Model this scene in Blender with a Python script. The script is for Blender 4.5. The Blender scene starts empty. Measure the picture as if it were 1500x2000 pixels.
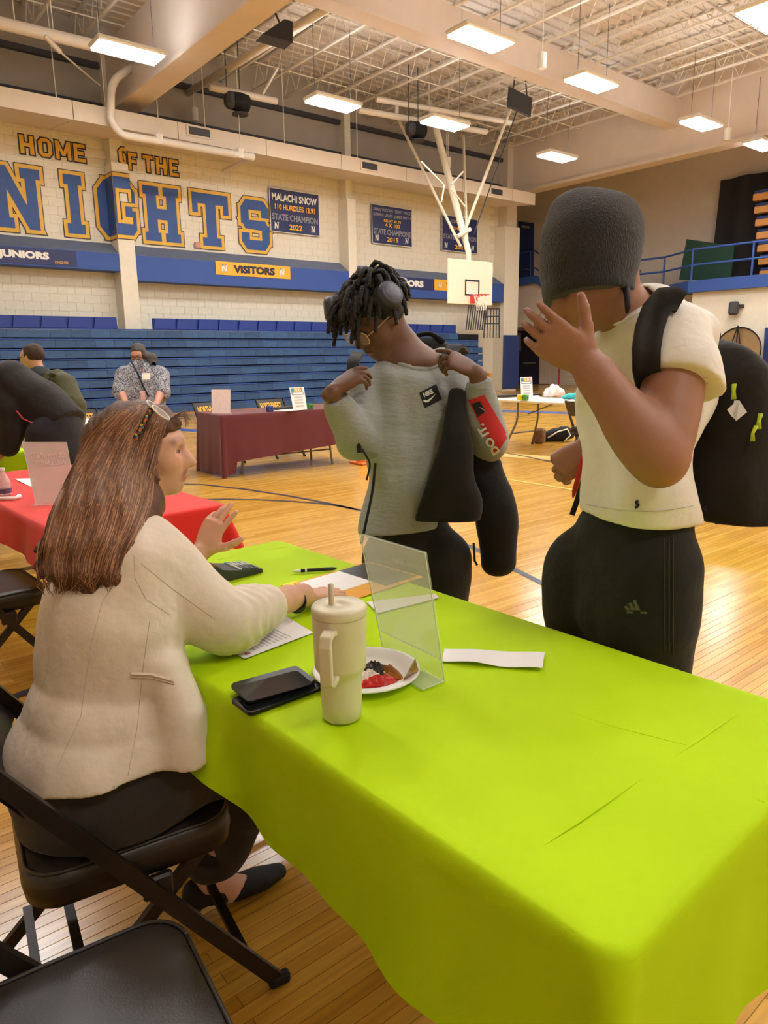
import bpy, bmesh, math, random
import numpy as np
from mathutils import Vector, Matrix
from mathutils.bvhtree import BVHTree
random.seed(7); rng = np.random.default_rng(7)
SC = bpy.context.scene; COL = SC.collection
# ------------------------------------------------------------------ camera
FPX = 1390.0; CAMH = 1.40
_p = math.atan(305 / FPX); _r = math.radians(0.8); _y = math.radians(51.0)
_F = np.array([0, math.cos(_p), -math.sin(_p)]); _R0 = np.array([1., 0, 0]); _U0 = np.cross(_R0, _F)
_R = _R0 * math.cos(_r) - _U0 * math.sin(_r); _U = np.cross(_R, _F)
_M = np.array([[math.sin(_y), math.cos(_y), 0], [-math.cos(_y), math.sin(_y), 0], [0, 0, 1]])
CF, CR, CU = _M @ _F, _M @ _R, _M @ _U          # forward, right, up in room axes (X along bleachers, Y towards them)
CAM = np.array([0, 0, CAMH])
cd = bpy.data.cameras.new('camera'); co = bpy.data.objects.new('camera', cd); COL.objects.link(co)
cd.sensor_fit = 'HORIZONTAL'; cd.sensor_width = 36; cd.lens = 36 * FPX / 1500; cd.clip_start = 0.02; cd.clip_end = 200
mw = Matrix.Identity(4)
for i in range(3):
    mw[i][0], mw[i][1], mw[i][2], mw[i][3] = CR[i], CU[i], -CF[i], CAM[i]
co.matrix_world = mw
SC.camera = co
# ------------------------------------------------------------------ world, exposure
w = bpy.data.worlds.new('world'); SC.world = w; w.use_nodes = True
w.node_tree.nodes['Background'].inputs[0].default_value = (1.0, 0.93, 0.84, 1)
w.node_tree.nodes['Background'].inputs[1].default_value = 0.35
SC.view_settings.view_transform = 'Standard'; SC.view_settings.look = 'None'
SC.view_settings.exposure = 0.85; SC.view_settings.gamma = 1.0; SC.view_settings.use_curve_mapping = False
LAMP = 38.0                                     # radiance of the ceiling fixtures' diffusers

# ------------------------------------------------------------------ pixel helpers (1500x2000 frame)
def ray(u, v): return CF + CR * (u - 750) / FPX - CU * (v - 1000) / FPX
def P(u, v, D): return CAM + ray(u, v) * D               # D = distance along the view axis
def onz(u, v, z): d = ray(u, v); return CAM + d * ((z - CAMH) / d[2])
def ony(u, v, Y): d = ray(u, v); return CAM + d * (Y / d[1])
def onx(u, v, X): d = ray(u, v); return CAM + d * (X / d[0])

# ------------------------------------------------------------------ materials
def srgb(r, g, b):
    f = lambda c: c / 12.92 if c <= 0.04045 else ((c + 0.055) / 1.055) ** 2.4
    return (f(r / 255), f(g / 255), f(b / 255), 1)
def mat(name, col, rough=.6, metal=0, var=.08, scale=25, bump=0, bscale=200, spec=.5, coat=0, trans=0, ior=1.45, emit=0, stretch=None, sheen=0, attr=None, sss=0, alpha=1):
    m = bpy.data.materials.new(name); m.use_nodes = True
    nt = m.node_tree; N = nt.nodes; L = nt.links; b = N['Principled BSDF']
    b.inputs['Roughness'].default_value = rough; b.inputs['Metallic'].default_value = metal
    b.inputs['Specular IOR Level'].default_value = spec; b.inputs['Coat Weight'].default_value = coat
    b.inputs['Transmission Weight'].default_value = trans; b.inputs['IOR'].default_value = ior
    b.inputs['Sheen Weight'].default_value = sheen; b.inputs['Alpha'].default_value = alpha
    if sss: b.inputs['Subsurface Weight'].default_value = sss; b.inputs['Subsurface Radius'].default_value = (.012, .005, .003); b.inputs['Subsurface Scale'].default_value = 1.0
    tc = N.new('ShaderNodeTexCoord'); src = tc.outputs['Object']
    if stretch:
        mp = N.new('ShaderNodeMapping'); mp.inputs['Scale'].default_value = stretch; L.new(src, mp.inputs['Vector']); src = mp.outputs['Vector']
    base = None
    if attr:
        a = N.new('ShaderNodeAttribute'); a.attribute_name = attr; base = a.outputs['Color']
    if var:
        n = N.new('ShaderNodeTexNoise'); n.inputs['Scale'].default_value = scale; n.inputs['Detail'].default_value = 5; n.inputs['Roughness'].default_value = .6
        L.new(src, n.inputs['Vector'])
        mr = N.new('ShaderNodeMapRange'); mr.inputs[1].default_value = .25; mr.inputs[2].default_value = .75; mr.inputs[3].default_value = 1 - var; mr.inputs[4].default_value = 1 + var
        L.new(n.outputs['Fac'], mr.inputs[0])
        hs = N.new('ShaderNodeHueSaturation'); L.new(mr.outputs[0], hs.inputs['Value'])
        if base: L.new(base, hs.inputs['Color'])
        else: hs.inputs['Color'].default_value = col
        L.new(hs.outputs[0], b.inputs['Base Color'])
    elif base: L.new(base, b.inputs['Base Color'])
    else: b.inputs['Base Color'].default_value = col
    if bump:
        n2 = N.new('ShaderNodeTexNoise'); n2.inputs['Scale'].default_value = bscale; n2.inputs['Detail'].default_value = 3
        L.new(src, n2.inputs['Vector'])
        bp = N.new('ShaderNodeBump'); bp.inputs['Strength'].default_value = bump; bp.inputs['Distance'].default_value = .01
        L.new(n2.outputs['Fac'], bp.inputs['Height']); L.new(bp.outputs[0], b.inputs['Normal'])
    if emit: b.inputs['Emission Color'].default_value = col; b.inputs['Emission Strength'].default_value = emit
    return m

# ------------------------------------------------------------------ mesh builder
class MB:
    def __init__(s): s.v = []; s.f = []
    def add(s, vs, fs):
        o = len(s.v); s.v += [tuple(map(float, p)) for p in vs]; s.f += [tuple(i + o for i in f) for f in fs]; return s
    def box(s, c, size, rot=None, bev=0):
        hx, hy, hz = size[0] / 2, size[1] / 2, size[2] / 2
        if bev:
            b = min(bev, hx * .95, hy * .95, hz * .95); pts = []
            for sx in (-1, 1):
                for sy in (-1, 1):
                    for sz in (-1, 1):
                        pts += [(sx * hx, sy * (hy - b), sz * (hz - b)), (sx * (hx - b), sy * hy, sz * (hz - b)), (sx * (hx - b), sy * (hy - b), sz * hz)]
            bm = bmesh.new()
            for p in pts: bm.verts.new(p)
            bmesh.ops.convex_hull(bm, input=bm.verts); bm.verts.ensure_lookup_table(); bm.verts.index_update()
            vs = [v.co.copy() for v in bm.verts]; fs = [[v.index for v in f.verts] for f in bm.faces]; bm.free()
        else:
            vs = [Vector((x, y, z)) for x in (-hx, hx) for y in (-hy, hy) for z in (-hz, hz)]
            fs = [(0, 1, 3, 2), (4, 6, 7, 5), (0, 4, 5, 1), (2, 3, 7, 6), (0, 2, 6, 4), (1, 5, 7, 3)]
        R = rot if rot is not None else Matrix.Identity(3)
        return s.add([R @ Vector(p) + Vector(c) for p in vs], fs)
    def box2(s, lo, hi, bev=0):
        return s.box([(a + b) / 2 for a, b in zip(lo, hi)], [abs(b - a) for a, b in zip(lo, hi)], bev=bev)
    def tube(s, path, r, n=10, cap=True, flat=None):
        path = [Vector(p) for p in path]; k = len(path)
        rs = r if hasattr(r, '__len__') else [r] * k
        vs = []; prev = None
        for i in range(k):
            t = (path[min(i + 1, k - 1)] - path[max(i - 1, 0)]).normalized()
            if prev is None:
                a = Vector((0, 0, 1)) if abs(t.z) < .9 else Vector((1, 0, 0))
                x = t.cross(a).normalized()
            else: x = (prev - t * prev.dot(t)).normalized()
            prev = x; y = t.cross(x)
            for j in range(n):
                a = 2 * math.pi * j / n
                vs.append(path[i] + (x * math.cos(a) + y * math.sin(a) * (flat or 1)) * rs[i])
        fs = [(i * n + j, i * n + (j + 1) % n, (i + 1) * n + (j + 1) % n, (i + 1) * n + j) for i in range(k - 1) for j in range(n)]
        if cap: fs += [tuple(range(n - 1, -1, -1)), tuple((k - 1) * n + j for j in range(n))]
        return s.add(vs, fs)
    def bar(s, a, b, w, h, up=(0, 0, 1)):
        a, b = Vector(a), Vector(b); t = (b - a); l = t.length; t.normalize(); up = Vector(up)
        x = t.cross(up)
        if x.length < 1e-4: x = t.cross(Vector((1, 0, 0)))
        x.normalize(); y = x.cross(t)
        R = Matrix((x, t, y)).transposed()
        return s.box((a + b) / 2, (w, l, h), R)
    def lathe(s, prof, c=(0, 0, 0), n=32, axis=None):
        vs = [(r * math.cos(2 * math.pi * j / n), r * math.sin(2 * math.pi * j / n), z) for r, z in prof for j in range(n)]
        R = Matrix.Identity(3)
        if axis is not None: R = Vector((0, 0, 1)).rotation_difference(Vector(axis)).to_matrix()
        vs = [R @ Vector(p) + Vector(c) for p in vs]
        k = len(prof)
        fs = [(i * n + j, i * n + (j + 1) % n, (i + 1) * n + (j + 1) % n, (i + 1) * n + j) for i in range(k - 1) for j in range(n)]
        return s.add(vs, fs)
    def prism(s, poly, o, ex, ey, ez, d):
        """polygon (2D) in plane o+x*ex+y*ey, extruded by d along ez"""
        o, ex, ey, ez = Vector(o), Vector(ex), Vector(ey), Vector(ez); n = len(poly)
        vs = [o + ex * x + ey * y for x, y in poly] + [o + ex * x + ey * y + ez * d for x, y in poly]
        fs = [tuple(range(n - 1, -1, -1)), tuple(range(n, 2 * n))] + [(i, (i + 1) % n, n + (i + 1) % n, n + i) for i in range(n)]
        return s.add(vs, fs)
    def grid(s, fn, nu, nv, close=False):
        vs = [fn(i / nu, j / nv) for i in range(nu + 1) for j in range(nv + 1)]
        fs = [(i * (nv + 1) + j, (i + 1) * (nv + 1) + j, (i + 1) * (nv + 1) + j + 1, i * (nv + 1) + j + 1) for i in range(nu) for j in range(nv)]
        return s.add(vs, fs)

def wloc(p):
    v = Vector((0, 0, 0))
    while p is not None: v += p.location; p = p.parent
    return v
def fixn(me):
    bm = bmesh.new(); bm.from_mesh(me); bmesh.ops.recalc_face_normals(bm, faces=bm.faces); bm.to_mesh(me); bm.free()
def link(name, me, m, parent=None, smooth=False):
    o = bpy.data.objects.new(name, me); COL.objects.link(o)
    if m is not None and not me.materials: me.materials.append(m)
    if smooth:
        for p in me.polygons: p.use_smooth = True
    if parent is not None: o.parent = parent
    return o
def obj(name, mb, m, parent=None, smooth=False, local=False, norm=True, auto=None):
    """mesh given in room coordinates unless local"""
    me = bpy.data.meshes.new(name)
    off = Vector((0, 0, 0)) if (local or parent is None) else wloc(parent)
    vs = np.array(mb.v, dtype=float) - np.array(off)
    me.from_pydata(vs.tolist(), [], mb.f); me.update()
    if norm: fixn(me)
    o = link(name, me, m, parent, smooth)
    if auto:
        for p in me.polygons: p.use_smooth = True
        try: me.set_sharp_from_angle(angle=math.radians(auto))
        except Exception: pass
    return o
def tag(o, label=None, cat=None, group=None, kind=None):
    if label: o['label'] = label
    if cat: o['category'] = cat
    if group: o['group'] = group
    if kind: o['kind'] = kind
    return o
def thing(name, label, cat, loc=(0, 0, 0), rotz=0, group=None):
    o = bpy.data.objects.new(name, None); COL.objects.link(o); o.location = loc; o.rotation_euler = (0, 0, rotz); o.empty_display_size = .1
    return tag(o, label, cat, group)
def struct(name, mb, m, parent=None, **k):
    o = obj(name, mb, m, parent, **k)
    if parent is None: o['kind'] = 'structure'
    return o
def dup(root, loc, rotz, label, group=None):
    r = root.copy(); COL.objects.link(r); r.location = loc; r.rotation_euler = (0, 0, rotz); r['label'] = label
    if group: r['group'] = group
    for ch in list(root.children):
        c = ch.copy(); COL.objects.link(c); c.parent = r
        for g in ch.children:
            d = g.copy(); COL.objects.link(d); d.parent = c
    return r
_tc = {}
def text2d(s, bold=0.0, space=1.0):
    """flat text mesh, height normalised to cap height 1, left-bottom at 0"""
    key = (s, bold, space)
    if key in _tc: return _tc[key]
    c = bpy.data.curves.new('t', 'FONT'); c.body = s; c.offset = bold; c.space_character = space; c.resolution_u = 3
    o = bpy.data.objects.new('t', c); COL.objects.link(o)
    dg = bpy.context.evaluated_depsgraph_get(); dg.update(); e = o.evaluated_get(dg); me = e.to_mesh()
    v = np.array([tuple(x.co) for x in me.vertices]) if len(me.vertices) else np.zeros((0, 3)); f = [tuple(p.vertices) for p in me.polygons]
    e.to_mesh_clear(); bpy.data.objects.remove(o); bpy.data.curves.remove(c)
    if len(v):
        v = v[:, :2] - v[:, :2].min(0); v /= max(v[:, 1].max(), 1e-6)
    _tc[key] = (v, f); return v, f
def put_text(s, o, ex, ey, height, width=None, bold=.02, mb=None, space=1.0):
    """place text on a plane: o = lower-left corner, ex/ey unit vectors"""
    v, f = text2d(s, bold, space); mb = mb or MB()
    if not len(v): return mb
    sx = (width / v[:, 0].max()) if width else height
    o, ex, ey = np.array(o), np.array(ex), np.array(ey)
    return mb.add([o + ex * x * sx + ey * y * height for x, y in v], f)
# ================================================================== the room
X0, X1, Y0, YW, ZC = -6.0, 21.5, -6.0, 19.15, 9.3
YP = 18.65
M = {}
def floor_mat():
    m = bpy.data.materials.new('maple floor'); m.use_nodes = True; nt = m.node_tree; N = nt.nodes; L = nt.links; b = N['Principled BSDF']
    g = N.new('ShaderNodeNewGeometry')
    br = N.new('ShaderNodeTexBrick'); br.offset = .37; br.offset_frequency = 2; br.inputs['Scale'].default_value = 1; br.inputs['Brick Width'].default_value = .9; br.inputs['Row Height'].default_value = .038
    br.inputs['Mortar Size'].default_value = .0006; br.inputs['Mortar Smooth'].default_value = .1; br.inputs['Bias'].default_value = 0
    br.inputs['Color1'].default_value = srgb(196, 146, 66); br.inputs['Color2'].default_value = srgb(222, 176, 92); br.inputs['Mortar'].default_value = srgb(120, 76, 30)
    L.new(g.outputs['Position'], br.inputs['Vector'])
    mp = N.new('ShaderNodeMapping'); mp.inputs['Scale'].default_value = (1.2, 26, 1); L.new(g.outputs['Position'], mp.inputs['Vector'])
    n = N.new('ShaderNodeTexNoise'); n.inputs['Scale'].default_value = 2.2; n.inputs['Detail'].default_value = 6; L.new(mp.outputs[0], n.inputs['Vector'])
    mr = N.new('ShaderNodeMapRange'); mr.inputs[1].default_value = .3; mr.inputs[2].default_value = .7; mr.inputs[3].default_value = .82; mr.inputs[4].default_value = 1.12; L.new(n.outputs['Fac'], mr.inputs[0])
    hs = N.new('ShaderNodeHueSaturation'); hs.inputs['Saturation'].default_value = 1.05; L.new(mr.outputs[0], hs.inputs['Value']); L.new(br.outputs['Color'], hs.inputs['Color']); L.new(hs.outputs[0], b.inputs['Base Color'])
    n3 = N.new('ShaderNodeTexNoise'); n3.inputs['Scale'].default_value = 3; L.new(g.outputs['Position'], n3.inputs['Vector'])
    mr3 = N.new('ShaderNodeMapRange'); mr3.inputs[3].default_value = .13; mr3.inputs[4].default_value = .26; L.new(n3.outputs['Fac'], mr3.inputs[0]); L.new(mr3.outputs[0], b.inputs['Roughness'])
    b.inputs['Specular IOR Level'].default_value = .5
    bp = N.new('ShaderNodeBump'); bp.inputs['Strength'].default_value = .12; bp.inputs['Distance'].default_value = .002; L.new(br.outputs['Fac'], bp.inputs['Height']); bp.invert = True; L.new(bp.outputs[0], b.inputs['Normal'])
    return m
M['floor'] = floor_mat()
M['cream'] = mat('painted block cream', srgb(228, 221, 202), .55, var=.05, scale=6, bump=.25, bscale=90)
M['cream2'] = mat('painted panel cream', srgb(222, 208, 190), .6, var=.04, scale=3)
M['grey_wall'] = mat('unlit grey concrete', srgb(176, 166, 152), .8, var=.07, scale=2, bump=.1)  # grey concrete; the lack of light up there also darkens this colour
M['deck'] = mat('white steel deck', srgb(214, 204, 192), .6, var=.06, scale=1.5)
M['steel'] = mat('white painted steel', srgb(222, 212, 198), .5, var=.05, scale=8)
M['beam'] = mat('beige painted beam', srgb(216, 200, 186), .6, var=.04, scale=2)
M['navy'] = mat('navy paint', srgb(38, 58, 112), .55, var=.08, scale=5)
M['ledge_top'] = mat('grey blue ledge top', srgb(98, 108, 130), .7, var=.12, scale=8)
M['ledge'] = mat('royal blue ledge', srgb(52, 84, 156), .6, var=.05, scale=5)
M['blue_seat'] = mat('blue bleacher board', srgb(50, 84, 126), .45, var=.25, scale=9, stretch=(1, 1, 2.5))
M['blue_chair'] = mat('blue plastic seat back', srgb(34, 60, 138), .4, var=.06)
M['black'] = mat('black and gap shade', srgb(16, 18, 24), .8, var=0)  # black parts, and the shade between bleacher rows put into colour
M['orange_wood'] = mat('varnished kick board', srgb(206, 140, 66), .35, var=.2, scale=5, stretch=(1, 1, 12))
M['lampw'] = mat('lamp housing', srgb(226, 222, 214), .4)
M['yellow'] = mat('gold paint', srgb(226, 180, 70), .55, var=.06, scale=10)
M['letblue'] = mat('blue wall paint', srgb(52, 84, 148), .55, var=.14, scale=8)
M['darkline'] = mat('dark outline paint', srgb(52, 50, 64), .6, var=.1)
M['line'] = mat('court line dark', srgb(52, 56, 72), .3, var=.1)
M['liney'] = mat('court line yellow', srgb(238, 196, 84), .3, var=.05)
M['linep'] = mat('court pale key', srgb(240, 206, 128), .3, var=.05)
M['chrome'] = mat('chrome', srgb(200, 200, 200), .2, metal=1, var=.02)
M['bannerblue'] = mat('banner vinyl', srgb(44, 52, 98), .5, var=.07, scale=4)
M['white'] = mat('white print', srgb(240, 238, 230), .5, var=.02)
M['goldprint'] = mat('gold print', srgb(240, 178, 50), .5, var=.03)
M['navyprint'] = mat('navy print', srgb(34, 34, 66), .5, var=.03)
M['greyprint'] = mat('grey print', srgb(150, 150, 160), .5, var=.03)
M['charcoal'] = mat('charcoal metal', srgb(62, 62, 66), .5, var=.1)

# floor: base sheet and the nearest 300 boards as pieces of it
fl = struct('floor', MB().box2((X0 - .2, Y0 - .2, -.12), (30, 27, 0)), M['floor'])
rows = []
bw, rh = .9, .038
for r in range(-10, 120):
    y = r * rh
    off = .37 * bw if r % 2 == 0 else 0
    for k in range(-3, 6):
        x = k * bw - off
        c = np.array([x + bw / 2, y + rh / 2, 0]); q = c - CAM; d = q @ CF
        if d < .6: continue
        best = 0
        for xx in (x, x + bw / 2, x + bw):
            q = np.array([xx, y, 0]) - CAM; dd = q @ CF
            if dd < .4: continue
            u, v = 750 + FPX * (q @ CR) / dd, 1000 - FPX * (q @ CU) / dd
            if -30 < u < 1530 and v < 2040: best = 1
        if best: rows.append((d, x, y))
rows.sort()
pm = bpy.data.meshes.new('board'); t = MB().box((bw / 2, rh / 2, -.003), (bw - .0011, rh - .0011, .008), bev=.0006); pm.from_pydata(t.v, [], t.f); fixn(pm); pm.materials.append(M['floor'])
for d, x, y in rows[:300]:
    o = bpy.data.objects.new('floor_board', pm); COL.objects.link(o); o.location = (x, y, 0); o.parent = fl
# court markings
def strip(pts, wd, z=.0024, nm='court_line', m='line'):
    pts = [Vector((p[0], p[1], 0)) for p in pts]; mb = MB(); vs = []
    for i, p in enumerate(pts):
        t = (pts[min(i + 1, len(pts) - 1)] - pts[max(i - 1, 0)]).normalized(); n = Vector((-t.y, t.x, 0)) * wd / 2
        vs += [(p + n).to_tuple()[:2] + (z,), (p - n).to_tuple()[:2] + (z,)]
    mb.add(vs, [(2 * i, 2 * i + 1, 2 * i + 3, 2 * i + 2) for i in range(len(pts) - 1)])
    return obj(nm, mb, M[m], fl)
cc = [onz(u, v, 0) for u, v in ((330, 944), (350, 945), (450, 953), (560, 962), (640, 983), (720, 1000))]
strip([(3.86, -3.5), (3.86, 17.5)][::1] if 0 else [onz(700, 996, 0), onz(920, 1068, 0), onz(1000, 1110, 0), onz(1080, 1150, 0), onz(1195, 1225, 0), onz(1330, 1330, 0)], .05)
strip([onz(330, 944, 0), onz(400, 947, 0), onz(480, 956, 0), onz(560, 968, 0), onz(640, 983, 0), onz(700, 996, 0)], .05)
strip([onz(395, 976, 0), onz(440, 975, 0), onz(500, 976, 0), onz(560, 979, 0), onz(620, 983, 0), onz(660, 988, 0), onz(700, 996, 0)], .05)
strip([onz(985, 935, 0), onz(1140, 960, 0), onz(1500, 1015, 0), onz(1700, 1045, 0)], .05, m='liney')
strip([onz(960, 880, 0), onz(1033, 893, 0), onz(1115, 911, 0), onz(1180, 922, 0), onz(1300, 935, 0)], .05)
strip([onz(0, 1372, 0), onz(60, 1350, 0), onz(200, 1300, 0)], .06)
strip([onz(940, 886, 0), onz(1110, 897, 0), onz(1260, 912, 0), onz(1500, 935, 0)], .35, .0018, 'key_area', 'linep')
strip([onz(900, 800, 0), onz(1260, 812, 0)], .5, .0018, 'court_border', 'ledge')
strip([onz(180, 830, 0), onz(400, 842, 0)], .35, .0018, 'court_border', 'ledge')

# back wall behind the bleachers
wb = struct('wall_back', MB().box2((X0, YW + .01, 0), (21.85, YW + .3, ZC)), mat('mortar', srgb(216, 207, 186), .7))
blocks = []
for r in range(0, 33):
    z = .15 + r * .2032
    if z < 2.0 or z > 6.75: continue
    for k in range(-8, 56):
        x = -2 + k * .4064 + (.2032 if r % 2 else 0)
        if x + .4 > 21.85 or x < -1.9: continue
        blocks.append((x, z))
bmsh = bpy.data.meshes.new('block'); t = MB().box((.2032, .006, .1016), (.4064 - .0035, .014, .2032 - .0035), bev=.0015); bmsh.from_pydata(t.v, [], t.f); fixn(bmsh); bmsh.materials.append(M['cream'])
vis = sorted([b for b in blocks if b[0] > 3.7], key=lambda b: b[0])
for x, z in vis[:300]:
    o = bpy.data.objects.new('block', bmsh); COL.objects.link(o); o.location = (x, YW, z); o.parent = wb
rest = MB()
for x, z in vis[300:] + [b for b in blocks if b[0] <= 3.7]: rest.box((x + .2032, YW + .006, z + .1016), (.4064 - .0035, .014, .2032 - .0035))
obj('blockwork', rest, M['cream'], wb)['kind'] = 'stuff'
obj('upper_wall', MB().box2((X0, YW - .02, 6.78), (21.85, YW + .01, ZC)), M['grey_wall'], wb)
for z in (7.35, 8.25): obj('wall_girt', MB().box2((X0, YW - .16, z), (21.85, YW - .02, z + .12)), M['charcoal'], wb)
# pilasters
for i, (xa, xb) in enumerate(((-.2, .22), (6.72, 7.14), (13.84, 14.16))):
    obj('pilaster', MB().box2((xa, YP, 0), (xb, YW, 6.1), bev=.01), M['cream'], wb)
    obj('pilaster_top', MB().box2((xa + .06, YP + .15, 6.1), (xb - .04, YW, 8.7)), M['cream'], wb)
struct('trim_1', MB().box2((21.04, YP, 0), (21.84, YW + .3, 6.0), bev=.01), M['cream'])
struct('trim_2', MB().box2((21.2, YP + .1, 6.0), (21.75, YW + .3, 8.9), bev=.01), M['cream2'])
# ledge between the pilasters with its sloped top
def ledge(xa, xb, zb, zt=3.97, n='trim_3'):
    mb = MB()
    prof = [(YP, zb), (YP, zt), (YW, zt + .3), (YW, zb)]
    vs = [(x, y, z) for x in (xa, xb) for y, z in prof]
    mb.add(vs, [(0, 1, 5, 4), (2, 3, 7, 6), (3, 0, 4, 7), (0, 3, 2, 1), (4, 5, 6, 7)])
    o = struct(n, mb, M['ledge'])
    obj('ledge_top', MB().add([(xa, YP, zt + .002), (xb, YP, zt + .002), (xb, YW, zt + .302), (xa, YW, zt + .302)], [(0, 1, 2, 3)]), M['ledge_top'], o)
    return o
ledge(.22, 6.72, 3.56); ledge(7.14, 13.84, 3.36, n='trim_4'); ledge(14.16, 21.0, 3.3, 3.94, n='trim_5')
obj('strobe', MB().box((9.05, YW - .05, 4.42), (.16, .1, .16), bev=.02), mat('strobe', srgb(200, 150, 140), .3), wb)

# ---- painted letters on the wall
def rc(a, b, c, d): return [(a, b), (c, b), (c, d), (a, d)]
GL = {
 'N': [rc(0, 0, .40, .17), rc(0, .83, .30, 1), rc(.09, 0, .31, 1), rc(.69, 0, .91, 1), rc(.60, .83, 1, 1), [(.09, 1), (.69, 0), (.91, 0), (.34, 1)]],
 'I': [rc(0, 0, 1, .17), rc(0, .83, 1, 1), rc(.22, 0, .78, 1)],
 'H': [rc(0, 0, .44, .16), rc(0, .84, .44, 1), rc(.08, 0, .36, 1), rc(.56, 0, 1, .16), rc(.56, .84, 1, 1), rc(.64, 0, .92, 1), rc(.3, .4, .7, .6)],
 'T': [rc(0, .8, 1, 1), rc(0, .62, .15, 1), rc(.85, .62, 1, 1), rc(.36, 0, .64, 1), rc(.24, 0, .76, .16)],
 'G': [[(0, .18), (.2, 0), (.3, 0), (.3, 1), (.2, 1), (0, .82)], [(.2, .8), (1, .8), (1, .84), (.82, 1), (.2, 1)], rc(.72, .64, 1, .84), [(.2, 0), (.82, 0), (1, .16), (1, .2), (.2, .2)], rc(.72, .16, 1, .48), rc(.52, .32, 1, .5)],
 'S': [[(0, .8), (1, .8), (1, .84), (.82, 1), (.18, 1), (0, .84)], rc(.72, .66, 1, .84), rc(0, .52, .28, .84), [(0, .58), (.14, .42), (.86, .4), (1, .42), (.86, .6), (.14, .6)], rc(.72, .16, 1, .5), [(0, .16), (.18, 0), (.82, 0), (1, .16), (1, .2), (0, .2)], rc(0, .16, .28, .34)],
 'K': [rc(0, 0, .44, .16), rc(0, .84, .44, 1), rc(.08, 0, .36, 1), [(.3, .4), (.62, 1), (.95, 1), (.5, .35)], [(.36, .55), (.66, 0), (1, 0), (.58, .62)]],
 'h': [rc(0, 0, .3, 1), rc(.7, 0, 1, 1), rc(.2, .4, .8, .6)],
 'o': [[(0, .2), (.25, 0), (.3, 0), (.3, 1), (.25, 1), (0, .8)], [(1, .2), (.75, 0), (.7, 0), (.7, 1), (.75, 1), (1, .8)], rc(.25, 0, .75, .2), rc(.25, .8, .75, 1)],
 'm': [rc(0, 0, .23, 1), rc(.77, 0, 1, 1), [(0, 1), (.23, 1), (.6, .2), (.4, .2)], [(1, 1), (.77, 1), (.4, .2), (.6, .2)]],
 'e': [rc(0, 0, .32, 1), rc(0, 0, 1, .2), rc(0, .8, 1, 1), rc(0, .4, .85, .6)],
 'f': [rc(0, 0, .32, 1), rc(0, .8, 1, 1), rc(0, .4, .85, .6)],
 't': [rc(0, .8, 1, 1), rc(.34, 0, .66, 1)],
}
def ccw(p):
    a = sum(p[i][0] * p[(i + 1) % len(p)][1] - p[(i + 1) % len(p)][0] * p[i][1] for i in range(len(p)))
    return p if a > 0 else p[::-1]
def offs(poly, d):
    poly = ccw(poly); n = len(poly); out = []
    for i in range(n):
        p0, p1, p2 = Vector(poly[i - 1]), Vector(poly[i]), Vector(poly[(i + 1) % n])
        e1 = (p1 - p0).normalized(); e2 = (p2 - p1).normalized(); n1 = Vector((e1.y, -e1.x)); n2 = Vector((e2.y, -e2.x))
        out.append(tuple(p1 + (n1 + n2) * (d / max(.35, 1 + n1.dot(n2)))))
    return out
def clipx(poly, xc, keep_gt):
    out = []; n = len(poly)
    ins = lambda p: (p[0] >= xc) if keep_gt else (p[0] <= xc)
    for i in range(n):
        a, b = poly[i - 1], poly[i]
        if ins(a) != ins(b):
            t = (xc - a[0]) / (b[0] - a[0]); out.append((xc, a[1] + t * (b[1] - a[1])))
        if ins(b): out.append(b)
    return out
PX = (6.72, 7.14)
def letter(ch, xa, xb, z0, z1, layers, nm='painted_letter'):
    base = None
    for li, (d, mname) in enumerate(layers):
        mb = MB(); e0 = .006 * (li + 1) + .012
        for pi, pc in enumerate(GL[ch]):
            e = e0 + pi * .0006
            poly = offs([(xa + x * (xb - xa), z0 + y * (z1 - z0)) for x, y in pc], d)
            segs = [(clipx(poly, PX[0], False), YW - e), (clipx(clipx(poly, PX[0], True), PX[1], False), YP - e + .01), (clipx(poly, PX[1], True), YW - e)]
            for pp, y in segs:
                if len(pp) >= 3:
                    yy = y if y < 18.8 and z1 < 6.0 or y > 18.8 else YP + .15 - e + .01
                    mb.add([(x, yy, z) for x, z in pp], [tuple(range(len(pp)))])
            if min(p[0] for p in poly) < PX[0] < max(p[0] for p in poly):
                zs = []
                for i in range(len(poly)):
                    a, b = poly[i - 1], poly[i]
                    if (a[0] - PX[0]) * (b[0] - PX[0]) < 0: zs.append(a[1] + (PX[0] - a[0]) / (b[0] - a[0]) * (b[1] - a[1]))
                if len(zs) == 2: mb.add([(PX[0] - e + .01, YP, zs[0]), (PX[0] - e + .01, YW, zs[0]), (PX[0] - e + .01, YW, zs[1]), (PX[0] - e + .01, YP, zs[1])], [(0, 1, 2, 3)])
        o = obj(nm if li == 0 else 'letter_fill', mb, M[mname], wb if li == 0 else base)
        base = base or o
big = [(.105, 'darkline'), (.085, 'yellow'), (0, 'letblue')]
for ch, a, b in (('K', 2.75, 3.85), ('N', 4.08, 5.17), ('I', 5.70, 6.12), ('G', 6.48, 7.42), ('H', 7.64, 8.60), ('T', 8.98, 10.05), ('S', 10.43, 11.34)): letter(ch, a, b, 4.43, 5.78, big)
sm = [(.03, 'darkline'), (0, 'yellow')]
for ch, a, b in (('h', 4.82, 5.12), ('o', 5.22, 5.52), ('m', 5.6, 5.95), ('e', 6.02, 6.28), ('o', 6.98, 7.28), ('f', 7.34, 7.56), ('t', 7.72, 7.98), ('h', 8.06, 8.34), ('e', 8.42, 8.66)): letter(ch, a, b, 6.1, 6.5, sm)

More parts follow.
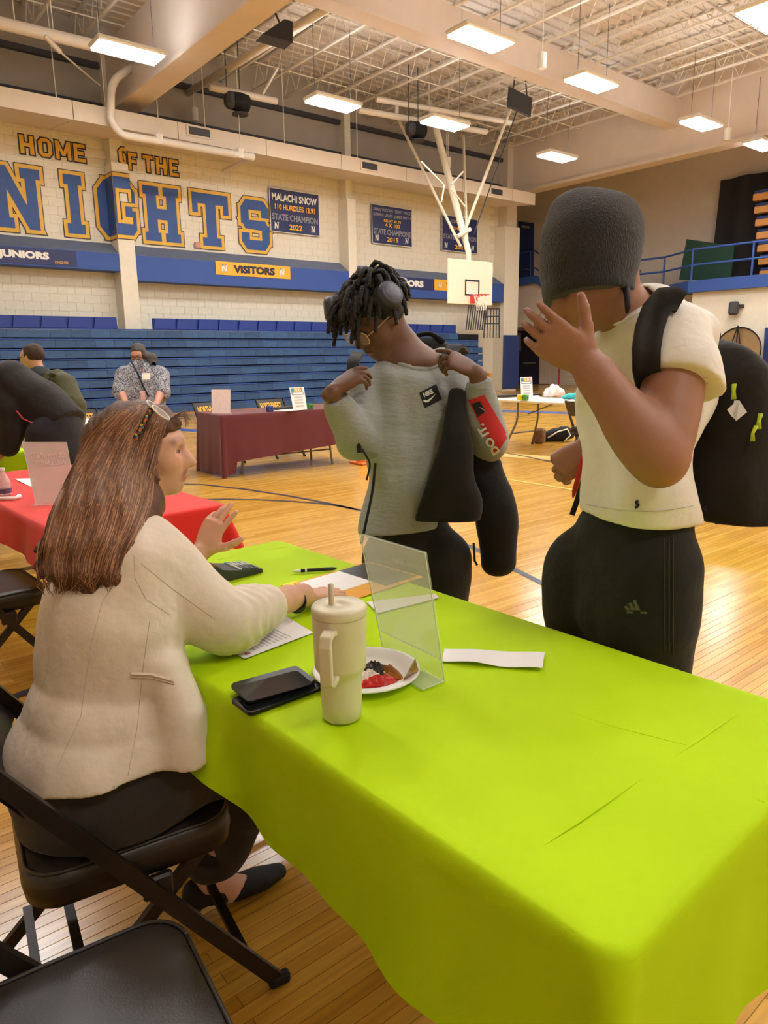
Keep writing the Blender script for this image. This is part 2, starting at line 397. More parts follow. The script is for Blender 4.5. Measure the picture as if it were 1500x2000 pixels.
# ---- signs and banners
EX, EZ = (1, 0, 0), (0, 0, 1)
def nlogo(mb, x, y, z, hgt):
    for d, in ((0,),):
        for pc in ([(0, 0), (.22, 0), (.28, 1), (.06, 1)], [(.06, 1), (.3, 1), (.8, 0), (.55, 0)], [(.6, 0), (.82, 0), (.9, 1), (.68, 1)], [(-.08, .88), (.34, .88), (.34, 1), (-.08, 1)], [(.55, .9), (1, .9), (1, 1), (.55, 1)], [(-.1, 0), (.3, 0), (.3, .1), (-.1, .1)]):
            mb.add([(x + a * hgt * .85, y, z + b * hgt) for a, b in pc], [(0, 1, 2, 3)])
def sign(nm, label, xa, xb, za, zb, m, y=YP):
    o = obj(nm, MB().box2((xa, y - .015, za), (xb, y - .002, zb)), M[m]); return tag(o, label, 'sign')
s = sign('wall_sign', 'long navy sign with white JUNIORS lettering on the blue ledge', 2.2, 5.68, 3.60, 3.95, 'bannerblue')
obj('lettering', put_text('JUNIORS', (3.96, YP - .019, 3.67), EX, EZ, .21, 1.1, .06), M['white'], s)
obj('lettering', put_text('KNIGHTS', (5.18, YP - .019, 3.64), EX, EZ, .06, .3, .02), M['goldprint'], s)
s = sign('wall_sign', 'gold VISITORS sign with white N logos on the blue ledge', 9.32, 11.69, 3.63, 3.98, 'goldprint')
obj('lettering', put_text('VISITORS', (9.85, YP - .019, 3.7), EX, EZ, .21, 1.32, .06), M['navyprint'], s)
for _x in (9.5, 11.33): mb = MB(); nlogo(mb, _x, YP - .019, 3.7, .21); obj('team_logo', mb, M['white'], s)
s = sign('wall_sign', 'navy sign with white SENIORS lettering behind the boy in headphones', 14.9, 17.43, 3.56, 3.93, 'bannerblue')
obj('lettering', put_text('SENIORS', (15.5, YP - .019, 3.64), EX, EZ, .21, 1.45, .06), M['white'], s)
s = sign('wall_sign', 'gold VISITORS sign half hidden by the basketball backboard', 17.45, 19.8, 3.58, 3.94, 'goldprint')
obj('lettering', put_text('VISITORS', (18.0, YP - .019, 3.65), EX, EZ, .21, 1.3, .03), M['navyprint'], s)
mb = MB(); nlogo(mb, 17.65, YP - .019, 3.65, .2); obj('team_logo', mb, M['white'], s)
def banner(label, xa, xb, za, zb, rowsx):
    mb = MB(); n = 14
    yf = lambda a, c: YW - .06 - .02 * math.sin(a * 9 + c * 3) * (1 - c)
    mb.grid(lambda a, c: (xa + a * (xb - xa), yf(a, c), za + c * (zb - za)), n, 6)
    mb.grid(lambda a, c: (xa + a * (xb - xa), yf(a, c) + .008, za + c * (zb - za)), n, 6)
    o = obj('championship_banner', mb, M['bannerblue'], smooth=True); tag(o, label, 'banner', )
    W = xb - xa; H = zb - za
    for txt, cy, hh, ww, mm in rowsx:
        obj('lettering', put_text(txt, (xa + W * (.5 - ww / 2), YW - .088, za + H * cy), EX, EZ, H * hh, W * ww, .03), M[mm], o)
    for _x in (.08, .82): mb = MB(); nlogo(mb, xa + W * _x, YW - .088, za + H * .08, H * .15); obj('team_logo', mb, M['white'], o)
    mb = MB()
    for a, b2, c, d in ((0, 0, 1, .015), (0, .985, 1, 1), (0, 0, .012, 1), (.988, 0, 1, 1)): mb.add([(xa + W * x, YW - .086, za + H * z) for x, z in ((a, b2), (c, b2), (c, d), (a, d))], [(0, 1, 2, 3)])
    obj('border', mb, M['white'], o)
banner('navy champion banner with white and gold lettering dated 2022', 11.35, 13.08, 4.98, 6.18, [('MALACHI SNOW', .72, .17, .9, 'white'), ('110 HURDLES 13.91', .52, .13, .8, 'goldprint'), ('STATE CHAMPION', .28, .15, .92, 'greyprint'), ('2022', .08, .13, .26, 'goldprint')])
banner('navy relay champions banner dated 2015 beside the square pilaster', 15.1, 16.83, 4.96, 6.16, [('SEMAJ WOODS  TERRY PRICE', .82, .1, .92, 'greyprint'), ('DARIUS LEWIS  JAMES SMITH', .69, .1, .92, 'greyprint'), ('RELAY 41.73', .58, .07, .42, 'goldprint'), ('4 X 100', .45, .11, .36, 'goldprint'), ('STATE CHAMPIONS', .25, .15, .92, 'greyprint'), ('2015', .08, .12, .28, 'goldprint')])
banner('navy champion banner crossed by the white hoop masts', 18.2, 20.0, 4.98, 6.16, [('CHAMPION', .8, .1, .5, 'greyprint'), ('110 HURDLES', .62, .09, .6, 'goldprint'), ('STATE CHAMPION', .34, .14, .92, 'greyprint'), ('2021', .08, .12, .28, 'goldprint')])

# ---- duct / soffit under the roof along the wall
du = thing('air_duct', 'long cream air duct with vents running along the wall above the letters', 'duct', (9, 17.2, 6.45))
xs = list(np.arange(-4, 20.9, 2.37)) + [20.9]
for a, b in zip(xs[:-1], xs[1:]):
    if b < 1.5: continue
    prof = [(17.2, 6.46), (17.2, 6.84), (YW - .03, 6.84), (YW - .03, 6.70)]
    mb = MB(); vs = [(x, y, z) for x in (a + .008, b - .008) for y, z in prof]
    mb.add(vs, [(0, 1, 5, 4), (1, 2, 6, 5), (2, 3, 7, 6), (3, 0, 4, 7), (0, 3, 2, 1), (4, 5, 6, 7)]); obj('duct_section', mb, M['cream2'], du)
for u, v in ((389, 258), (722, 325), (970, 375)):
    p = ony(u, v, 17.19); g = obj('vent', MB().box(p, (.66, .03, .26), bev=.01), M['cream2'], du)
    obj('grille', MB().box(p + np.array([0, -.012, 0]), (.54, .02, .17)), M['charcoal'], g)
for u, v, u2, v2 in ((100, 40, 110, 190),(200, 100, 206, 212), (310, 205, 310, 250), (398, 170, 400, 240), (553, 185, 556, 285), (696, 215, 698, 310), (870, 250, 872, 330), (478, 240, 470, 300)):
    a = ony(u2, v2, 17.25); obj('hanger_rod', MB().tube([(a[0], 17.25, 6.84), (a[0], 17.25, 8.75)], .011, 6), M['steel'], du)

# ---- other walls and the roof
ce = struct('ceiling', MB().box2((X0, Y0, ZC), (28, 26, ZC + .2)), M['deck'])
rib = MB()
for y in np.arange(0, YW, .3): rib.box2((1, y, ZC - .04), (X1, y + .15, ZC - .001))
obj('deck_ribs', rib, M['deck'], ce)['kind'] = 'stuff'
def joist(yA, yB):
    mb = MB(); n = int((yB - yA) / .6)
    mb.box2((-.035, yA, 8.6), (.035, yB, 8.64)); mb.box2((-.035, yA, ZC - .1), (.035, yB, ZC - .06))
    for i in range(n):
        a = yA + i * (yB - yA) / n; b = yA + (i + .5) * (yB - yA) / n; c = yA + (i + 1) * (yB - yA) / n
        mb.tube([(0, a, 8.62), (0, b, ZC - .08), (0, c, 8.62)], .012, 4, cap=False)
    me = bpy.data.meshes.new('joist'); me.from_pydata(mb.v, [], mb.f); fixn(me); me.materials.append(M['steel']); return me
j1, j2, j3 = joist(12.8, YW - .1), joist(2, 12.2), joist(-5.5, 2)
for i in range(14):
    x = 8.0 + i * 1.0
    for jm in (j1, j2):
        if x > 21.4: continue
        o = bpy.data.objects.new('roof_joist', jm); COL.objects.link(o); o.location = (x, 0, 0); o.parent = ce
for i in range(6):
    x = 1.0 + i * 1.05
    for jm in (j1, j2):
        o = bpy.data.objects.new('roof_joist', jm); COL.objects.link(o); o.location = (x, 0, 0); o.parent = ce
br = MB()
for y in (4.5, 7, 9.5, 14.2, 15.8, 17.4):
    for dz in (8.65, 9.15): br.tube([(.5, y, dz), (X1, y, dz)], .016, 5)
obj('bridging', br, M['steel'], ce)
b1 = struct('trim_6', MB().box2((6.85, Y0, 7.25), (7.15, YW, 8.7)), M['beam']); obj('flange', MB().box2((6.72, Y0, 7.15), (7.28, YW, 7.22)), M['beam'], b1)
b2 = struct('trim_7', MB().box2((7.15, 12.33, 8.0), (X1, 12.6, 8.7)), M['beam']); obj('flange', MB().box2((7.28, 12.28, 7.94), (X1, 12.72, 8.0)), M['beam'], b2)
bk = struct('wall_bulkhead', MB().box2((X1, Y0, 7.2), (X1 + .25, YW + .3, ZC)), M['beam']); obj('flange', MB().box2((X1 - .12, Y0, 7.1), (X1 + .4, YW - .3, 7.2)), M['beam'], bk)
struct('wall_left', MB().box2((X0 - .2, Y0, 0), (X0, YW, ZC)), M['cream'])
struct('wall_front', MB().box2((X0, Y0 - .2, 0), (28, Y0, ZC)), M['cream'])
# end bay beyond the bulkhead: end wall, alcove, balcony
XE = 27.0; XB = 24.0
we = struct('wall_end', MB().box2((XE, Y0, 0), (XE + .2, 26, ZC)), M['cream2'])
struct('wall_alcove', MB().box2((21.84, 25.5, 0), (XE, 25.7, ZC)), M['cream2'])
struct('wall_alcove_side', MB().box2((21.6, YW + .3, 0), (21.84, 25.5, ZC)), M['cream2'])
lw = struct('wall_under_balcony', MB().box2((XB + .25, Y0, 0), (XB + .45, 13.0, 3.45)), M['cream'])
ba = struct('trim_balcony', MB().box2((XB, Y0, 3.36), (XE, 13.05, 3.74)), M['ledge'])
obj('balcony_angle', MB().prism([(XB, 13.05), (XB + 1.0, 14.6), (XE, 14.6), (XE, 13.05)], (0, 0, 3.36), (1, 0, 0), (0, 1, 0), (0, 0, 1), .38), M['ledge'], ba)
obj('balcony_far', MB().box2((XB + 1.0, 14.6, 3.36), (XE, 25.4, 3.74)), M['ledge'], ba)
obj('soffit', MB().box2((XB + 1.05, 13.1, 2.75), (XE, 25.4, 3.36)), M['cream2'], ba)
st = [onx(u, v, 24.0) for u, v in ((1001, 560), (1001, 545), (1046, 538), (1098, 572), (1098, 590), (1046, 552))]
mb = MB(); mb.prism([(p[1], p[2]) for p in st], (24.0, 0, 0), (0, 1, 0), (0, 0, 1), (1, 0, 0), .1); obj('stair_stringer', mb, M['ledge'], ba)
mb = MB(); mb.prism([(p[1], p[2]) for p in [onx(u, v, 24.2) for u, v in ((1001, 640), (1001, 560), (1046, 552), (1110, 595), (1110, 632))]], (24.2, 0, 0), (0, 1, 0), (0, 0, 1), (1, 0, 0), .2); obj('stair_side', mb, M['cream2'], ba)
rl = thing('balcony_railing', 'blue pipe railing along the balcony edge behind the boy in white', 'railing', (XB + .1, 8, 3.74))
rpts = [(XB + .08, -2), (XB + .08, 13.0), (XB + 1.08, 14.6), (XB + 1.08, 17.0)]
for zz in (4.25, 4.75): obj('rail', MB().tube([(a, b, zz) for a, b in rpts], .035, 8), M['ledge'], rl)
for a, b in [(XB + .08, y) for y in (1, 3, 5, 7, 9, 11)] + [(XB + .08, 13.0), (XB + 1.08, 14.6)]: obj('post', MB().tube([(a, b, 3.74), (a, b, 4.77)], .035, 8), M['ledge'], rl)
rl2 = thing('stair_railing', 'dark blue stair railing in front of the upper blue door', 'railing', (24.1, 17, 3.74))
for dv in (0, 33): obj('rail', MB().tube([onx(u, v + dv, 24.1) for u, v in ((997, 498), (1045, 490), (1070, 508), (1100, 535))], .03, 8), M['navy'], rl2)
for u, v in ((998, 499), (1036, 492)): obj('post', MB().tube([onx(u, v, 24.1), onx(u, v + 50, 24.1)], .03, 8), M['navy'], rl2)
d1 = struct('door_1', MB().prism([(p[1], p[2]) for p in [onx(u, v, 26.9) for u, v in ((1012, 432), (1041, 436), (1040, 545), (1012, 545))]], (26.9, 0, 0), (0, 1, 0), (0, 0, 1), (1, 0, 0), .09), M['navy'])
obj('door_window', MB().prism([(p[1], p[2]) for p in [onx(u, v, 26.88) for u, v in ((1019, 440), (1035, 442), (1035, 446), (1019, 445))]], (26.88, 0, 0), (0, 1, 0), (0, 0, 1), (1, 0, 0), .03), M['greyprint'], d1)
M['darkdoor'] = mat('dark navy door', srgb(40, 42, 66), .4)
pq = lambda px, X: [(p[1], p[2]) for p in [onx(u, v, X) for u, v in px]]
d2 = struct('door_2', MB().prism(pq(((1004, 646), (1054, 646), (1052, 752), (1004, 752)), 26.9), (26.9, 0, 0), (0, 1, 0), (0, 0, 1), (1, 0, 0), .09), M['darkdoor'])
obj('door_window', MB().prism(pq(((997, 650), (1017, 650), (1017, 685), (1012, 686), (997, 664)), 26.86), (26.86, 0, 0), (0, 1, 0), (0, 0, 1), (1, 0, 0), .03), M['greyprint'], d2)
obj('panic_bar', MB().prism(pq(((1022, 708), (1046, 707), (1046, 710), (1022, 711)), 26.84), (26.84, 0, 0), (0, 1, 0), (0, 0, 1), (1, 0, 0), .04), M['chrome'], d2)
obj('frame', MB().prism(pq(((1054, 650), (1075, 650), (1075, 750), (1053, 750)), 26.85), (26.85, 0, 0), (0, 1, 0), (0, 0, 1), (1, 0, 0), .04), M['cream2'], d2)
tag(obj('exit_sign', MB().prism(pq(((1024, 628), (1032, 628), (1032, 636), (1024, 636)), 25.9), (25.9, 0, 0), (0, 1, 0), (0, 0, 1), (1, 0, 0), .05), mat('exit red', srgb(236, 60, 70), .4, emit=1.0, var=0)), 'small red exit sign above the dark double door', 'sign')
p = pq(((976, 660), (1000, 660), (1000, 752), (974, 754)), 21.9)
wp = obj('wall_pad', MB().box2((21.0, YP - .08, .1), (21.9, YP - .01, 2.1), bev=.02), M['navy']); tag(wp, 'navy blue padding around the column at the end of the bleachers', 'wall pad')
struct('door_3', MB().prism(pq(((1433, 470), (1466, 474), (1458, 545), (1430, 545)), 26.9), (26.88, 0, 0), (0, 1, 0), (0, 0, 1), (1, 0, 0), .1), mat('grey blockwork', srgb(170, 166, 156), .8))
cu = obj('stage_curtain', MB().grid(lambda a, c: (26.6 + .1 * math.sin(a * 40), onx(1412 + (1 - c) * -6, 300, 26.6)[1] * (1 - a) + 6.0 * a, 3.74 + c * 3.6), 60, 2), mat('black curtain', srgb(44, 40, 38), .9), smooth=True); tag(cu, 'black curtain hanging at the far end of the balcony', 'curtain')
gp = [onx(u, v, 25.2) for u, v in ((1341, 467), (1434, 480), (1426, 548), (1326, 546))]
mb = MB(); vs = [np.array(q) + np.array([d, 0, 0]) for d in (0, .08) for q in gp]; mb.add(vs, [(0, 1, 2, 3), (7, 6, 5, 4), (0, 4, 5, 1), (1, 5, 6, 2), (2, 6, 7, 3), (3, 7, 4, 0)])
gpo = obj('leaning_panel', mb, mat('dark green panel', srgb(28, 64, 48), .7)); tag(gpo, 'dark green panel leaning behind the balcony railing', 'panel')
fb = thing('stacked_bleacher', 'orange wooden bleacher rows folded at the right edge of the balcony', 'bleachers', (25.5, 7.6, 3.74))
for i in range(7):
    q = onx(1485 - i * .8 + (6 - i) * 1.2, 536 - i * 25, 25.4); obj('bench_board', MB().box((q[0], q[1] - 1.0, q[2]), (.3, 2.2, .22), bev=.02), M['orange_wood'], fb)
    obj('bench_frame', MB().box((q[0] + .1, q[1] - 1.0, q[2] + .16), (.3, 2.2, .1)), M['navy'], fb)
obj('side_frame', MB().box((25.8, onx(1485, 500, 25.4)[1] - .9, 5.4), (.3, 2.0, 3.4)), M['black'], fb)
sp = thing('wall_speaker', 'grey loudspeaker on a bracket on the wall under the balcony', 'speaker', onx(1434, 602, XB + .1))
q = onx(1433, 602, XB + .05); obj('cabinet', MB().box(q, (.25, .3, .42), Matrix.Rotation(.4, 3, 'Z'), bev=.05), M['charcoal'], sp); obj('bracket', MB().box(onx(1446, 598, XB + .2), (.15, .2, .1)), M['charcoal'], sp)
q = onx(1440, 685, XB - .3)
gd_ = thing('round_disc', 'large round tan disc standing against the cream wall behind the backpack', 'disc', (q[0], q[1], 0))
obj('disc_face', MB().lathe([(0, 0), (.72, 0), (.72, .03), (0, .03)], q, 40, axis=(-1, 0, .12)), mat('tan disc', srgb(140, 112, 74), .35, var=.15, scale=3), gd_)
obj('rim', MB().tube([Vector(q) + Vector((0.02, math.cos(a) * .73, math.sin(a) * .73)) for a in np.linspace(0, 2 * math.pi, 40)], .02, 6), M['black'], gd_)
for dy, dz in ((0, 0), (-.12, 0), (.14, 0)): obj('stand_leg', MB().tube([(q[0] - .1, q[1], q[2] + .78), (q[0] - .1 - abs(dy), q[1] + dy * 4, 0)], .02, 6), M['black'], gd_)
tag(obj('wall_mat', MB().prism(pq(((1494, 640), (1530, 640), (1530, 722), (1489, 722)), XB + .1), (XB + .1, 0, 0), (0, 1, 0), (0, 0, 1), (1, 0, 0), .1), M['navy']), 'blue crash mat on the cream wall at the right edge', 'wall pad')
gl = thing('goal_frame', 'red floor hockey goal with white net under the balcony', 'goal', (23.5, 17, 0))
ga, gb = onz(1091, 754, 0), onz(1160, 756, 0)
obj('goal_post', MB().tube([(ga[0], ga[1], 0), (ga[0], ga[1], 1.2), (gb[0], gb[1], 1.2), (gb[0], gb[1], 0)], .035, 8), mat('goal red', srgb(176, 40, 44), .4), gl)
nt = MB()
for i in range(1, 10):
    a = ga + (gb - ga) * i / 10; nt.tube([(a[0], a[1], 1.2), (a[0] + .7, a[1], .02)], .008, 4); b = i / 10
    nt.tube([(ga[0] + .7 * b, ga[1], 1.2 - 1.18 * b), (gb[0] + .7 * b, gb[1], 1.2 - 1.18 * b)], .008, 4)
obj('net', nt, M['white'], gl)
# ================================================================== ceiling lights (the room's light)
M['lampe'] = mat('lit diffuser', (.97, .98, 1.0, 1), .5, emit=LAMP, var=0)
_e = M['lampe'].node_tree.nodes['Principled BSDF']; _e.inputs['Base Color'].default_value = (.8, .8, .8, 1)
M['lampup'] = mat('added ceiling fill glow', (.97, .98, 1.0, 1), .5, emit=LAMP * .45, var=0)
def mk_lamp():
    t = thing('ceiling_light', 'x', 'light', group='hanging gym lights')
    obj('housing', MB().box((0, 0, .05), (1.3, .58, .09), bev=.03), M['lampw'], t, local=True)
    obj('diffuser', MB().box((0, 0, -.006), (1.2, .48, .02)), M['lampe'], t, local=True)
    obj('added_uplight', MB().box((0, 0, .098), (1.1, .3, .006)), M['lampup'], t, local=True)  # glowing panel added on top of the housing to brighten the ceiling
    g = MB()
    for x in np.linspace(-.56, .56, 9): g.tube([(x, -.27, -.03), (x, .27, -.03)], .004, 4)
    for y in (-.26, 0, .26): g.tube([(-.6, y, -.03), (.6, y, -.03)], .004, 4)
    obj('wire_guard', g, M['lampw'], t, local=True)
    for x in (-.5, .5): obj('cable', MB().tube([(x, 0, .09), (x, 0, 1.62)], .006, 5), M['charcoal'], t, local=True)
    return t
L0 = mk_lamp()
lit = [((251, 102), 'lit fixture left of the big beam, nearest the HOME OF THE letters'), ((651, 203), 'lit fixture above the VISITORS sign, left of the hoop mast'), ((869, 242), 'lit fixture just in front of the top of the white hoop mast'), ((1088, 307), 'lit fixture low over the beanie, nearest the end of the air duct'),
       ((940, 77), 'lit fixture against the long beam near the top of the photo'), ((1156, 162), 'lit fixture right of the grey winch box'), ((1369, 242), 'lit fixture in front of the cream bulkhead above the beanie'), ((1498, 36), 'lit fixture cut by the top right edge of the photo'), ((1490, 284), 'lit fixture cut by the right edge under the bulkhead')]
first = True
for (u, v), lab in lit:
    q = onz(u, v, 7.0)
    if first: L0.location = q; L0['label'] = lab; first = False
    else: dup(L0, q, 0, lab)
k = 0
for x in (1.4, 5.7, 10.4, 14.0, 18.4):
    for y in (10.1, 6.3, 1.6, -2.8):
        if (y == 10.1 and x > 9) or (y == 6.3 and x == 14.0) or (y == 1.6 and x < 3): continue
        k += 1; dup(L0, (x, y, 7.0), 0, 'lit fixture hanging outside the view above the near half of the gym')

# ================================================================== bleachers
bl = thing('bleachers', 'folded blue gym bleachers along the back wall', 'bleachers', (10, 18, 0))
NR, RP = 9, .238
def rowz(i): return 2.14 - (i + 1) * RP
pan = bpy.data.meshes.new('seat_board'); t = MB().box((0, 0, 0), (.458, .05, .178), bev=.004); pan.from_pydata(t.v, [], t.f); fixn(pan); pan.materials.append(M['blue_seat'])
variants = []
for i in range(4):
    c = pan.copy(); c.materials.clear(); c.materials.append(mat('blue board %d' % i, srgb(46 + i * 3, 78 + i * 4, 118 + i * 5), .45, var=.22, scale=4 + i, stretch=(1, 1, 2))); variants.append(c)
cnt = 0; extra = MB(); base = wloc(bl)
for i in range(NR):
    xe = 19.3 - (.0 if i > 1 else (1.2 if i == 0 else .2))
    y = 18.0 + (NR - 1 - i) * .018
    x = xe
    while x > -1.0:
        x -= .46; c = (x + .23, y, rowz(i) + .11)
        if cnt < 300 and x > 3.6 and not (i > 6 and 5.2 < x < 8):
            o = bpy.data.objects.new('seat_board', variants[(int(x * 7) + i * 3) % 4]); COL.objects.link(o); o.parent = bl; o.location = Vector(c) - base; cnt += 1
        else: extra.box(c, (.458, .05, .178), bev=.004)
    obj('row_rail', MB().box2((-1, y - .035, rowz(i) + .208), (xe, y + .1, rowz(i) + .232)), M['ledge'], bl)
obj('far_seat_boards', extra, M['blue_seat'], bl)['kind'] = 'stuff'
obj('gap_shade_core', MB().box2((-1, 18.2, .0), (19.2, 18.62, 2.1)), M['black'], bl)  # black box behind the boards; the row gaps' shade is in its colour
for k2 in range(12):
    a = -1 + k2 * 1.7; obj('kick_board', MB().box2((a, 17.98, .0), (a + 1.66, 18.02, .2), bev=.005), M['orange_wood'], bl)
sb = bpy.data.meshes.new('seat_back'); t = MB().prism([(-.29, 0), (.29, 0), (.24, .26), (-.24, .26)], (0, 0, 0), (1, 0, 0), (0, 0, 1), (0, 1, 0), .06); sb.from_pydata(t.v, [], t.f); fixn(sb); sb.materials.append(M['blue_chair'])
for xa, xb in ((3.4, 6.4), (7.3, 18.2)):
    obj('back_panel', MB().box2((xa, 18.32, 2.14), (xb, 18.36, 2.42), bev=.01), M['blue_chair'], bl)
    for x in np.arange(xa + .3, xb - .2, .6):
        o = bpy.data.objects.new('seat_back', sb); COL.objects.link(o); o.parent = bl; o.location = Vector((x, 18.25, 2.15)) - base
# guard rail at the end of the bleachers
gr = thing('end_rail', 'black steel guard rail folded at the end of the bleachers below the hoop', 'railing', (19, 18.2, 2.1))
yy = 18.3
for i, u in enumerate(np.linspace(912, 948, 9)):
    a = ony(u + 4, 596, yy); b = ony(u - 2, 645, yy); obj('bar', MB().tube([a, b], .022, 6), M['charcoal'], gr)
for v0, v1, ua, ub in ((603, 632, 948, 975), (618, 645, 947, 975), (632, 660, 946, 975)):
    pts = [ony(ua - 1, v1, yy - .1), ony(ua, v0, yy - .1), ony(ub, v0, yy - .1), ony(ub, v1, yy - .1)]
    obj('loop', MB().tube(pts, .025, 6), M['charcoal'], gr)
    for s in (.2, .4, .6, .8): obj('bar', MB().tube([pts[1] * (1 - s) + pts[2] * s, pts[0] * (1 - s) + pts[3] * s], .018, 6), M['charcoal'], gr)
fs = thing('floor_stand', 'small yellow floor stand beside the navy column pad', 'stand', onz(994, 758, 0))
q = onz(994, 757, 0); obj('cone', MB().lathe([(.16, 0), (.05, .1), (.015, .55), (0, .56)], q, 12), mat('stand yellow', srgb(230, 190, 60), .5), fs)
obj('bar', MB().tube([q + np.array([-.8, .55, .08]), q + np.array([0, 0, .08])], .03, 6), M['white'], fs)
tag(obj('end_post', MB().box2((19.36, 17.8, 0), (19.5, 17.94, .75), bev=.01), M['orange_wood']), 'orange wooden post at the foot of the bleachers end', 'post')

# ================================================================== basketball hoop
dz = (ony(876, 504, 1.)[2] - ony(875, 592.5, 1.)[2]); YH = 1.22 / dz
A = ony(876, 504, YH); B = ony(875, 592.5, YH); XA, ZB, ZT = (A[0] + B[0]) / 2, B[2], A[2]
XBd = XA + 1.83
ho = thing('basketball_hoop', 'basketball hoop with white backboard hung from the roof on white masts', 'basketball hoop', ((XA + XBd) / 2, YH, ZB))
M['board'] = mat('white backboard', srgb(238, 226, 200), .4, var=.03); M['rimred'] = mat('rim red', srgb(206, 62, 56), .4)
bd = obj('backboard', MB().box2((XA, YH, ZB), (XBd, YH + .05, ZT), bev=.01), M['board'], ho)
sq = MB(); xm, zr = (XA + XBd) / 2 + .05, ZB + .24
for a, b, c, d in ((-.3, 0, .3, .05), (-.3, .4, .3, .45), (-.3, 0, -.25, .45), (.25, 0, .3, .45)): sq.box2((xm + a, YH - .006, zr + b), (xm + c, YH - .001, zr + d))
obj('target_square', sq, M['navyprint'], bd)
rm = obj('rim', MB().tube([(xm + .23 * math.cos(a), YH - .38 + .23 * math.sin(a), zr) for a in np.linspace(0, 2 * math.pi, 28)], .014, 6), M['rimred'], ho)
obj('bracket', MB().box2((xm - .08, YH - .16, zr - .2), (xm + .08, YH, zr + .02)).bar((xm, YH - .02, zr - .18), (xm - .1, YH - .38 - .1, zr), .02, .02), M['rimred'], ho)
net = MB()
for i in range(12):
    for sgn in (1, -1):
        pts = []
        for s in np.linspace(0, 1, 6):
            a = 2 * math.pi * (i / 12 + sgn * s * .14); r = .225 - .1 * s; pts.append((xm + r * math.cos(a), YH - .38 + r * math.sin(a), zr - .42 * s))
        net.tube(pts, .007, 4, cap=False)
obj('net', net, M['white'], ho)
top = lambda u, v, z=8.62: onz(u, v, z)
M['mast'] = mat('white mast paint', srgb(232, 222, 198), .4, var=.06)
mb_ = np.array([xm - .05, YH + .12, ZT - .2]); jn = ony(905, 455, YH + .3); mt = top(838, 200, 8.7)
obj('mast', MB().tube([mb_, mb_ + np.array([0, 0, .45]), jn], .085, 12).tube([jn, mt], .1, 12), M['mast'], ho)
for (u0, v0), (u1, v1) in (((900, 482), (775, 228)), ((912, 478), (905, 265)), ((906, 456), (1000, 205))):
    a = ony(u0, v0, YH + .25); b = top(u1, v1, 8.3); obj('brace', MB().tube([a, b], .042, 8), M['mast'], ho)
for (u0, v0), (u1, v1) in (((823, 316), (866, 360)), ((868, 362), (862, 395)), ((905, 335), (882, 360)), ((880, 367), (908, 403))):
    a = ony(u0, v0, YH + .1); b = ony(u1, v1, YH + .1); obj('strut', MB().tube([a, b], .022, 6), M['mast'], ho)
obj('hanger', MB().tube([mt, (mt[0], mt[1], 9.255)], .03, 6), M['mast'], ho)
obj('collar', MB().tube([ony(893, 462, YH + .2), ony(918, 448, YH + .2)], .06, 8), M['mast'], ho)
obj('winch_cable', MB().tube([ony(926, 456, YH + .2), top(1010, 215, 8.2)], .018, 6), M['charcoal'], ho)
wq = top(1015, 200, 8.15)
wb_ = thing('winch_box', 'flat grey box hanging at the top of the hoop mast', 'winch', wq)
obj('box', MB().box(wq, (.95, .07, .5), Matrix.Rotation(.1, 3, 'Y'), bev=.01), M['charcoal'], wb_)
for dx in (-.3, .3): obj('hanger', MB().tube([wq + np.array([dx, 0, .2]), wq + np.array([dx * .6, 0, .8])], .02, 6), M['charcoal'], wb_)
# ================================================================== pipes and small hanging things
pa = [onz(-60, 30, 7.9), onz(0, 45, 7.9), onz(180, 88, 7.9), onz(262, 108, 7.9)]
def rnd(pts, r=.25, n=6):
    pts = [Vector(p) for p in pts]; out = [pts[0]]
    for i in range(1, len(pts) - 1):
        a = (pts[i - 1] - pts[i]); b = (pts[i + 1] - pts[i]); d = min(r, a.length * .4, b.length * .4); s = pts[i] + a.normalized() * d; e = pts[i] + b.normalized() * d
        for k in range(n + 1):
            t = k / n; out.append(s * (1 - t) ** 2 + pts[i] * 2 * t * (1 - t) + e * t * t)
    return out + [pts[-1]]
pp = thing('drain_pipe', 'white pipe that bends down in front of the duct above the letters', 'pipe', ony(220, 200, 17.0))
obj('pipe', MB().tube(rnd([ony(268, 122, 17.3), ony(217, 160, 17.0), ony(216, 238, 17.0), ony(238, 264, 17.0), ony(495, 307, 17.0)], .3), .085, 12), M['steel'], pp, smooth=True)
obj('branch', MB().tube([ony(490, 310, 17.05), ony(437, 333, 18.9)], .06, 10), M['steel'], pp)
for u, v in ((312, 273), (470, 301)): q = ony(u, v, 17.0); obj('clamp', MB().tube([q + np.array([-.02, 0, -.11]), q + np.array([-.02, 0, .11])], .1, 8), M['steel'], pp); obj('rod', MB().tube([q, (q[0], q[1], 8.6)], .01, 5), M['steel'], pp)
p2 = thing('roof_pipe', 'thick white pipe under the roof at the top left corner', 'pipe', pa[1]); obj('pipe', MB().tube(pa, .12, 12), M['steel'], p2, smooth=True)
for u, v in ((30, 52), (105, 70)): q = onz(u, v, 7.9); obj('rod', MB().tube([q, (q[0], q[1], 9.2)], .014, 5), M['steel'], p2)
p3 = thing('roof_pipe', 'white pipe running under the joists beside the big beam', 'pipe', onz(500, 110, 8.4)); obj('pipe', MB().tube([onz(345, 195, 8.2), onz(680, -10, 8.2)], .09, 10), M['steel'], p3, smooth=True)
p4 = thing('roof_pipe', 'short white pipe behind the black hanging fan', 'pipe', onz(480, 185, 7.7)); obj('pipe', MB().tube([onz(410, 170, 7.7), onz(540, 198, 7.7)], .08, 10), M['steel'], p4, smooth=True)
obj('brace', MB().tube([onz(513, 184, 7.7), onz(543, 132, 8.3)], .03, 6), M['steel'], p4)
p5 = thing('hoop_support', 'white double pipe frame that carries the hoop masts under the roof', 'pipe', onz(800, 215, 8.1))
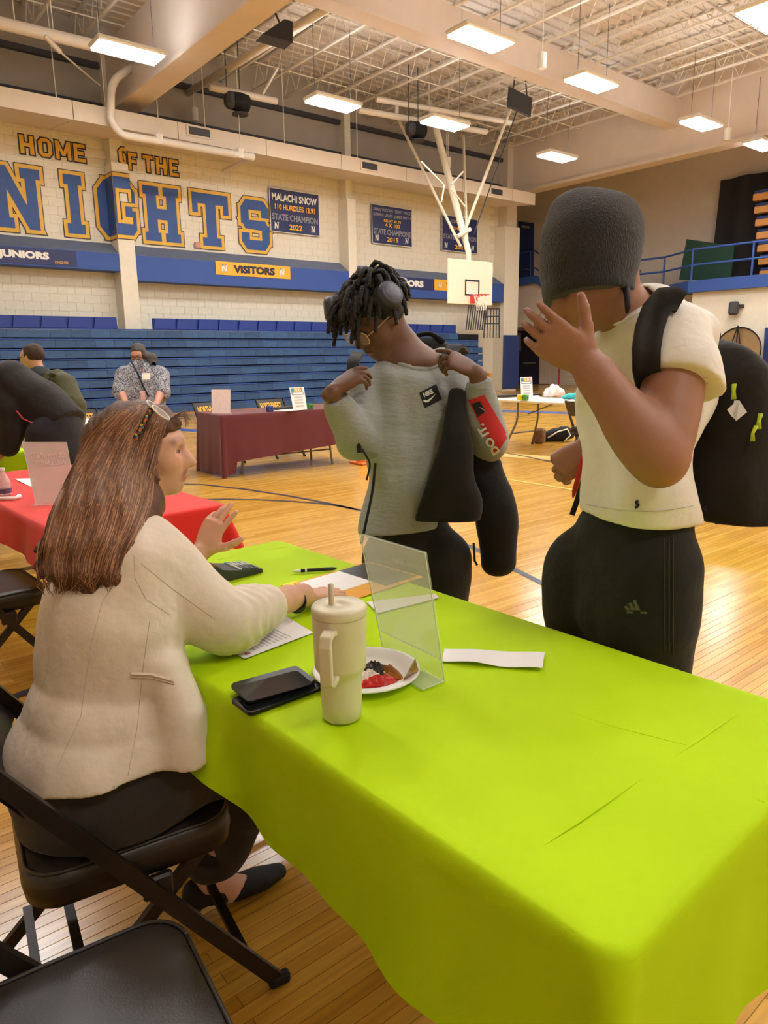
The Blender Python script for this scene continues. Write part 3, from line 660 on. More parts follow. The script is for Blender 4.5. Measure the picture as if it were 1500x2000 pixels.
obj('pipe', MB().tube([onz(700, 215, 8.0), onz(950, 258, 8.0)], .08, 10), M['steel'], p5); obj('pipe', MB().tube([onz(735, 194, 8.3), onz(1000, 240, 8.3)], .07, 10), M['steel'], p5); obj('link', MB().tube([onz(774, 232, 8.0), onz(775, 205, 8.3)], .06, 8), M['steel'], p5)
def fan(u, v, z, lab):
    q = onz(u, v, z); t = thing('projector', lab, 'projector', q)
    obj('cage', MB().box(q, (.42, .32, .36), bev=.08), M['charcoal'], t); obj('drum', MB().lathe([(0, -.2), (.2, -.2), (.22, 0), (.2, .2), (0, .2)], q + np.array([.18, 0, 0]), 16, axis=(1, 0, 0)), M['black'], t)
    obj('tray', MB().lathe([(0, 0), (.2, 0), (.2, .03), (0, .03)], q + np.array([.15, -.05, -.3]), 16), M['charcoal'], t)
    for dx in (-.15, .2): obj('hanger', MB().tube([q + np.array([dx, 0, .15]), q + np.array([dx, 0, 9.2 - z])], .012, 5), M['charcoal'], t)
fan(455, 197, 7.5, 'black winch motor hanging right of the big beam'); fan(806, 252, 7.6, 'black winch motor hanging beside the hoop mast')
for u, v, lab in ((380, 223, 'small white cylinder sensor hanging below the big beam'), (1059, 118, 'white cylinder sensor hanging right of the winch box'), (1421, 262, 'white cylinder sensor hanging by the bulkhead'), (875, 318, 'white cylinder sensor hanging behind the hoop masts')):
    q = onz(u, v, 7.6 if v < 250 else 7.1); t = thing('sensor', lab, 'sensor', q); obj('body', MB().lathe([(0, -.16), (.09, -.16), (.1, .14), (.03, .17), (0, .17)], q, 14), M['lampw'], t); obj('rod', MB().tube([q, (q[0], q[1], 9.255)], .01, 5), M['steel'], t)
q = onz(545, 62, 7.7); vs = [P(515, 66, 0), ]
spk = thing('roof_speaker', 'dark grey wedge loudspeaker fixed to the side of the big beam', 'speaker', q)
D0 = np.dot(q - CAM, CF); pg = [P(513, 66, D0), P(556, 37, D0), P(572, 42, D0), P(572, 83, D0)]
mb = MB(); back = [x + np.array([.12, .5, .05]) for x in pg]; mb.add(pg + back, [(0, 1, 2, 3), (7, 6, 5, 4), (0, 4, 5, 1), (1, 5, 6, 2), (2, 6, 7, 3), (3, 7, 4, 0)]); obj('cabinet', mb, M['charcoal'], spk)
obj('bracket', MB().tube([pg[1] + np.array([0, .2, 0]), pg[1] + np.array([-.3, .2, .5])], .02, 6), M['charcoal'], spk)
ct = thing('tension_rod', 'white steel tension rod with turnbuckle under the roof at top left', 'rod', onz(120, 100, 7.6))
obj('turnbuckle', MB().tube([ony(88, 70, 16.8), ony(118, 102, 16.9)], .05, 6), M['steel'], ct); obj('rod', MB().tube([ony(118, 102, 16.9), ony(195, 167, 17.8)], .02, 6), M['steel'], ct)
# ================================================================== tables and cloths
def cloth_mat(name, c, sheen=.2):
    m = mat(name, c, .75, var=.05, scale=4, bump=.12, bscale=900, sheen=sheen, spec=.25); return m
M['lime'] = cloth_mat('lime cloth', srgb(184, 222, 0), 0); M['red'] = cloth_mat('red cloth', srgb(226, 44, 34)); M['maroon'] = cloth_mat('maroon cloth', srgb(104, 48, 50))
M['tabletop'] = mat('white table plastic', srgb(232, 230, 222), .45, var=.03); M['greysteel'] = mat('grey steel', srgb(120, 114, 104), .4, metal=.5)
def rrect(hx, hy, r, n=8):
    pts = []
    for cx, cy, a0 in ((hx - r, hy - r, 0), (-hx + r, hy - r, 90), (-hx + r, -hy + r, 180), (hx - r, -hy + r, 270)):
        for i in range(n + 1):
            a = math.radians(a0 + 90 * i / n); pts.append((cx + r * math.cos(a), cy + r * math.sin(a), math.cos(a), math.sin(a)))
    out = []; m = len(pts)
    for i in range(m):
        a, b = pts[i], pts[(i + 1) % m]; out.append(a); d = math.hypot(b[0] - a[0], b[1] - a[1]); k = int(d / .025)
        for j in range(1, k): t = j / k; out.append(tuple(a[q] * (1 - t) + b[q] * t for q in range(4)))
    return out
def table_and_cloth(label_t, label_c, c, hx, hy, rot, m, drop, seed, corner=.07, amp=.012, z=.745, push=None, glabel=None, wave=9):
    t = thing('folding_table', label_t, 'table', (c[0], c[1], 0), rot)
    obj('tabletop', MB().box((0, 0, z - .025), (2 * hx - .01, 2 * hy - .01, .04), bev=.012), M['tabletop'], t, local=True)
    lx, ly = (hx - .12, hy - .3) if hy > hx else (hx - .3, hy - .12)
    for sx in (-1, 1):
        for sy in (-1, 1): obj('leg', MB().tube([(sx * lx, sy * ly, z - .045), (sx * lx, sy * ly, .25), (sx * (lx + .02), sy * (ly + .02), 0)], .014, 8), M['greysteel'], t, local=True)
    obj('stretcher', MB().tube([(-lx, ly, .2), (lx, ly, .2)], .01, 6).tube([(-lx, -ly, .2), (lx, -ly, .2)], .01, 6), M['greysteel'], t, local=True)
    R = random.Random(seed); ph = [R.uniform(0, 6.28) for _ in range(8)]
    loop = rrect(hx, hy, .035); n = len(loop); mb = MB(); rings = []
    for s in (0.02, .25, .5, .75, .93, .985): rings.append([(x * s, y * s, z + .0015 * math.sin(x * 14 + ph[0]) * math.sin(y * 9 + ph[1]) * (1 if s < .95 else .3)) for x, y, nx, ny in loop])
    rings.append([(x, y, z - .002) for x, y, nx, ny in loop]); rings.append([(x + nx * .007, y + ny * .007, z - .012) for x, y, nx, ny in loop])
    per = 0
    ss = []
    for i in range(n): ss.append(per); per += math.hypot(loop[(i + 1) % n][0] - loop[i][0], loop[(i + 1) % n][1] - loop[i][1])
    K = 10
    for k in range(1, K + 1):
        f = k / K; ring = []
        for i, (x, y, nx, ny) in enumerate(loop):
            s = ss[i]; dr = drop(x, y, nx, ny) * f
            cor = min(abs(nx), abs(ny)) * 1.4
            o = .007 + f * (.02 + corner * cor) + amp * f * (math.sin(s * wave + ph[2]) + .6 * math.sin(s * wave * 1.9 + ph[3]) + .3 * math.sin(s * wave * 4.3 + ph[4] + f))
            px, py = x + nx * o, y + ny * o; pz = z - .012 - dr
            if push: px, py, pz = push(px, py, pz, f, x, y)
            ring.append((px, py, pz))
        rings.append(ring)
    for r in rings: mb.v += r
    for k in range(len(rings) - 1):
        for i in range(n): mb.f.append((k * n + i, k * n + (i + 1) % n, (k + 1) * n + (i + 1) % n, (k + 1) * n + i))
    mb.f.append(tuple(range(n)))
    o = obj('tablecloth', mb, m, smooth=True, local=True); o.location = (c[0], c[1], 0); o.rotation_euler = (0, 0, rot)
    tag(o, label_c, 'tablecloth')
    return t, o
def lime_push(px, py, pz, f, x, y):
    # over the woman's lap the cloth rides up and bulges outwards
    if px < -.3 and y > -.1:
        w = min(1, max(0, (y + .13) / .05)); w = w * w * (3 - 2 * w); w2 = min(1, max(0, (1.0 - y) / .3))
        px -= .05 * f * w * w2 * math.sin(min(1, f * 1.2) * 2.0); pz += .05 * f * w
        px += .018 * math.exp(-((y + .13) / .03) ** 2) * f
    return px, py, pz
table_and_cloth('folding table under the near lime green cloth', 'bright lime green tablecloth on the near table with the tumbler', (.952, 1.285), .381, .915, math.radians(2.5), M['lime'],
                lambda x, y, nx, ny: .16 + .09 * min(1, max(0, (.9 - y) / 1.8)) + .05 * min(abs(nx), abs(ny)) * 1.4 + (.03 if ny < -.7 else 0), 3, push=lime_push, corner=.06, amp=.014, wave=8)
lc = bpy.data.objects['tablecloth']
for pts in (((960, 1352), (1100, 1410), (1300, 1488), (1493, 1567)), ((1062, 1652), (1130, 1607), (1240, 1531), (1350, 1457), (1440, 1396)), ((1085, 1382), (1200, 1420), (1340, 1455)), ((420, 1094), (480, 1083), (560, 1068))):
    w3 = [Matrix.Rotation(-math.radians(2.5), 3, 'Z') @ (Vector(onz(u, v, .7452)) - Vector((.952, 1.285, 0))) for u, v in pts]
    obj('crease', MB().tube(w3, [.0003] + [.0012] * (len(w3) - 2) + [.0003], 6, flat=1), M['lime'], lc, smooth=True, local=True)
table_and_cloth('folding table under the red cloth', 'bright red tablecloth behind the woman in the blazer', (1.03, 3.85), .375, .93, math.radians(3), M['red'], lambda x, y, nx, ny: .17 + .04 * min(abs(nx), abs(ny)) * 1.4, 5, wave=6)
table_and_cloth('folding table under the far lime green cloth', 'lime green tablecloth on the far table behind the red one', (.87, 6.72), .375, .93, math.radians(3), M['lime'], lambda x, y, nx, ny: .3, 8)
table_and_cloth('folding table under the maroon cloth', 'long maroon tablecloth reaching nearly to the floor before the bleachers', (4.76, 8.05), .93, .375, math.radians(-3), M['maroon'], lambda x, y, nx, ny: (.71 if nx < -.3 else .56 - .12 * min(1, max(0, (x + .9) / 1.8)) + .14 * (1 if x < -.78 else 0)) + .08 * (min(abs(nx), abs(ny)) > .3), 11, corner=.05, amp=.01, wave=7)
table_and_cloth('folding table under the lime cloth at the right edge', 'lime green tablecloth at the far right edge behind the backpack', (6.9, 2.35), .4, .9, 0.1, M['lime'], lambda x, y, nx, ny: .3, 13)
def bare_table(label, c, hx, hy, rot, z=.74):
    t = thing('folding_table', label, 'table', (c[0], c[1], 0), rot)
    obj('tabletop', MB().box((0, 0, z - .022), (2 * hx, 2 * hy, .044), bev=.014), M['tabletop'], t, local=True)
    for sy in (-1, 1):
        for sx in (-1, 1): obj('leg', MB().tube(rnd([(sx * (hx - .14), sy * (hy - .32), z - .04), (sx * (hx - .14), sy * (hy - .32), .42), (sx * (hx - .06), sy * (hy - .16), .02)], .1, 4), .016, 8), M['greysteel'], t, local=True, smooth=True); obj('foot_cap', MB().tube([(sx * (hx - .06), sy * (hy - .16), .03), (sx * (hx - .055), sy * (hy - .155), 0)], .019, 8), M['black'], t, local=True)
        obj('stretcher', MB().tube([(-hx + .1, sy * (hy - .24), .22), (hx - .1, sy * (hy - .24), .22)], .012, 6), M['greysteel'], t, local=True)
        obj('brace', MB().tube([(0, sy * (hy - .32), .5), (0, sy * .1, z - .05)], .011, 6), M['greysteel'], t, local=True)
    return t
bare_table('white plastic folding table with a teal bag at the right', (8.62, 6.5), .38, .93, 0)
bare_table('white folding table behind the bent person in black', (2.0, 8.2), .93, .38, 0.05)

# ================================================================== folding chairs
M['vinyl'] = mat('black vinyl', srgb(46, 40, 38), .38, var=.1, scale=12, bump=.08, bscale=300)
M['chairsteel'] = mat('dark brown steel', srgb(40, 33, 29), .42, metal=.3, var=.08)
M['rubber'] = mat('black rubber', srgb(22, 20, 20), .7)
def mk_chair():
    t = thing('folding_chair', 'x', 'chair', group='folding chairs')
    s = MB(); loop = rrect(.205, .205, .07)
    prof = [(.0, .452), (.7, .456), (.93, .455), (.975, .449), (1.0, .44), (1.0, .425)]
    rings = [[(x * f, y * f, z) for x, y, a, b in loop] for f, z in prof]; n = len(loop)
    for r in rings: s.v += r
    for k in range(len(rings) - 1):
        for i in range(n): s.f.append((k * n + i, k * n + (i + 1) % n, (k + 1) * n + (i + 1) % n, (k + 1) * n + i))
    st = obj('seat', s, M['vinyl'], t, local=True, smooth=True)
    obj('piping', MB().tube([(x * .962, y * .962, .4545) for x, y, a, b in loop] + [(loop[0][0] * .962, loop[0][1] * .962, .4545)], .004, 5), M['vinyl'], st, local=True, smooth=True)
    p = MB(); rings = [[(x * f, y * f, z) for x, y, a, b in loop] for f, z in ((1.0, .428), (1.01, .415), (.99, .385), (.93, .38), (.0, .38))]
    for r in rings: p.v += r
    for k in range(4):
        for i in range(n): p.f.append((k * n + i, k * n + (i + 1) % n, (k + 1) * n + (i + 1) % n, (k + 1) * n + i))
    obj('seat_pan', p, M['chairsteel'], t, local=True, smooth=True)
    for sy in (-1, 1):
        y = sy * .222
        obj('front_leg', MB().bar((-.30, y, .80), (.27, y, .012), .016, .032, up=(1, 0, 0)), M['chairsteel'], t, local=True)
        obj('rear_leg', MB().bar((.15, sy * .195, .42), (-.27, sy * .195, .012), .016, .028, up=(1, 0, 0)), M['chairsteel'], t, local=True)
        obj('foot_cap', MB().box((.272, y, .014), (.05, .026, .028), bev=.006), M['rubber'], t, local=True)
        obj('foot_cap', MB().box((-.272, sy * .195, .014), (.05, .026, .028), bev=.006), M['rubber'], t, local=True)
        obj('hinge', MB().box((.03, sy * .21, .36), (.06, .02, .05), bev=.005), M['chairsteel'], t, local=True)
    obj('crossbar', MB().bar((.2, -.222, .11), (.2, .222, .11), .02, .014), M['chairsteel'], t, local=True)
    obj('crossbar', MB().bar((-.2, -.195, .11), (-.2, .195, .11), .02, .014), M['chairsteel'], t, local=True)
    obj('crossbar', MB().bar((-.12, -.195, .2), (-.12, .195, .2), .02, .014), M['chairsteel'], t, local=True)
    bk = MB(); nn = 12
    prof = lambda a, c: (-.30 + (.80 - (.60 + .2 * c)) * .72 - .03 + .028 * (1 - (2 * a - 1) ** 2) * -1, (2 * a - 1) * .222, .60 + .2 * c)
    bk.grid(lambda a, c: prof(a, c), nn, 6); bk.grid(lambda a, c: tuple(np.array(prof(a, c)) + np.array([.018, 0, 0])), nn, 6)
    obj('backrest', bk, M['vinyl'], t, local=True, smooth=True)
    return t
CH = mk_chair(); CH.location = (.42, 1.475, 0); CH.rotation_euler = (0, 0, math.radians(-8)); CH['label'] = 'black folding chair that the woman in the blazer sits on'
dup(CH, (.165, .895, 0), math.radians(-6), 'empty black folding chair in the bottom left corner')
dup(CH, (.50, 3.36, 0), math.radians(4), 'dark folding chair tucked at the red table')
dup(CH, (8.0, 5.55, 0), math.radians(10), 'black folding chair beside the white table at the right')
for (u, v), lab in (((405, 792), 'folding chair with gold lettering behind the white sign on the maroon table'), ((525, 788), 'folding chair with gold lettering at the middle of the maroon table'), ((152, 824), 'folding chair with gold lettering behind the left white table')):
    q = ony(u, v, 9.25); c = dup(CH, (q[0], 8.95, 0), math.radians(-92), lab)
    lt = MB(); cols = put_text('NORTHWEST', (-.17, 0, 0), (1, 0, 0), (0, 0, 1), .1, .34, .03)
    lt.add([(-.262 + .03 * (1 - (p[0] / .2) ** 2) * -1 - .006 + (.80 - (.68 + p[2])) * .72 - .035, -p[0] * -1, .675 + p[2]) for p in cols.v], cols.f)
    lt2 = MB(); lt2.add([(-.30 + (.80 - (.655 + p[2])) * .72 - .036 - .028 * (1 - (p[0] / .222) ** 2), -p[0], .655 + p[2]) for p in cols.v], cols.f)
    lt3 = MB(); lt3.add([(x + .030, -y, z) for x, y, z in lt2.v], cols.f)
    obj('lettering', lt3, M['goldprint'], c, local=True)

# ================================================================== things on the near table
ZT_ = .7475
M['cup'] = mat('cream tumbler', srgb(216, 208, 180), .38, var=.02); M['phone'] = mat('black phone case', srgb(24, 26, 24), .35, var=.05); M['glassblk'] = mat('phone glass', srgb(22, 26, 28), .08, var=.3, scale=14)
c = onz(668, 1398, ZT_); tu = thing('tumbler', 'tall cream tumbler with handle and straw on the lime cloth', 'tumbler', c)
obj('body', MB().lathe([(0, 0), (.033, 0), (.0362, .003), (.0375, .03), (.0382, .083), (.0395, .09), (.0462, .1), (.0472, .106), (.049, .196), (.049, .2)], c, 40), M['cup'], tu, smooth=True)
obj('lid', MB().lathe([(.049, .2005), (.050, .203), (.050, .214), (.0475, .218), (.012, .22), (.011, .217), (0, .217)], c, 40), M['cup'], tu, smooth=True)
hd = np.array([-.80, -.60, 0]); hp = [c + hd * .046 + np.array([0, 0, .182]), c + hd * .060 + np.array([0, 0, .186]), c + hd * .076 + np.array([0, 0, .183]), c + hd * .081 + np.array([0, 0, .168]), c + hd * .080 + np.array([0, 0, .13]), c + hd * .077 + np.array([0, 0, .099]), c + hd * .066 + np.array([0, 0, .093]), c + hd * .044 + np.array([0, 0, .097])]
hm = MB(); hs = np.cross(hd, [0, 0, 1])
for i in range(len(hp)):
    t = hp[min(i + 1, 7)] - hp[max(i - 1, 0)]; t = t / np.linalg.norm(t); nn = np.cross(hs, t)
    for a, b in ((-1, -1), (1, -1), (1, 1), (-1, 1)): hm.v.append(tuple(hp[i] + hs * .0115 * a + nn * .0055 * b))
for i in range(7):
    for j in range(4): hm.f.append((i * 4 + j, i * 4 + (j + 1) % 4, (i + 1) * 4 + (j + 1) % 4, (i + 1) * 4 + j))
ho_ = obj('handle', hm, M['cup'], tu); bv = ho_.modifiers.new('b', 'BEVEL'); bv.width = .004; bv.segments = 3; bv.limit_method = 'ANGLE'
obj('straw', MB().tube([c + np.array([-.012, .004, .18]), c + np.array([-.0135, .004, .258])], .0052, 12), mat('straw', srgb(196, 182, 150), .4), tu, smooth=True)
def slab(corners, th, name, m, parent=None, bev=.004, **k):
    """rounded flat body from four table-plane corners"""
    cs = [np.array(p, float) for p in corners]; ce = sum(cs) / 4
    ex = (cs[1] - cs[0] + cs[2] - cs[3]) / 2; lx = np.linalg.norm(ex); ex /= lx; ey = (cs[3] - cs[0] + cs[2] - cs[1]) / 2; ly = np.linalg.norm(ey); ey = ey - ex * (ey @ ex); ey /= np.linalg.norm(ey)
    r = min(bev * 2.5, lx * .2, ly * .2); loop = rrect(lx / 2, ly / 2, r); e = min(.0015, th / 3); mb = MB(); n = len(loop)
    for f, z in ((0, 0), (1 - 2 * e / lx, 0), (1, e), (1, th - e), (1 - 2 * e / lx, th), (0, th)):
        mb.v += [tuple(ce + ex * x * f + ey * y * f + np.array([0, 0, z])) for x, y, a, b in loop]
    for kk in range(5):
        for i in range(n): mb.f.append((kk * n + i, kk * n + (i + 1) % n, (kk + 1) * n + (i + 1) % n, (kk + 1) * n + i))
    return obj(name, mb, m, parent, **k), ce, ex, ey, lx, ly
def tpl(px, z): return [onz(u, v, z) for u, v in px]
ph2 = thing('mobile_phone', 'lower black phone lying rotated under the other phone', 'phone', onz(500, 1380, ZT_))
slab(tpl(((445, 1372), (600, 1322), (628, 1346), (492, 1402)), ZT_), .0085, 'case', M['phone'], ph2)
slab(tpl(((452, 1372), (600, 1326), (620, 1345), (494, 1394)), ZT_ + .0087), .0006, 'screen', M['glassblk'], ph2)
ph1 = thing('mobile_phone', 'upper black phone with cracked glossy screen beside the tumbler', 'phone', onz(530, 1340, ZT_ + .0095))
slab(tpl(((443, 1345), (577, 1308), (622, 1335), (490, 1375)), ZT_ + .0095), .0095, 'case', M['phone'], ph1)
slab(tpl(((449, 1344), (576, 1311), (616, 1334), (491, 1370)), ZT_ + .0192), .0006, 'screen', M['glassblk'], ph1)
# plate with wrappers
pc = onz(722, 1322, ZT_); pc = (onz(610, 1320, ZT_) + onz(822, 1318, ZT_)) / 2
pl = tag(obj('paper_plate', MB().lathe([(0, .003), (.072, .003), (.082, .008), (.088, .0135), (.104, .0165), (.112, .0165), (.112, .0145), (.09, .011), (.074, 0), (0, 0)], pc, 56), mat('white paper plate', srgb(238, 238, 234), .6, var=.02), smooth=True), 'round white paper plate holding snack wrappers', 'plate')
M['wred'] = mat('red wrapper foil', srgb(196, 36, 34), .25, var=.25, scale=60, bump=.4, bscale=70); M['wblk'] = mat('black print foil', srgb(40, 34, 30), .3, var=.3, scale=60); M['wgold'] = mat('gold brown foil', srgb(160, 106, 48), .22, metal=.4, var=.45, scale=45, bump=.4, bscale=60)
wr = thing('snack_wrapper', 'crumpled red black and white snack wrapper on the paper plate', 'wrapper', onz(742, 1330, ZT_ + .004))
def crumple(px, z, h, seed, nu=12, nv=8):
    cs = tpl(px, z); R = np.random.default_rng(seed); hh = R.random((nu + 1, nv + 1))
    def f(a, c):
        i, j = round(a * nu), round(c * nv); p = (cs[0] * (1 - a) + cs[1] * a) * (1 - c) + (cs[3] * (1 - a) + cs[2] * a) * c
        e = math.sin(math.pi * a) * .7 + .3; e *= math.sin(math.pi * c) * .8 + .2
        return p + np.array([0, 0, h * e * (.55 + .45 * hh[i, j])])
    mb = MB(); mb.grid(f, nu, nv); mb.grid(lambda a, c: f(a, c) * 1 - np.array([0, 0, min(.002, f(a, c)[2] - z + .0005)]), nu, nv); return mb
obj('red_side', crumple(((700, 1332), (776, 1322), (774, 1343), (702, 1345)), ZT_ + .004, .022, 1), M['wred'], wr)
obj('white_panel', crumple(((694, 1318), (740, 1316), (748, 1336), (694, 1340)), ZT_ + .006, .026, 2), mat('wrapper white', srgb(226, 212, 200), .3, var=.12, scale=60), wr)
obj('black_flap', crumple(((708, 1302), (748, 1298), (756, 1318), (706, 1320)), ZT_ + .005, .024, 3), M['wblk'], wr)
obj('gold_flap', crumple(((744, 1298), (780, 1316), (790, 1332), (750, 1322)), ZT_ + .005, .022, 4), M['wgold'], wr)
w2 = onz(785, 1332, ZT_ + .012); vs = [w2, onz(818, 1312, ZT_ + .014), onz(803, 1318, ZT_ + .05), onz(800, 1325, ZT_ + .012)]
D2 = np.dot(w2 - CAM, CF); apex = P(811, 1285, D2 + .02); mid = P(800, 1312, D2 - .015)
tag(obj('wrapper_corner', MB().add([w2, vs[1], apex, mid, P(795, 1322, D2 + .02)], [(0, 3, 2), (3, 1, 2), (0, 1, 3), (0, 2, 4), (4, 2, 1), (0, 4, 1)]), M['wgold']), 'torn gold triangular wrapper end standing at the plate rim', 'wrapper')
# acrylic sign holders
def acrylic():
    m = bpy.data.materials.new('clear acrylic'); m.use_nodes = True; nt = m.node_tree; b = nt.nodes['Principled BSDF']
    b.inputs['Base Color'].default_value = (.97, 1, .97, 1); b.inputs['Roughness'].default_value = .03; b.inputs['Alpha'].default_value = .2; b.inputs['Specular IOR Level'].default_value = .9; b.inputs['Coat Weight'].default_value = .3; return m
M['acrylic'] = acrylic()
M['edge'] = mat('acrylic edge', srgb(226, 236, 220), .1, var=0, alpha=.75)
def panel(a, b, c, d, th, nrm): return MB().add([a, b, c, d] + [np.array(p) + np.array(nrm) * th for p in (a, b, c, d)], [(0, 1, 2, 3), (7, 6, 5, 4), (0, 4, 5, 1), (1, 5, 6, 2), (2, 6, 7, 3), (3, 7, 4, 0)])
def holder(label, BL, BR, TL, TR, foot, paper=None, txt=True):
    BL, BR, TL, TR = map(np.array, (BL, BR, TL, TR)); n = np.cross(BR - BL, TL - BL); n /= np.linalg.norm(n)
    if n[0] > 0: n = -n
    t = thing('sign_holder', label, 'sign holder', (BL + BR) / 2)
    obj('front_sheet', panel(BL, BR, TR, TL, .002, n), M['acrylic'], t)
    g = n * .005; k = .16
    obj('back_sheet', panel(BL * (1 - k) + TL * k - g, BR * (1 - k) + TR * k - g, TR - g, TL - g, .002, n), M['acrylic'], t)
    f = np.array(foot); obj('foot', panel(BL, BR, BR + f, BL + f, .002, (0, 0, 1)), M['acrylic'], t)
    e = MB()
    for a, b in ((BL, TL), (BR, TR), (TL, TR), (BL * (1 - k) + TL * k - g, BR * (1 - k) + TR * k - g), (BR, BR + f), (BL + f, BR + f)): e.tube([a, b], .0013, 5)
    obj('edges', e, M['edge'], t)
    if paper is not None:
        obj('insert', panel(BL * .99 + TL * .01 - g * .4, BR * .99 + TR * .01 - g * .4, TR - g * .4, TL - g * .4, .0004, n), paper, t)
    return t, n
BR, BL = onz(868, 1330, ZT_), onz(748, 1268, ZT_); TR, TL = ony(830, 1080, BR[1]), ony(703, 1043, BL[1])
sh, n_ = holder('clear acrylic sign holder standing by the paper plate', BL, BR, TL, TR, (-.06, .0, .0))
ex = (BL - BR) / np.linalg.norm(BL - BR); ey = (TR - BR) / np.linalg.norm(TR - BR)
ins = mat('faint ink', srgb(150, 158, 140), .6, var=0, alpha=.45)
obj('lettering', put_text('Credit Card', BR + ex * .04 + ey * .205 - n_ * .006, ex, ey, .014, .085, .02), ins, sh)
obj('lettering', put_text('Family Tree', BR + ex * .02 + ey * .232 - n_ * .006, ex, ey, .02, .1, .02), ins, sh)
q = onz(110, 983, ZT_); red_in = mat('pale pink insert', srgb(240, 190, 186), .5, var=.05, alpha=.62)
BLr, BRr = onz(70, 983, ZT_), onz(150, 981, ZT_); nrm = None
Dl, Dr = np.dot(BLr - CAM, CF), np.dot(BRr - CAM, CF)
sh2, n2 = holder('pale acrylic sign holder with pink sheet on the red cloth', BLr, BRr, P(43, 864, Dl + .08), P(130, 864, Dr + .08), np.array([-.03, -.05, 0]), red_in)
ex2 = (BRr - BLr) / np.linalg.norm(BRr - BLr); ey2 = (P(43, 864, Dl + .08) - BLr); hh2 = np.linalg.norm(ey2); ey2 /= hh2
obj('lettering', put_text('COMMUNITY', BLr + ex2 * .19 + ey2 * .235 + n2 * .004, -ex2, ey2, .03, .17, .02), mat('pink ink', srgb(250, 214, 206), .5, alpha=.7), sh2)
obj('lettering', put_text('WELLNESS', BLr + ex2 * .19 + ey2 * .195 + n2 * .004, -ex2, ey2, .025, .15, .02), bpy.data.materials['pink ink'], sh2)
# paper things
M['paper'] = mat('white paper', srgb(244, 242, 240), .7, var=.02)
M['ink'] = mat('grey ink', srgb(96, 96, 104), .7, var=0); M['inkred'] = mat('red ink', srgb(190, 60, 80), .7, var=0)
def sheet(px, label, name='paper_sheet', z=ZT_ + .0004, curl=.0, cat='paper', m=None):
    cs = tpl(px, z); mb = MB()
    f = lambda a, c: (cs[0] * (1 - a) + cs[1] * a) * (1 - c) + (cs[3] * (1 - a) + cs[2] * a) * c + np.array([0, 0, curl * (math.sin(a * 5) ** 2) * (1 if c > .4 else .4) + .0008])
    mb.grid(f, 14, 6); mb.grid(lambda a, c: f(a, c) - np.array([0, 0, .0005]), 14, 6)
    o = obj(name, mb, m or M['paper'], smooth=True); return tag(o, label, cat), cs
sheet(((868, 1268), (1064, 1276), (1059, 1310), (862, 1292)), 'blank white paper strip right of the acrylic holder', 'paper_strip', curl=.006)
o, cs = sheet(((392, 1240), (478, 1287), (612, 1236), (560, 1205)), 'white printed sheet under the blazer sleeve')
e1 = (cs[1] - cs[0]); e1 /= np.linalg.norm(e1); e2 = (cs[2] - cs[1]); e2l = np.linalg.norm(e2); e2 /= e2l
tm = put_text('Stations', cs[1] + e2 * .012 - e1 * .012 + np.array([0, 0, .0014]), -e1, e2, .014, .07, .02); obj('lettering', tm, M['inkred'], o)
tl = MB()
for i in range(10): put_text('m ini lome tiems irtem omia sit' [i:i + 22], cs[1] + e2 * (.04 + .0115 * i) - e1 * .02 + np.array([0, 0, .0014]), -e1, e2, .0055, .1 - .012 * (i % 3), .01, tl)
obj('lettering', tl, M['ink'], o)
sheet(((716, 1176), (850, 1160), (858, 1168), (738, 1198)), 'white slip of paper behind the acrylic holder', 'paper_slip')
ev = thing('envelope', 'orange envelope with a printed white form under the woman\'s hand', 'envelope', onz(640, 1135, ZT_))
A_, B_ = onz(572, 1141, ZT_), onz(716, 1100, ZT_); dn = np.array([.0, -.235, 0])
ea = (B_ - A_); ea /= np.linalg.norm(ea); eb = np.array([ea[1], -ea[0], 0])
slab([A_, A_ + ea * .31, A_ + ea * .31 + eb * .235, A_ + eb * .235], .003, 'envelope_body', mat('orange manila', srgb(232, 166, 52), .6), ev, bev=.002)
slab([A_ + ea * .012 + eb * .012, A_ + ea * .215 + eb * .012, A_ + ea * .215 + eb * .16, A_ + ea * .012 + eb * .16], .001, 'form', M['paper'], ev, bev=.001)
for q in ev.children: pass
ev.children[-1].location.z += .0032
blk = slab([A_ + ea * .22 + eb * .01, A_ + ea * .30 + eb * .01, A_ + ea * .30 + eb * .215, A_ + ea * .12 + eb * .215], .001, 'black_card', mat('black card print', srgb(48, 46, 44), .5, var=.3, scale=60), ev, bev=.001)[0]; blk.location.z += .0033
yl = tag(slab(tpl(((560, 1141), (590, 1132), (600, 1150), (572, 1158)), ZT_), .0012, 'sticky_note', mat('yellow note', srgb(246, 220, 40), .6), bev=.001)[0], 'yellow note sticking out beside the envelope', 'note')
# pen
a, b = onz(568, 1116, ZT_ + .006), onz(658, 1110, ZT_ + .006); pe = thing('pen', 'black and white click pen beside the envelope', 'pen', a - np.array([0, 0, .006]))
d_ = (b - a); obj('barrel', MB().tube([a + d_ * .2, a + d_ * .22, a + d_ * .9, a + d_ * .97], [.004, .0058, .0055, .004], 10), M['phone'], pe, smooth=True)
obj('grip', MB().tube([a + d_ * .03, a + d_ * .12, a + d_ * .34, a + d_ * .36], [.002, .0045, .006, .0045], 10), M['paper'], pe, smooth=True); obj('tip', MB().tube([a, a + d_ * .04], [.0008, .002], 8), M['chrome'], pe)
obj('clicker', MB().tube([a + d_ * .97, a + d_ * 1.0], .003, 8), M['chrome'], pe)
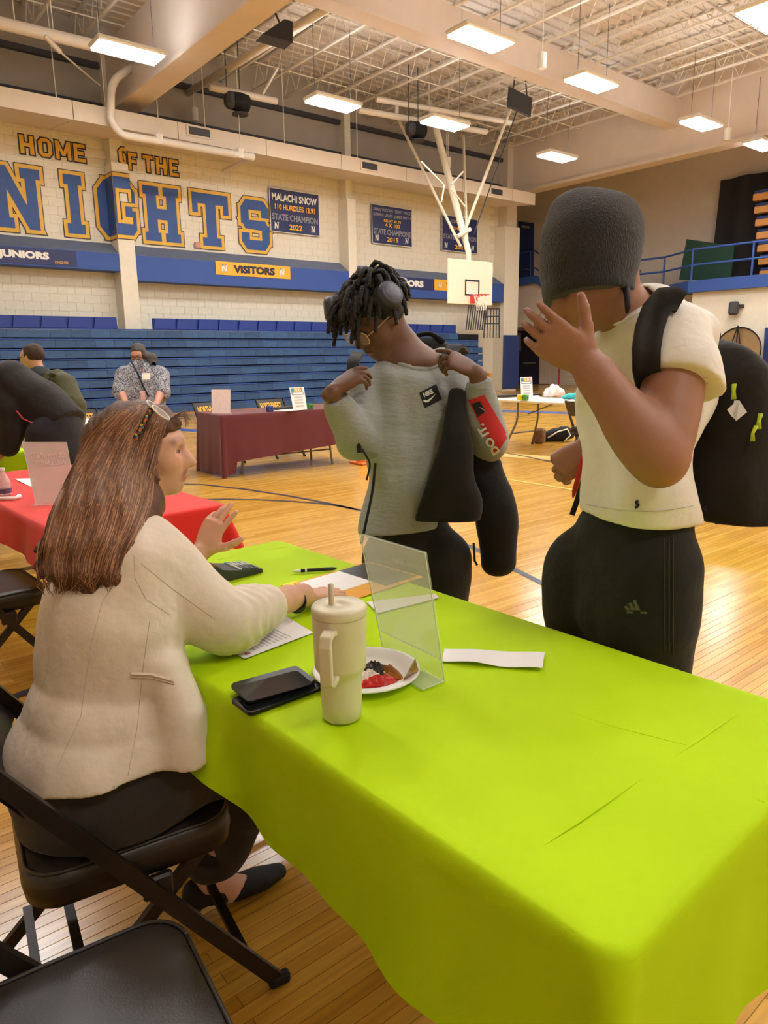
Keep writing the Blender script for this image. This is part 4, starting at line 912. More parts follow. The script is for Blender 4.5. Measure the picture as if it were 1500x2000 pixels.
# calculator
ca, cb, cc_, cd_ = tpl(((414, 1097), (440, 1135), (513, 1118), (492, 1099)), ZT_)
cal = thing('calculator', 'dark grey desk calculator with tilted display on the lime cloth', 'calculator', (ca + cc_) / 2)
exc = (cc_ - cb); lxc = np.linalg.norm(exc); exc /= lxc; eyc = np.cross([0, 0, 1], exc); W_ = .105
M['calc'] = mat('calculator grey', srgb(52, 58, 58), .4); M['key'] = mat('grey key', srgb(190, 194, 184), .5); M['keyd'] = mat('dark key', srgb(92, 96, 94), .5); M['keyb'] = mat('blue key', srgb(96, 160, 190), .5); M['lcd'] = mat('display', srgb(74, 82, 74), .15)
body = MB(); pr = [(-.03, 0.0), (lxc, 0), (lxc, .012), (.045, .024), (-.0, .034), (-.045, .052), (-.05, .048), (-.03, .02)]
body.prism(pr, cb, exc, (0, 0, 1), eyc, W_); cbo = obj('casing', body, M['calc'], cal)
top0 = cb + exc * .045 + np.array([0, 0, .0245]); td = (exc * (lxc - .045) + np.array([0, 0, -.012])); tdl = np.linalg.norm(td); td /= tdl; tn = np.cross(td, eyc); tn = tn if tn[2] > 0 else -tn
Rk = Matrix((Vector(td), Vector(eyc), Vector(tn))).transposed()
for i in range(5):
    for j in range(6):
        pos = top0 + td * (.011 + i * (tdl - .018) / 4.6) + eyc * (.012 + j * (W_ - .024) / 5) + tn * .0015
        obj('key', MB().box(pos, ((tdl - .018) / 4.6 * .78, (W_ - .024) / 5 * .76, .005), Rk, bev=.001), M['keyb'] if (i == 0 and j == 5) or (i == 3 and j == 5) else (M['key'] if j > 2 or i == 0 else M['keyd']), cal)
dq = cb + exc * -.022 + np.array([0, 0, .0445]) + eyc * W_ / 2; ddir = (exc * .045 + np.array([0, 0, -.018])); ddir /= np.linalg.norm(ddir); dnn = np.cross(ddir, eyc); dnn = dnn if dnn[2] > 0 else -dnn
obj('display', MB().box(dq + dnn * .0015, (.034, W_ * .84, .003), Matrix((Vector(ddir), Vector(eyc), Vector(dnn))).transposed()), M['lcd'], cal)
# red table things
bc = onz(10, 967, ZT_); bo = thing('water_bottle', 'clear water bottle with printed label on the red cloth', 'bottle', bc)
obj('bottle_body', MB().lathe([(0, 0), (.03, 0), (.032, .006), (.031, .03), (.032, .06), (.030, .075), (.018, .1), (.013, .115), (.013, .125)], bc, 24), mat('clear plastic', srgb(235, 225, 225), .1, var=.2, scale=60, alpha=.55), bo, smooth=True)
obj('bottle_label', MB().lathe([(.0325, .012), (.0328, .036)], bc, 24), mat('bottle label', srgb(96, 84, 120), .4, var=.6, scale=70), bo, smooth=True); obj('cap', MB().lathe([(.0, .137), (.014, .137), (.014, .124)], bc, 16), M['white'], bo)
sheet(((28, 935), (70, 934), (76, 952), (58, 950)), 'white flyer lying behind the pink sign on the red cloth', 'flyer')
tag(obj('rolled_napkin', MB().tube([onz(-10, 974, ZT_ + .008), onz(30, 973, ZT_ + .008), onz(38, 969, ZT_ + .01)], [.008, .009, .011], 10), M['paper'], smooth=True), 'white rolled napkin at the edge of the red cloth', 'napkin')
pq_ = onz(18, 879, ZT_); tag(obj('marker_pen', MB().tube([onz(2, 880, ZT_ + .008), onz(38, 877, ZT_ + .008)], .009, 8), M['phone'], smooth=True), 'black marker on the far lime cloth', 'pen')
# maroon table things
Zm = .7475
def stand_sign(px, z, label, m, name='table_sign', tilt=.04):
    q = [onz(*px[2], z), onz(*px[3], z)]; D = [np.dot(p - CAM, CF) for p in q]
    tl_, tr_ = P(*px[0], D[0] + tilt), P(*px[1], D[1] + tilt); t = thing(name, label, 'sign', (q[0] + q[1]) / 2)
    n = np.cross(q[1] - q[0], tl_ - q[0]); n /= np.linalg.norm(n); n = n if n @ CF < 0 else -n
    obj('sheet', panel(q[0], q[1], tr_, tl_, .003, n), m, t); back = (q[0] + q[1]) / 2 - n * .08; back[2] = z
    obj('foot', panel(q[0], q[1], q[1] - np.array([n[0], n[1], 0]) * .07, q[0] - np.array([n[0], n[1], 0]) * .07, .003, (0, 0, 1)), m, t)
    return t, q, tl_, tr_, n
stand_sign(((413, 761), (450, 761), (414, 808), (450, 808)), Zm, 'blank pinkish white sign standing on the maroon cloth', mat('pale sign', srgb(232, 208, 200), .6))
def sign101(px, z, label):
    t, q, tl_, tr_, n = stand_sign(px, z, label, M['white'], 'info_sign'); ex = q[1] - q[0]; W = np.linalg.norm(ex); ex /= W; ey = tl_ - q[0]; H = np.linalg.norm(ey); ey /= H; o = q[0] + n * .005
    cols = [srgb(60, 130, 190), srgb(220, 190, 60), srgb(240, 150, 50), srgb(220, 80, 60)]
    for i, cc in enumerate(cols): obj('colour_band', panel(*[o + ex * W * a + ey * H * b for a, b in ((.06 + .22 * i, .8), (.28 + .22 * i, .8), (.28 + .22 * i, .96), (.06 + .22 * i, .96))], .001, n), bpy.data.materials.get('band%d' % i) or mat('band%d' % i, cc, .5, var=0), t)
    obj('lettering', put_text('101', o + ex * W * .42 + ey * H * .82 + n * .002, ex, ey, H * .12, W * .5, .03), M['white'], t)
    obj('title_box', panel(*[o + ex * W * a + ey * H * b for a, b in ((.08, .66), (.92, .66), (.92, .78), (.08, .78))], .001, n), M['bannerblue'], t)
    obj('title_strip', panel(*[o + ex * W * a + ey * H * b + n * .0015 for a, b in ((.12, .68), (.88, .68), (.88, .76), (.12, .76))], .001, n), M['white'], t)
    for b in (.52, .4, .28, .14): obj('text_block', panel(*[o + ex * W * a + ey * H * c for a, c in ((.2, b), (.8, b), (.8, b + .07), (.2, b + .07))], .001, n), mat('text grey %g' % b, srgb(196, 190, 170 + int(b * 60)), .6, var=.1), t)
sign101(((565, 757), (593, 756), (573, 802), (600, 800)), Zm, 'colourful 101 info sign on the maroon cloth')
sign101(((1016, 737), (1039, 736), (1018, 775), (1041, 775)), .742, 'colourful 101 info sign on the white folding table')
def cube(u, v, z, s, col, label, name='colour_cube'):
    q = onz(u, v, z); o = obj(name, MB().box(q + np.array([0, 0, s / 2]), (s, s, s), bev=s * .08), mat(name + label[:9], col, .5)); d = obj('dot', MB().lathe([(0, 0), (s * .14, 0), (s * .14, .002), (0, .002)], q + np.array([0, -s / 2 - .001, s / 2]), 10, axis=(0, -1, 0)), M['phone'], o); return tag(o, label, 'cube')
cube(527, 804, Zm, .07, srgb(52, 70, 150), 'blue foam die on the maroon cloth'); cube(605, 799, Zm, .07, srgb(70, 140, 70), 'green foam die beside the 101 sign on the maroon cloth')
cube(1016, 781, .742, .075, srgb(226, 214, 40), 'yellow foam die on the white table'); cube(1026, 781, .742, .075, srgb(78, 150, 60), 'green foam die on the white table')
sheet(((533, 802), (572, 803), (572, 799), (540, 799)), 'white papers lying beside the blue die', z=Zm)
tag(slab(tpl(((540, 800), (562, 801), (560, 796), (545, 796)), Zm + .004), .02, 'stapler', M['phone'])[0], 'black stapler on the maroon cloth', 'stapler')
sheet(((1034, 779), (1056, 778), (1052, 772), (1034, 773)), 'white papers beside the 101 sign on the white table', z=.742)
tag(slab(tpl(((992, 777), (1012, 778), (1012, 771), (1000, 770)), .742), .03, 'binder', M['phone'])[0], 'black binder on the white table', 'binder')
oq = onz(640, 796, Zm); tag(obj('orange_ball', MB().lathe([(0, 0), (.04, .01), (.055, .045), (.04, .08), (0, .09)], oq, 16), mat('orange', srgb(236, 120, 50), .5), smooth=True), 'orange object at the right end of the maroon cloth', 'ball')
cq = onz(712, 905, 0); cn = thing('traffic_cone', 'orange cone on the floor behind the boy in grey', 'cone', cq); obj('base', MB().box(cq + np.array([0, 0, .015]), (.3, .3, .03), bev=.01), bpy.data.materials['orange'], cn); obj('cone_body', MB().lathe([(.11, .03), (.03, .42), (0, .43)], cq, 16), bpy.data.materials['orange'], cn, smooth=True)
# ================================================================== smooth solid modelling for bodies and clothes
def V3(*a): return np.array(a if len(a) > 1 else a[0], dtype=float)
def unit(v): v = np.array(v, float); return v / np.linalg.norm(v)
class SDF:
    def __init__(s, lo, hi, res):
        s.lo = np.array(lo, float); s.res = res; s.n = np.ceil((np.array(hi) - s.lo) / res).astype(int) + 1
        s.f = np.full(tuple(s.n), .5, np.float32)
        s.ax = [(s.lo[i] + np.arange(s.n[i]) * res).astype(np.float32) for i in range(3)]
    def sub(s, lo, hi):
        a = np.clip(np.floor((np.array(lo) - s.lo) / s.res).astype(int), 0, s.n - 1); b = np.clip(np.ceil((np.array(hi) - s.lo) / s.res).astype(int) + 1, 1, s.n)
        sl = tuple(slice(a[i], b[i]) for i in range(3))
        return sl, s.ax[0][sl[0]][:, None, None], s.ax[1][sl[1]][None, :, None], s.ax[2][sl[2]][None, None, :]
    def put(s, sl, d, k, op='u'):
        f = s.f[sl]
        if f.size == 0: return
        d = d.astype(np.float32)
        if op == 'u':
            if k > 0: h = np.maximum(k - np.abs(f - d), 0) / k; r = np.minimum(f, d) - h * h * k * .25
            else: r = np.minimum(f, d)
        else:   # subtract
            d = -d
            if k > 0: h = np.maximum(k - np.abs(f - d), 0) / k; r = np.maximum(f, d) + h * h * k * .25
            else: r = np.maximum(f, d)
        s.f[sl] = r
    def cone(s, a, b, ra, rb, k=.01, op='u'):
        a, b = V3(a), V3(b); m = max(ra, rb) + k + .04
        sl, X, Y, Z = s.sub(np.minimum(a, b) - m, np.maximum(a, b) + m)
        u = b - a; L2 = max(u @ u, 1e-9)
        t = np.clip(((X - a[0]) * u[0] + (Y - a[1]) * u[1] + (Z - a[2]) * u[2]) / L2, 0, 1)
        d = np.sqrt((X - a[0] - t * u[0]) ** 2 + (Y - a[1] - t * u[1]) ** 2 + (Z - a[2] - t * u[2]) ** 2) - (ra + (rb - ra) * t)
        s.put(sl, d, k, op)
    def chain(s, pts, rs, k=.01, n=0, op='u'):
        pts = [V3(p) for p in pts]
        if n:
            q, r = [], []
            for i in range(len(pts) - 1):
                p0, p1, p2, p3 = pts[max(i - 1, 0)], pts[i], pts[i + 1], pts[min(i + 2, len(pts) - 1)]
                for j in range(n):
                    t = j / n; q.append(.5 * (2 * p1 + (p2 - p0) * t + (2 * p0 - 5 * p1 + 4 * p2 - p3) * t * t + (3 * p1 - p0 - 3 * p2 + p3) * t ** 3)); tt = t * t * (3 - 2 * t); r.append(rs[i] * (1 - tt) + rs[i + 1] * tt)
            q.append(pts[-1]); r.append(rs[-1]); pts, rs = q, r
        for i in range(len(pts) - 1): s.cone(pts[i], pts[i + 1], rs[i], rs[i + 1], k, op)
    def ell(s, c, axes, radii, k=.01, op='u'):
        c = V3(c); A = np.array([unit(a) for a in axes]); r = np.array(radii, float); m = max(radii) + k + .03
        sl, X, Y, Z = s.sub(c - m, c + m)
        q = [(X - c[0]) * A[i][0] + (Y - c[1]) * A[i][1] + (Z - c[2]) * A[i][2] for i in range(3)]
        k0 = np.sqrt(sum((q[i] / r[i]) ** 2 for i in range(3))); k1 = np.sqrt(sum((q[i] / r[i] ** 2) ** 2 for i in range(3))) + 1e-6
        s.put(sl, k0 * (k0 - 1) / k1, k, op)
    def loft(s, cs, ws, ds, side, k=.02, ex=2.2, op='u'):
        """rings with half widths ws along 'side' and half depths ds across it"""
        cs = [V3(c) for c in cs]; sides = side if isinstance(side, list) else [side] * len(cs); best = None
        lo = np.min([c - max(w, d) for c, w, d in zip(cs, ws, ds)], 0) - k - .04; hi = np.max([c + max(w, d) for c, w, d in zip(cs, ws, ds)], 0) + k + .04
        sl, X, Y, Z = s.sub(lo, hi)
        if s.f[sl].size == 0: return
        for i in range(len(cs) - 1):
            a, b = cs[i], cs[i + 1]; u = b - a; L = np.linalg.norm(u); un = u / L
            px, py, pz = X - a[0], Y - a[1], Z - a[2]
            tl = px * un[0] + py * un[1] + pz * un[2]; t = np.clip(tl / L, 0, 1)
            sd = unit(sides[i] + sides[i + 1]); sd = unit(sd - un * (sd @ un)); fr = np.cross(un, sd)
            x = px * sd[0] + py * sd[1] + pz * sd[2]; y = px * fr[0] + py * fr[1] + pz * fr[2]
            w = ws[i] + (ws[i + 1] - ws[i]) * t; d = ds[i] + (ds[i + 1] - ds[i]) * t; zr = tl - t * L; mn = np.minimum(w, d)
            v = ((np.abs(x) / w) ** ex + (np.abs(y) / d) ** ex + (np.abs(zr) / mn) ** ex) ** (1 / ex)
            v = (v - 1) * mn
            best = v if best is None else np.minimum(best, v)
        s.put(sl, best, k, op)
    def cut(s, p, n, k=0):
        """remove everything on the +n side of the plane"""
        p, n = V3(p), unit(n); d = (s.ax[0][:, None, None] - p[0]) * n[0] + (s.ax[1][None, :, None] - p[1]) * n[1] + (s.ax[2][None, None, :] - p[2]) * n[2]
        s.put(tuple(slice(0, m) for m in s.n), -d, k, 'sub')
    def warp(s, fn, band=.05):
        idx = np.nonzero(np.abs(s.f) < band)
        if len(idx[0]) == 0: return
        s.f[idx] += fn(s.ax[0][idx[0]], s.ax[1][idx[1]], s.ax[2][idx[2]]).astype(np.float32)
    def mesh(s, smooth=1):
        f = s.f; S = f < 0; n = s.n
        cnt = np.zeros(tuple(n - 1), np.int8)
        for i in (0, 1):
            for j in (0, 1):
                for k in (0, 1): cnt += S[i:n[0] - 1 + i, j:n[1] - 1 + j, k:n[2] - 1 + k]
        c = np.array(np.nonzero((cnt > 0) & (cnt < 8))).T; N = len(c)
        if N == 0: return np.zeros((0, 3)), []
        idx = np.full(tuple(n - 1), -1, np.int32); idx[c[:, 0], c[:, 1], c[:, 2]] = np.arange(N)
        off = [(i, j, k) for i in (0, 1) for j in (0, 1) for k in (0, 1)]
        vals = np.array([f[c[:, 0] + o[0], c[:, 1] + o[1], c[:, 2] + o[2]] for o in off]).T
        acc = np.zeros((N, 3)); w = np.zeros(N)
        for a in range(8):
            for b in range(a + 1, 8):
                if sum(abs(off[a][q] - off[b][q]) for q in range(3)) != 1: continue
                m = (vals[:, a] < 0) != (vals[:, b] < 0); va, vb = vals[m, a], vals[m, b]; t = (va / (va - vb))[:, None]
                acc[m] += np.array(off[a]) * (1 - t) + np.array(off[b]) * t; w[m] += 1
        v = s.lo + (c + acc / w[:, None]) * s.res
        F = []
        for ax in range(3):
            o1, o2 = [(1, 2), (2, 0), (0, 1)][ax]
            A = S.take(range(0, n[ax] - 1), ax); B = S.take(range(1, n[ax]), ax); e = np.array(np.nonzero(A != B)).T
            ok = (e[:, o1] > 0) & (e[:, o2] > 0) & (e[:, o1] < n[o1] - 1) & (e[:, o2] < n[o2] - 1); e = e[ok]
            if not len(e): continue
            q = []
            for d1, d2 in ((-1, -1), (0, -1), (0, 0), (-1, 0)):
                g = e.copy(); g[:, o1] += d1; g[:, o2] += d2; q.append(idx[g[:, 0], g[:, 1], g[:, 2]])
            q = np.array(q).T; inside = S[e[:, 0], e[:, 1], e[:, 2]]; q[~inside] = q[~inside][:, ::-1]; F.append(q)
        F = np.concatenate(F)
        for _ in range(smooth):
            sm_ = np.zeros_like(v); ct_ = np.zeros(len(v))
            for a in range(4):
                b = (a + 1) % 4; np.add.at(sm_, F[:, a], v[F[:, b]]); np.add.at(sm_, F[:, b], v[F[:, a]]); np.add.at(ct_, F[:, a], 1); np.add.at(ct_, F[:, b], 1)
            v = v * .5 + .5 * sm_ / ct_[:, None]
        return v, F
def sobj(name, parts, m, parent=None, color=None):
    """one mesh object from SDF results [(verts, faces)]; color(verts)->rgb stored as attribute 'col'"""
    vs, fs, o = [], [], 0
    for v, f in parts:
        if len(v) == 0: continue
        vs.append(v); fs.append(np.array(f) + o); o += len(v)
    v = np.concatenate(vs); f = np.concatenate(fs); me = bpy.data.meshes.new(name)
    vv = v - np.array(wloc(parent)) if parent is not None else v
    me.vertices.add(len(v)); me.vertices.foreach_set('co', vv.astype(np.float32).ravel())
    me.loops.add(f.size); me.loops.foreach_set('vertex_index', f.astype(np.int32).ravel())
    me.polygons.add(len(f)); me.polygons.foreach_set('loop_start', np.arange(0, f.size, 4, dtype=np.int32)); me.polygons.foreach_set('loop_total', np.full(len(f), 4, np.int32))
    me.update(calc_edges=True); me.validate()
    me.polygons.foreach_set('use_smooth', np.ones(len(me.polygons), bool))
    if color is not None:
        a = me.color_attributes.new('col', 'FLOAT_COLOR', 'POINT'); c = np.ones((len(v), 4), np.float32); c[:, :3] = color(v); a.data.foreach_set('color', c.ravel())
    return link(name, me, m, parent)
def wrinkle(seed, amp, freq, n=6, dirbias=None):
    R = np.random.default_rng(seed); ds = R.normal(size=(n, 3))
    if dirbias is not None: ds += np.array(dirbias) * 1.6
    ds /= np.linalg.norm(ds, axis=1)[:, None]; ps = R.uniform(0, 6.28, n); fr = freq * R.uniform(.6, 1.6, n); wd = R.normal(size=(n, 3)); wd /= np.linalg.norm(wd, axis=1)[:, None]
    def fn(x, y, z):
        o = 0
        for i in range(n):
            ph = fr[i] * (x * ds[i][0] + y * ds[i][1] + z * ds[i][2]) + 1.6 * np.sin(fr[i] * .35 * (x * wd[i][0] + y * wd[i][1] + z * wd[i][2]) + ps[i]) + ps[i]
            o = o + np.sin(ph)
        return amp * o / math.sqrt(n)
    return fn
def frame(fwd, up):
    """head frame: returns right(person's left = +x side in local), forward, up"""
    f = unit(fwd); u = unit(np.array(up) - f * (np.array(up) @ f)); r = np.cross(f, u); return r, f, u
def head(S, C, fwd, up, h=.225, jaw=1.0, nose=1.0, k=.012, ears=True, female=False):
    """C = centre of head (mid skull); local: x to person's right, y forward, z up. All sizes scale with h (chin to crown)"""
    r, f, u = frame(fwd, up); q = lambda x, y, z: C + h * (r * x + f * y + u * z); ax = (r, f, u)
    S.ell(q(0, -.06, .13), ax, (.335 * h, .42 * h, .36 * h), k)            # cranium
    S.ell(q(0, .13, -.05), ax, (.285 * h, .27 * h, .36 * h), .03)          # face block
    S.ell(q(0, .16, -.28), ax, (.2 * h * jaw, .2 * h, .17 * h), .035)      # jaw
    S.ell(q(0, .285, -.40), ax, (.1 * h * jaw, .085 * h, .075 * h), .03)   # chin
    S.ell(q(0, .335, .1), ax, (.2 * h, .05 * h, .045 * h), .03)            # brow ridge
    for sx in (-1, 1):
        S.ell(q(sx * .17, .26, -.1), ax, (.1 * h, .1 * h, .085 * h), .03)  # cheek
        S.ell(q(sx * .135, .385, .015), ax, (.075 * h, .05 * h, .045 * h), .012, 'sub')   # eye socket
        S.ell(q(sx * .135, .325, .012), ax, (.062 * h, .055 * h, .042 * h), .004)         # eyeball with lid
        if ears:
            S.ell(q(sx * .325, -.03, -.02), (r * .9 + f * .35 * sx, f, u), (.03 * h, .085 * h, .145 * h), .008); S.ell(q(sx * .352, -.015, 0), ax, (.02 * h, .04 * h, .075 * h), .006, 'sub')
    S.chain([q(0, .375, .04), q(0, .43, -.06), q(0, .48 + .11 * max(0, nose - 1) * (1 if female else .2), -.135)], [.026 * h, .036 * h, .046 * h * min(nose, 1.1)], .02)   # nose
    for sx in (-1, 1): S.ell(q(sx * .05, .42, -.145), ax, (.036 * h * nose, .042 * h, .032 * h), .012)
    S.ell(q(0, .392, -.232), ax, (.11 * h, .05 * h, .03 * h), .010); S.ell(q(0, .385, -.292), ax, (.095 * h, .052 * h, .034 * h), .010)  # lips
    S.chain([q(-.1, .42, -.262), q(.1, .42, -.262)], [.014 * h, .014 * h], .005, op='sub')
    return q
def hand(S, W, d, n, t, size=.185, curls=(.2, .2, .25, .3), spread=(.12, .03, -.05, -.14), thumb=(.9, .5, .3), k=.006, joint=1.0):
    """W wrist, d along fingers, n out of the back of the hand, t towards the thumb side"""
    d = unit(d); n = unit(np.array(n) - d * (np.array(n) @ d)); t0 = np.cross(d, n); t = t0 if t0 @ np.array(t) > 0 else -t0
    s = size / .185; pl = .092 * s
    S.loft([W - d * .02 * s, W + d * .012 * s, W + d * .05 * s, W + d * pl], [.026 * s, .028 * s, .039 * s, .041 * s], [.019 * s, .018 * s, .0155 * s, .0125 * s], t, k)
    S.ell(W + d * .035 * s + t * .022 * s - n * .008 * s, (d, t, n), (.034 * s, .02 * s, .017 * s), .012)
    L = [.070, .078, .073, .057]; R = [.0086, .009, .0085, .0075]
    tips = []
    for i in range(4):
        b = W + d * (pl - .004 * s - .006 * s * abs(i - 1.2)) + t * (.0305 - .0203 * i) * s; dd = unit(d * math.cos(spread[i]) + t * math.sin(spread[i])); c = 0; p = b; pts = [b - dd * .02 * s, b]; rs = [R[i] * s * 1.05, R[i] * s * 1.08]
        for j, fr in enumerate((.46, .30, .24)):
            c += curls[i] * (.8, 1.1, .8)[j] * joint; v = dd * math.cos(c) - n * math.sin(c); p = p + v * L[i] * fr * s; pts.append(p); rs.append(R[i] * s * (1.0, .9, .78)[j])
        S.chain(pts, rs, .003); tips.append(p)
    ta, tb, tc = thumb; b = W + d * .022 * s + t * .026 * s - n * .006 * s; v1 = unit(d * math.cos(ta) + t * math.sin(ta) - n * .25); p1 = b + v1 * .038 * s; v2 = unit(d * math.cos(ta - tb) + t * math.sin(ta - tb) - n * .2); p2 = p1 + v2 * .032 * s; v3 = unit(d * math.cos(ta - tb - tc) + t * math.sin(ta - tb - tc) - n * .15); p3 = p2 + v3 * .024 * s
    S.chain([b, p1, p2, p3], [.0145 * s, .0118 * s, .0105 * s, .0085 * s], .006); tips.append(p3)
    return tips
def bbox(pts, m): pts = np.array(pts); return pts.min(0) - m, pts.max(0) + m
def project_on(o, vs, dirv, off=.002):
    """drop flat print onto a cloth surface along dirv"""
    bvh = BVHTree.FromObject(o, bpy.context.evaluated_depsgraph_get()); base = wloc(o); out = []; dv = Vector(unit(dirv))
    for p in vs:
        hit = bvh.ray_cast(Vector(p) - dv * .3 - base, dv, 1.0)
        out.append(tuple((hit[0] + base - dv * off)) if hit[0] is not None else tuple(p))
    return out
# ================================================================== people
Zv = np.array([0, 0, 1.0])
def skin(name, c, rough=.5): return mat(name, c, rough, var=.05, scale=30, bump=.06, bscale=250, attr='col', sss=.06)
def cloth(name, c, var=.06, bump=.5, bscale=20, rough=.85, scale=30, **k): return mat(name, c, rough, var=var, scale=scale, bump=bump, bscale=20, sheen=.1, spec=.3, **k)
def tint(base, spots):
    """skin colour with local tints: spots = [(centre, radius, rgb, strength)]"""
    b = np.array(base[:3])
    def f(v):
        c = np.tile(b, (len(v), 1))
        for p, r, rgb, s in spots:
            w = np.clip(1.4 - np.linalg.norm(v - np.array(p), axis=1) / r, 0, 1)[:, None] * s; c = c * (1 - w) + np.array(rgb[:3]) * w
        return c
    return f
def face_spots(q, h, r, lip, brow, cheek=None):
    sp = []
    for x in np.linspace(-.075, .075, 5): sp += [(q(x, .425, -.235), .028 * h * 1.6, lip, .75), (q(x, .42, -.292), .03 * h * 1.6, lip, .75)]
    for sx in (-1, 1):
        for t in np.linspace(0, 1, 6): sp.append((q(sx * (.05 + .17 * t), .385 - .07 * t, .105 + .02 * math.sin(t * 3)), .03 * h * 1.5, brow, .75))
        sp += [(q(sx * .135, .375, .014), .026 * h * 1.6, (.85, .82, .78), .0)]
        for t in np.linspace(-1, 1, 7): sp.append((q(sx * (.135 + .06 * t), .372 - .012 * abs(t), .018 - .012 * t * t), .011 * h * 1.5, brow, .85))
        if cheek: sp.append((q(sx * .18, .33, -.1), .11 * h, cheek, .35))
    return sp
def eyes(q, h, r, f, parent, iris, closed=False):
    for sx in (-1, 1):
        e = obj('eye', MB().lathe([(0, .036 * h)] + [(.036 * h * math.sin(a), .036 * h * math.cos(a)) for a in np.linspace(.2, math.pi, 9)], q(sx * .135, .343, .006), 14, axis=f), mat('eye white', srgb(196, 180, 170), .25, var=0), parent, smooth=True)
        obj('iris', MB().lathe([(0, .0376 * h), (.014 * h, .0366 * h), (.022 * h, .031 * h)], q(sx * .135, .343, .006), 12, axis=f), iris, e, smooth=True)

# ------------------------------------------------------------------ woman in the blazer
def SEAT(S):
    sl, X, Y, Z = S.sub(V3(0, 1, .2), V3(.66, 2, .47)); S.put(sl, np.maximum(Z - .4605, X - .635) + 0 * Y, .01, 'sub')
def woman():
    root = thing('person', 'seated woman with long brown hair in a cream blazer reaching over the lime table', 'person', (.42, 1.48, 0))
    f = unit([.985, -.085, 0]); l = unit([.085, .985, 0])
    sk = srgb(214, 164, 138); mskin = skin('woman skin', sk)
    C = P(283, 880, 1.68); hf = unit(CR * .975 + CF * .17 + Zv * .02); h = .216
    shR, elR, wrR = P(282, 1088, 1.52), P(440, 1210, 1.60), onz(592, 1160, .797)
    shL, elL, wrL = V3(.545, 1.70, .96), V3(.68, 1.80, .80), P(392, 1078, 1.96)
    # --- body (skin): head, neck, trunk core, limbs
    S = SDF(C - V3(.17, .17, .26), C + V3(.17, .17, .16), .0042); q = head(S, C, hf, Zv, h, jaw=.9, nose=1.15, female=True)
    nb = V3(.535, 1.56, 1.0); S.chain([q(0, -.10, -.2), nb], [.052, .058], .03)
    parts = [S.mesh(1)]
    S = SDF(V3(.15, 1.15, .0), V3(1.0, 1.95, 1.1), .009)
    S.loft([V3(.41, 1.47, .5), V3(.42, 1.48, .68), V3(.47, 1.51, .86), nb - V3(0, 0, .02)], [.15, .125, .14, .06], [.12, .09, .1, .055], l, .03)
    for sy, kn, an, to in ((-1, V3(.80, 1.42, .47), V3(.625, 1.515, .10), V3(.77, 1.505, .025)), (1, V3(.80, 1.60, .47), V3(.625, 1.72, .10), V3(.77, 1.73, .025))):
        S.chain([V3(.43, 1.47 + sy * .085, .52), kn, (kn + an) / 2 - V3(.03, 0, 0), an, an * .6 + to * .4 - V3(0, 0, .02), to], [.075, .052, .045, .032, .032, .022], .02)
    SEAT(S); S.chain([shR, elR, wrR], [.045, .038, .028], .02); S.chain([shL, elL, wrL], [.045, .038, .028], .02)
    parts.append(S.mesh(1))
    # right forearm and hand, flat on the papers
    a0 = elR * .55 + wrR * .45; tip = onz(712, 1130, .77); wr = wrR
    lo, hi = bbox([a0, wr, tip], .07); S = SDF(lo, hi, .0036); S.chain([a0, a0 * .4 + wr * .6, wr], [.036, .033, .0255], .01)
    dd = unit(V3(tip[0] - wr[0], tip[1] - wr[1], 0) + V3(0, 0, -.03)); wz = wr.copy(); wz[2] = .785; S.cone(wr, wz, .0255, .024, .01)
    tips = hand(S, wz, dd, Zv + dd * .05, V3(0, 1, 0), .178, (.06, .05, .06, .09), (.22, .06, -.08, -.22), (.75, .25, .15)); parts.append(S.mesh(1))
    # left hand raised, back towards the camera
    lo, hi = bbox([wrL, wrL + V3(.0, .0, .2), elL], .1); S = SDF(lo, hi, .0038); S.chain([elL, wrL], [.036, .0265], .01)
    dL = unit(CR * .42 + CU * .88 + CF * .1); hand(S, wrL, dL, -CF * .8 - CR * .45, CR, .175, (.05, .10, .22, .35), (.22, .02, -.08, -.12), (1.0, .25, .15)); parts.append(S.mesh(1))
    rr, ff, uu = frame(hf, Zv)
    col = tint(sk, face_spots(q, h, rr, srgb(176, 104, 96), srgb(96, 66, 50), srgb(222, 150, 126)))
    body = sobj('body', parts, mskin, root, col)
    eyes(q, h, rr, ff, root, mat('brown iris', srgb(60, 44, 34), .2, var=0))
    # --- blazer
    mj = cloth('cream blazer knit', srgb(222, 208, 190), var=.05, bscale=500)
    S = SDF(V3(.12, 1.15, .44), V3(1.0, 1.95, 1.1), .0062)
    S.loft([V3(.395, 1.465, .475), V3(.395, 1.468, .55), V3(.405, 1.48, .63), V3(.42, 1.492, .71), V3(.455, 1.505, .85), V3(.50, 1.525, .955), V3(.53, 1.545, 1.0)], [.218, .212, .190, .168, .182, .178, .10], [.200, .190, .160, .135, .142, .112, .07], l, .03)
    S.loft([P(335, 1310, 1.47), P(362, 1400, 1.46), P(380, 1510, 1.46)], [.03, .045, .05], [.05, .06, .06], CR, .04)
    cuff = elR * .48 + wrR * .52
    S.chain([shR + V3(.0, .02, -.0), shR * .5 + elR * .5, elR, elR * .6 + cuff * .4, cuff], [.078, .066, .060, .052, .047], .035, 3)
    S.chain([shL, elL, elL * .25 + wrL * .75], [.072, .056, .046], .035, 3)
    ax = unit(cuff - elR)
    def fold(x, y, z):
        t = (x - elR[0]) * ax[0] + (y - elR[1]) * ax[1] + (z - elR[2]) * ax[2]; d = np.sqrt((x - elR[0] - t * ax[0]) ** 2 + (y - elR[1] - t * ax[1]) ** 2 + (z - elR[2] - t * ax[2]) ** 2)
        w = np.exp(-((t - .06) / .075) ** 2) * (d < .09); return w * .0034 * np.sin(t * 170 + 2.2 * np.sin(60 * (z - elR[2]) + 25 * y) + 30 * (z - elR[2]))
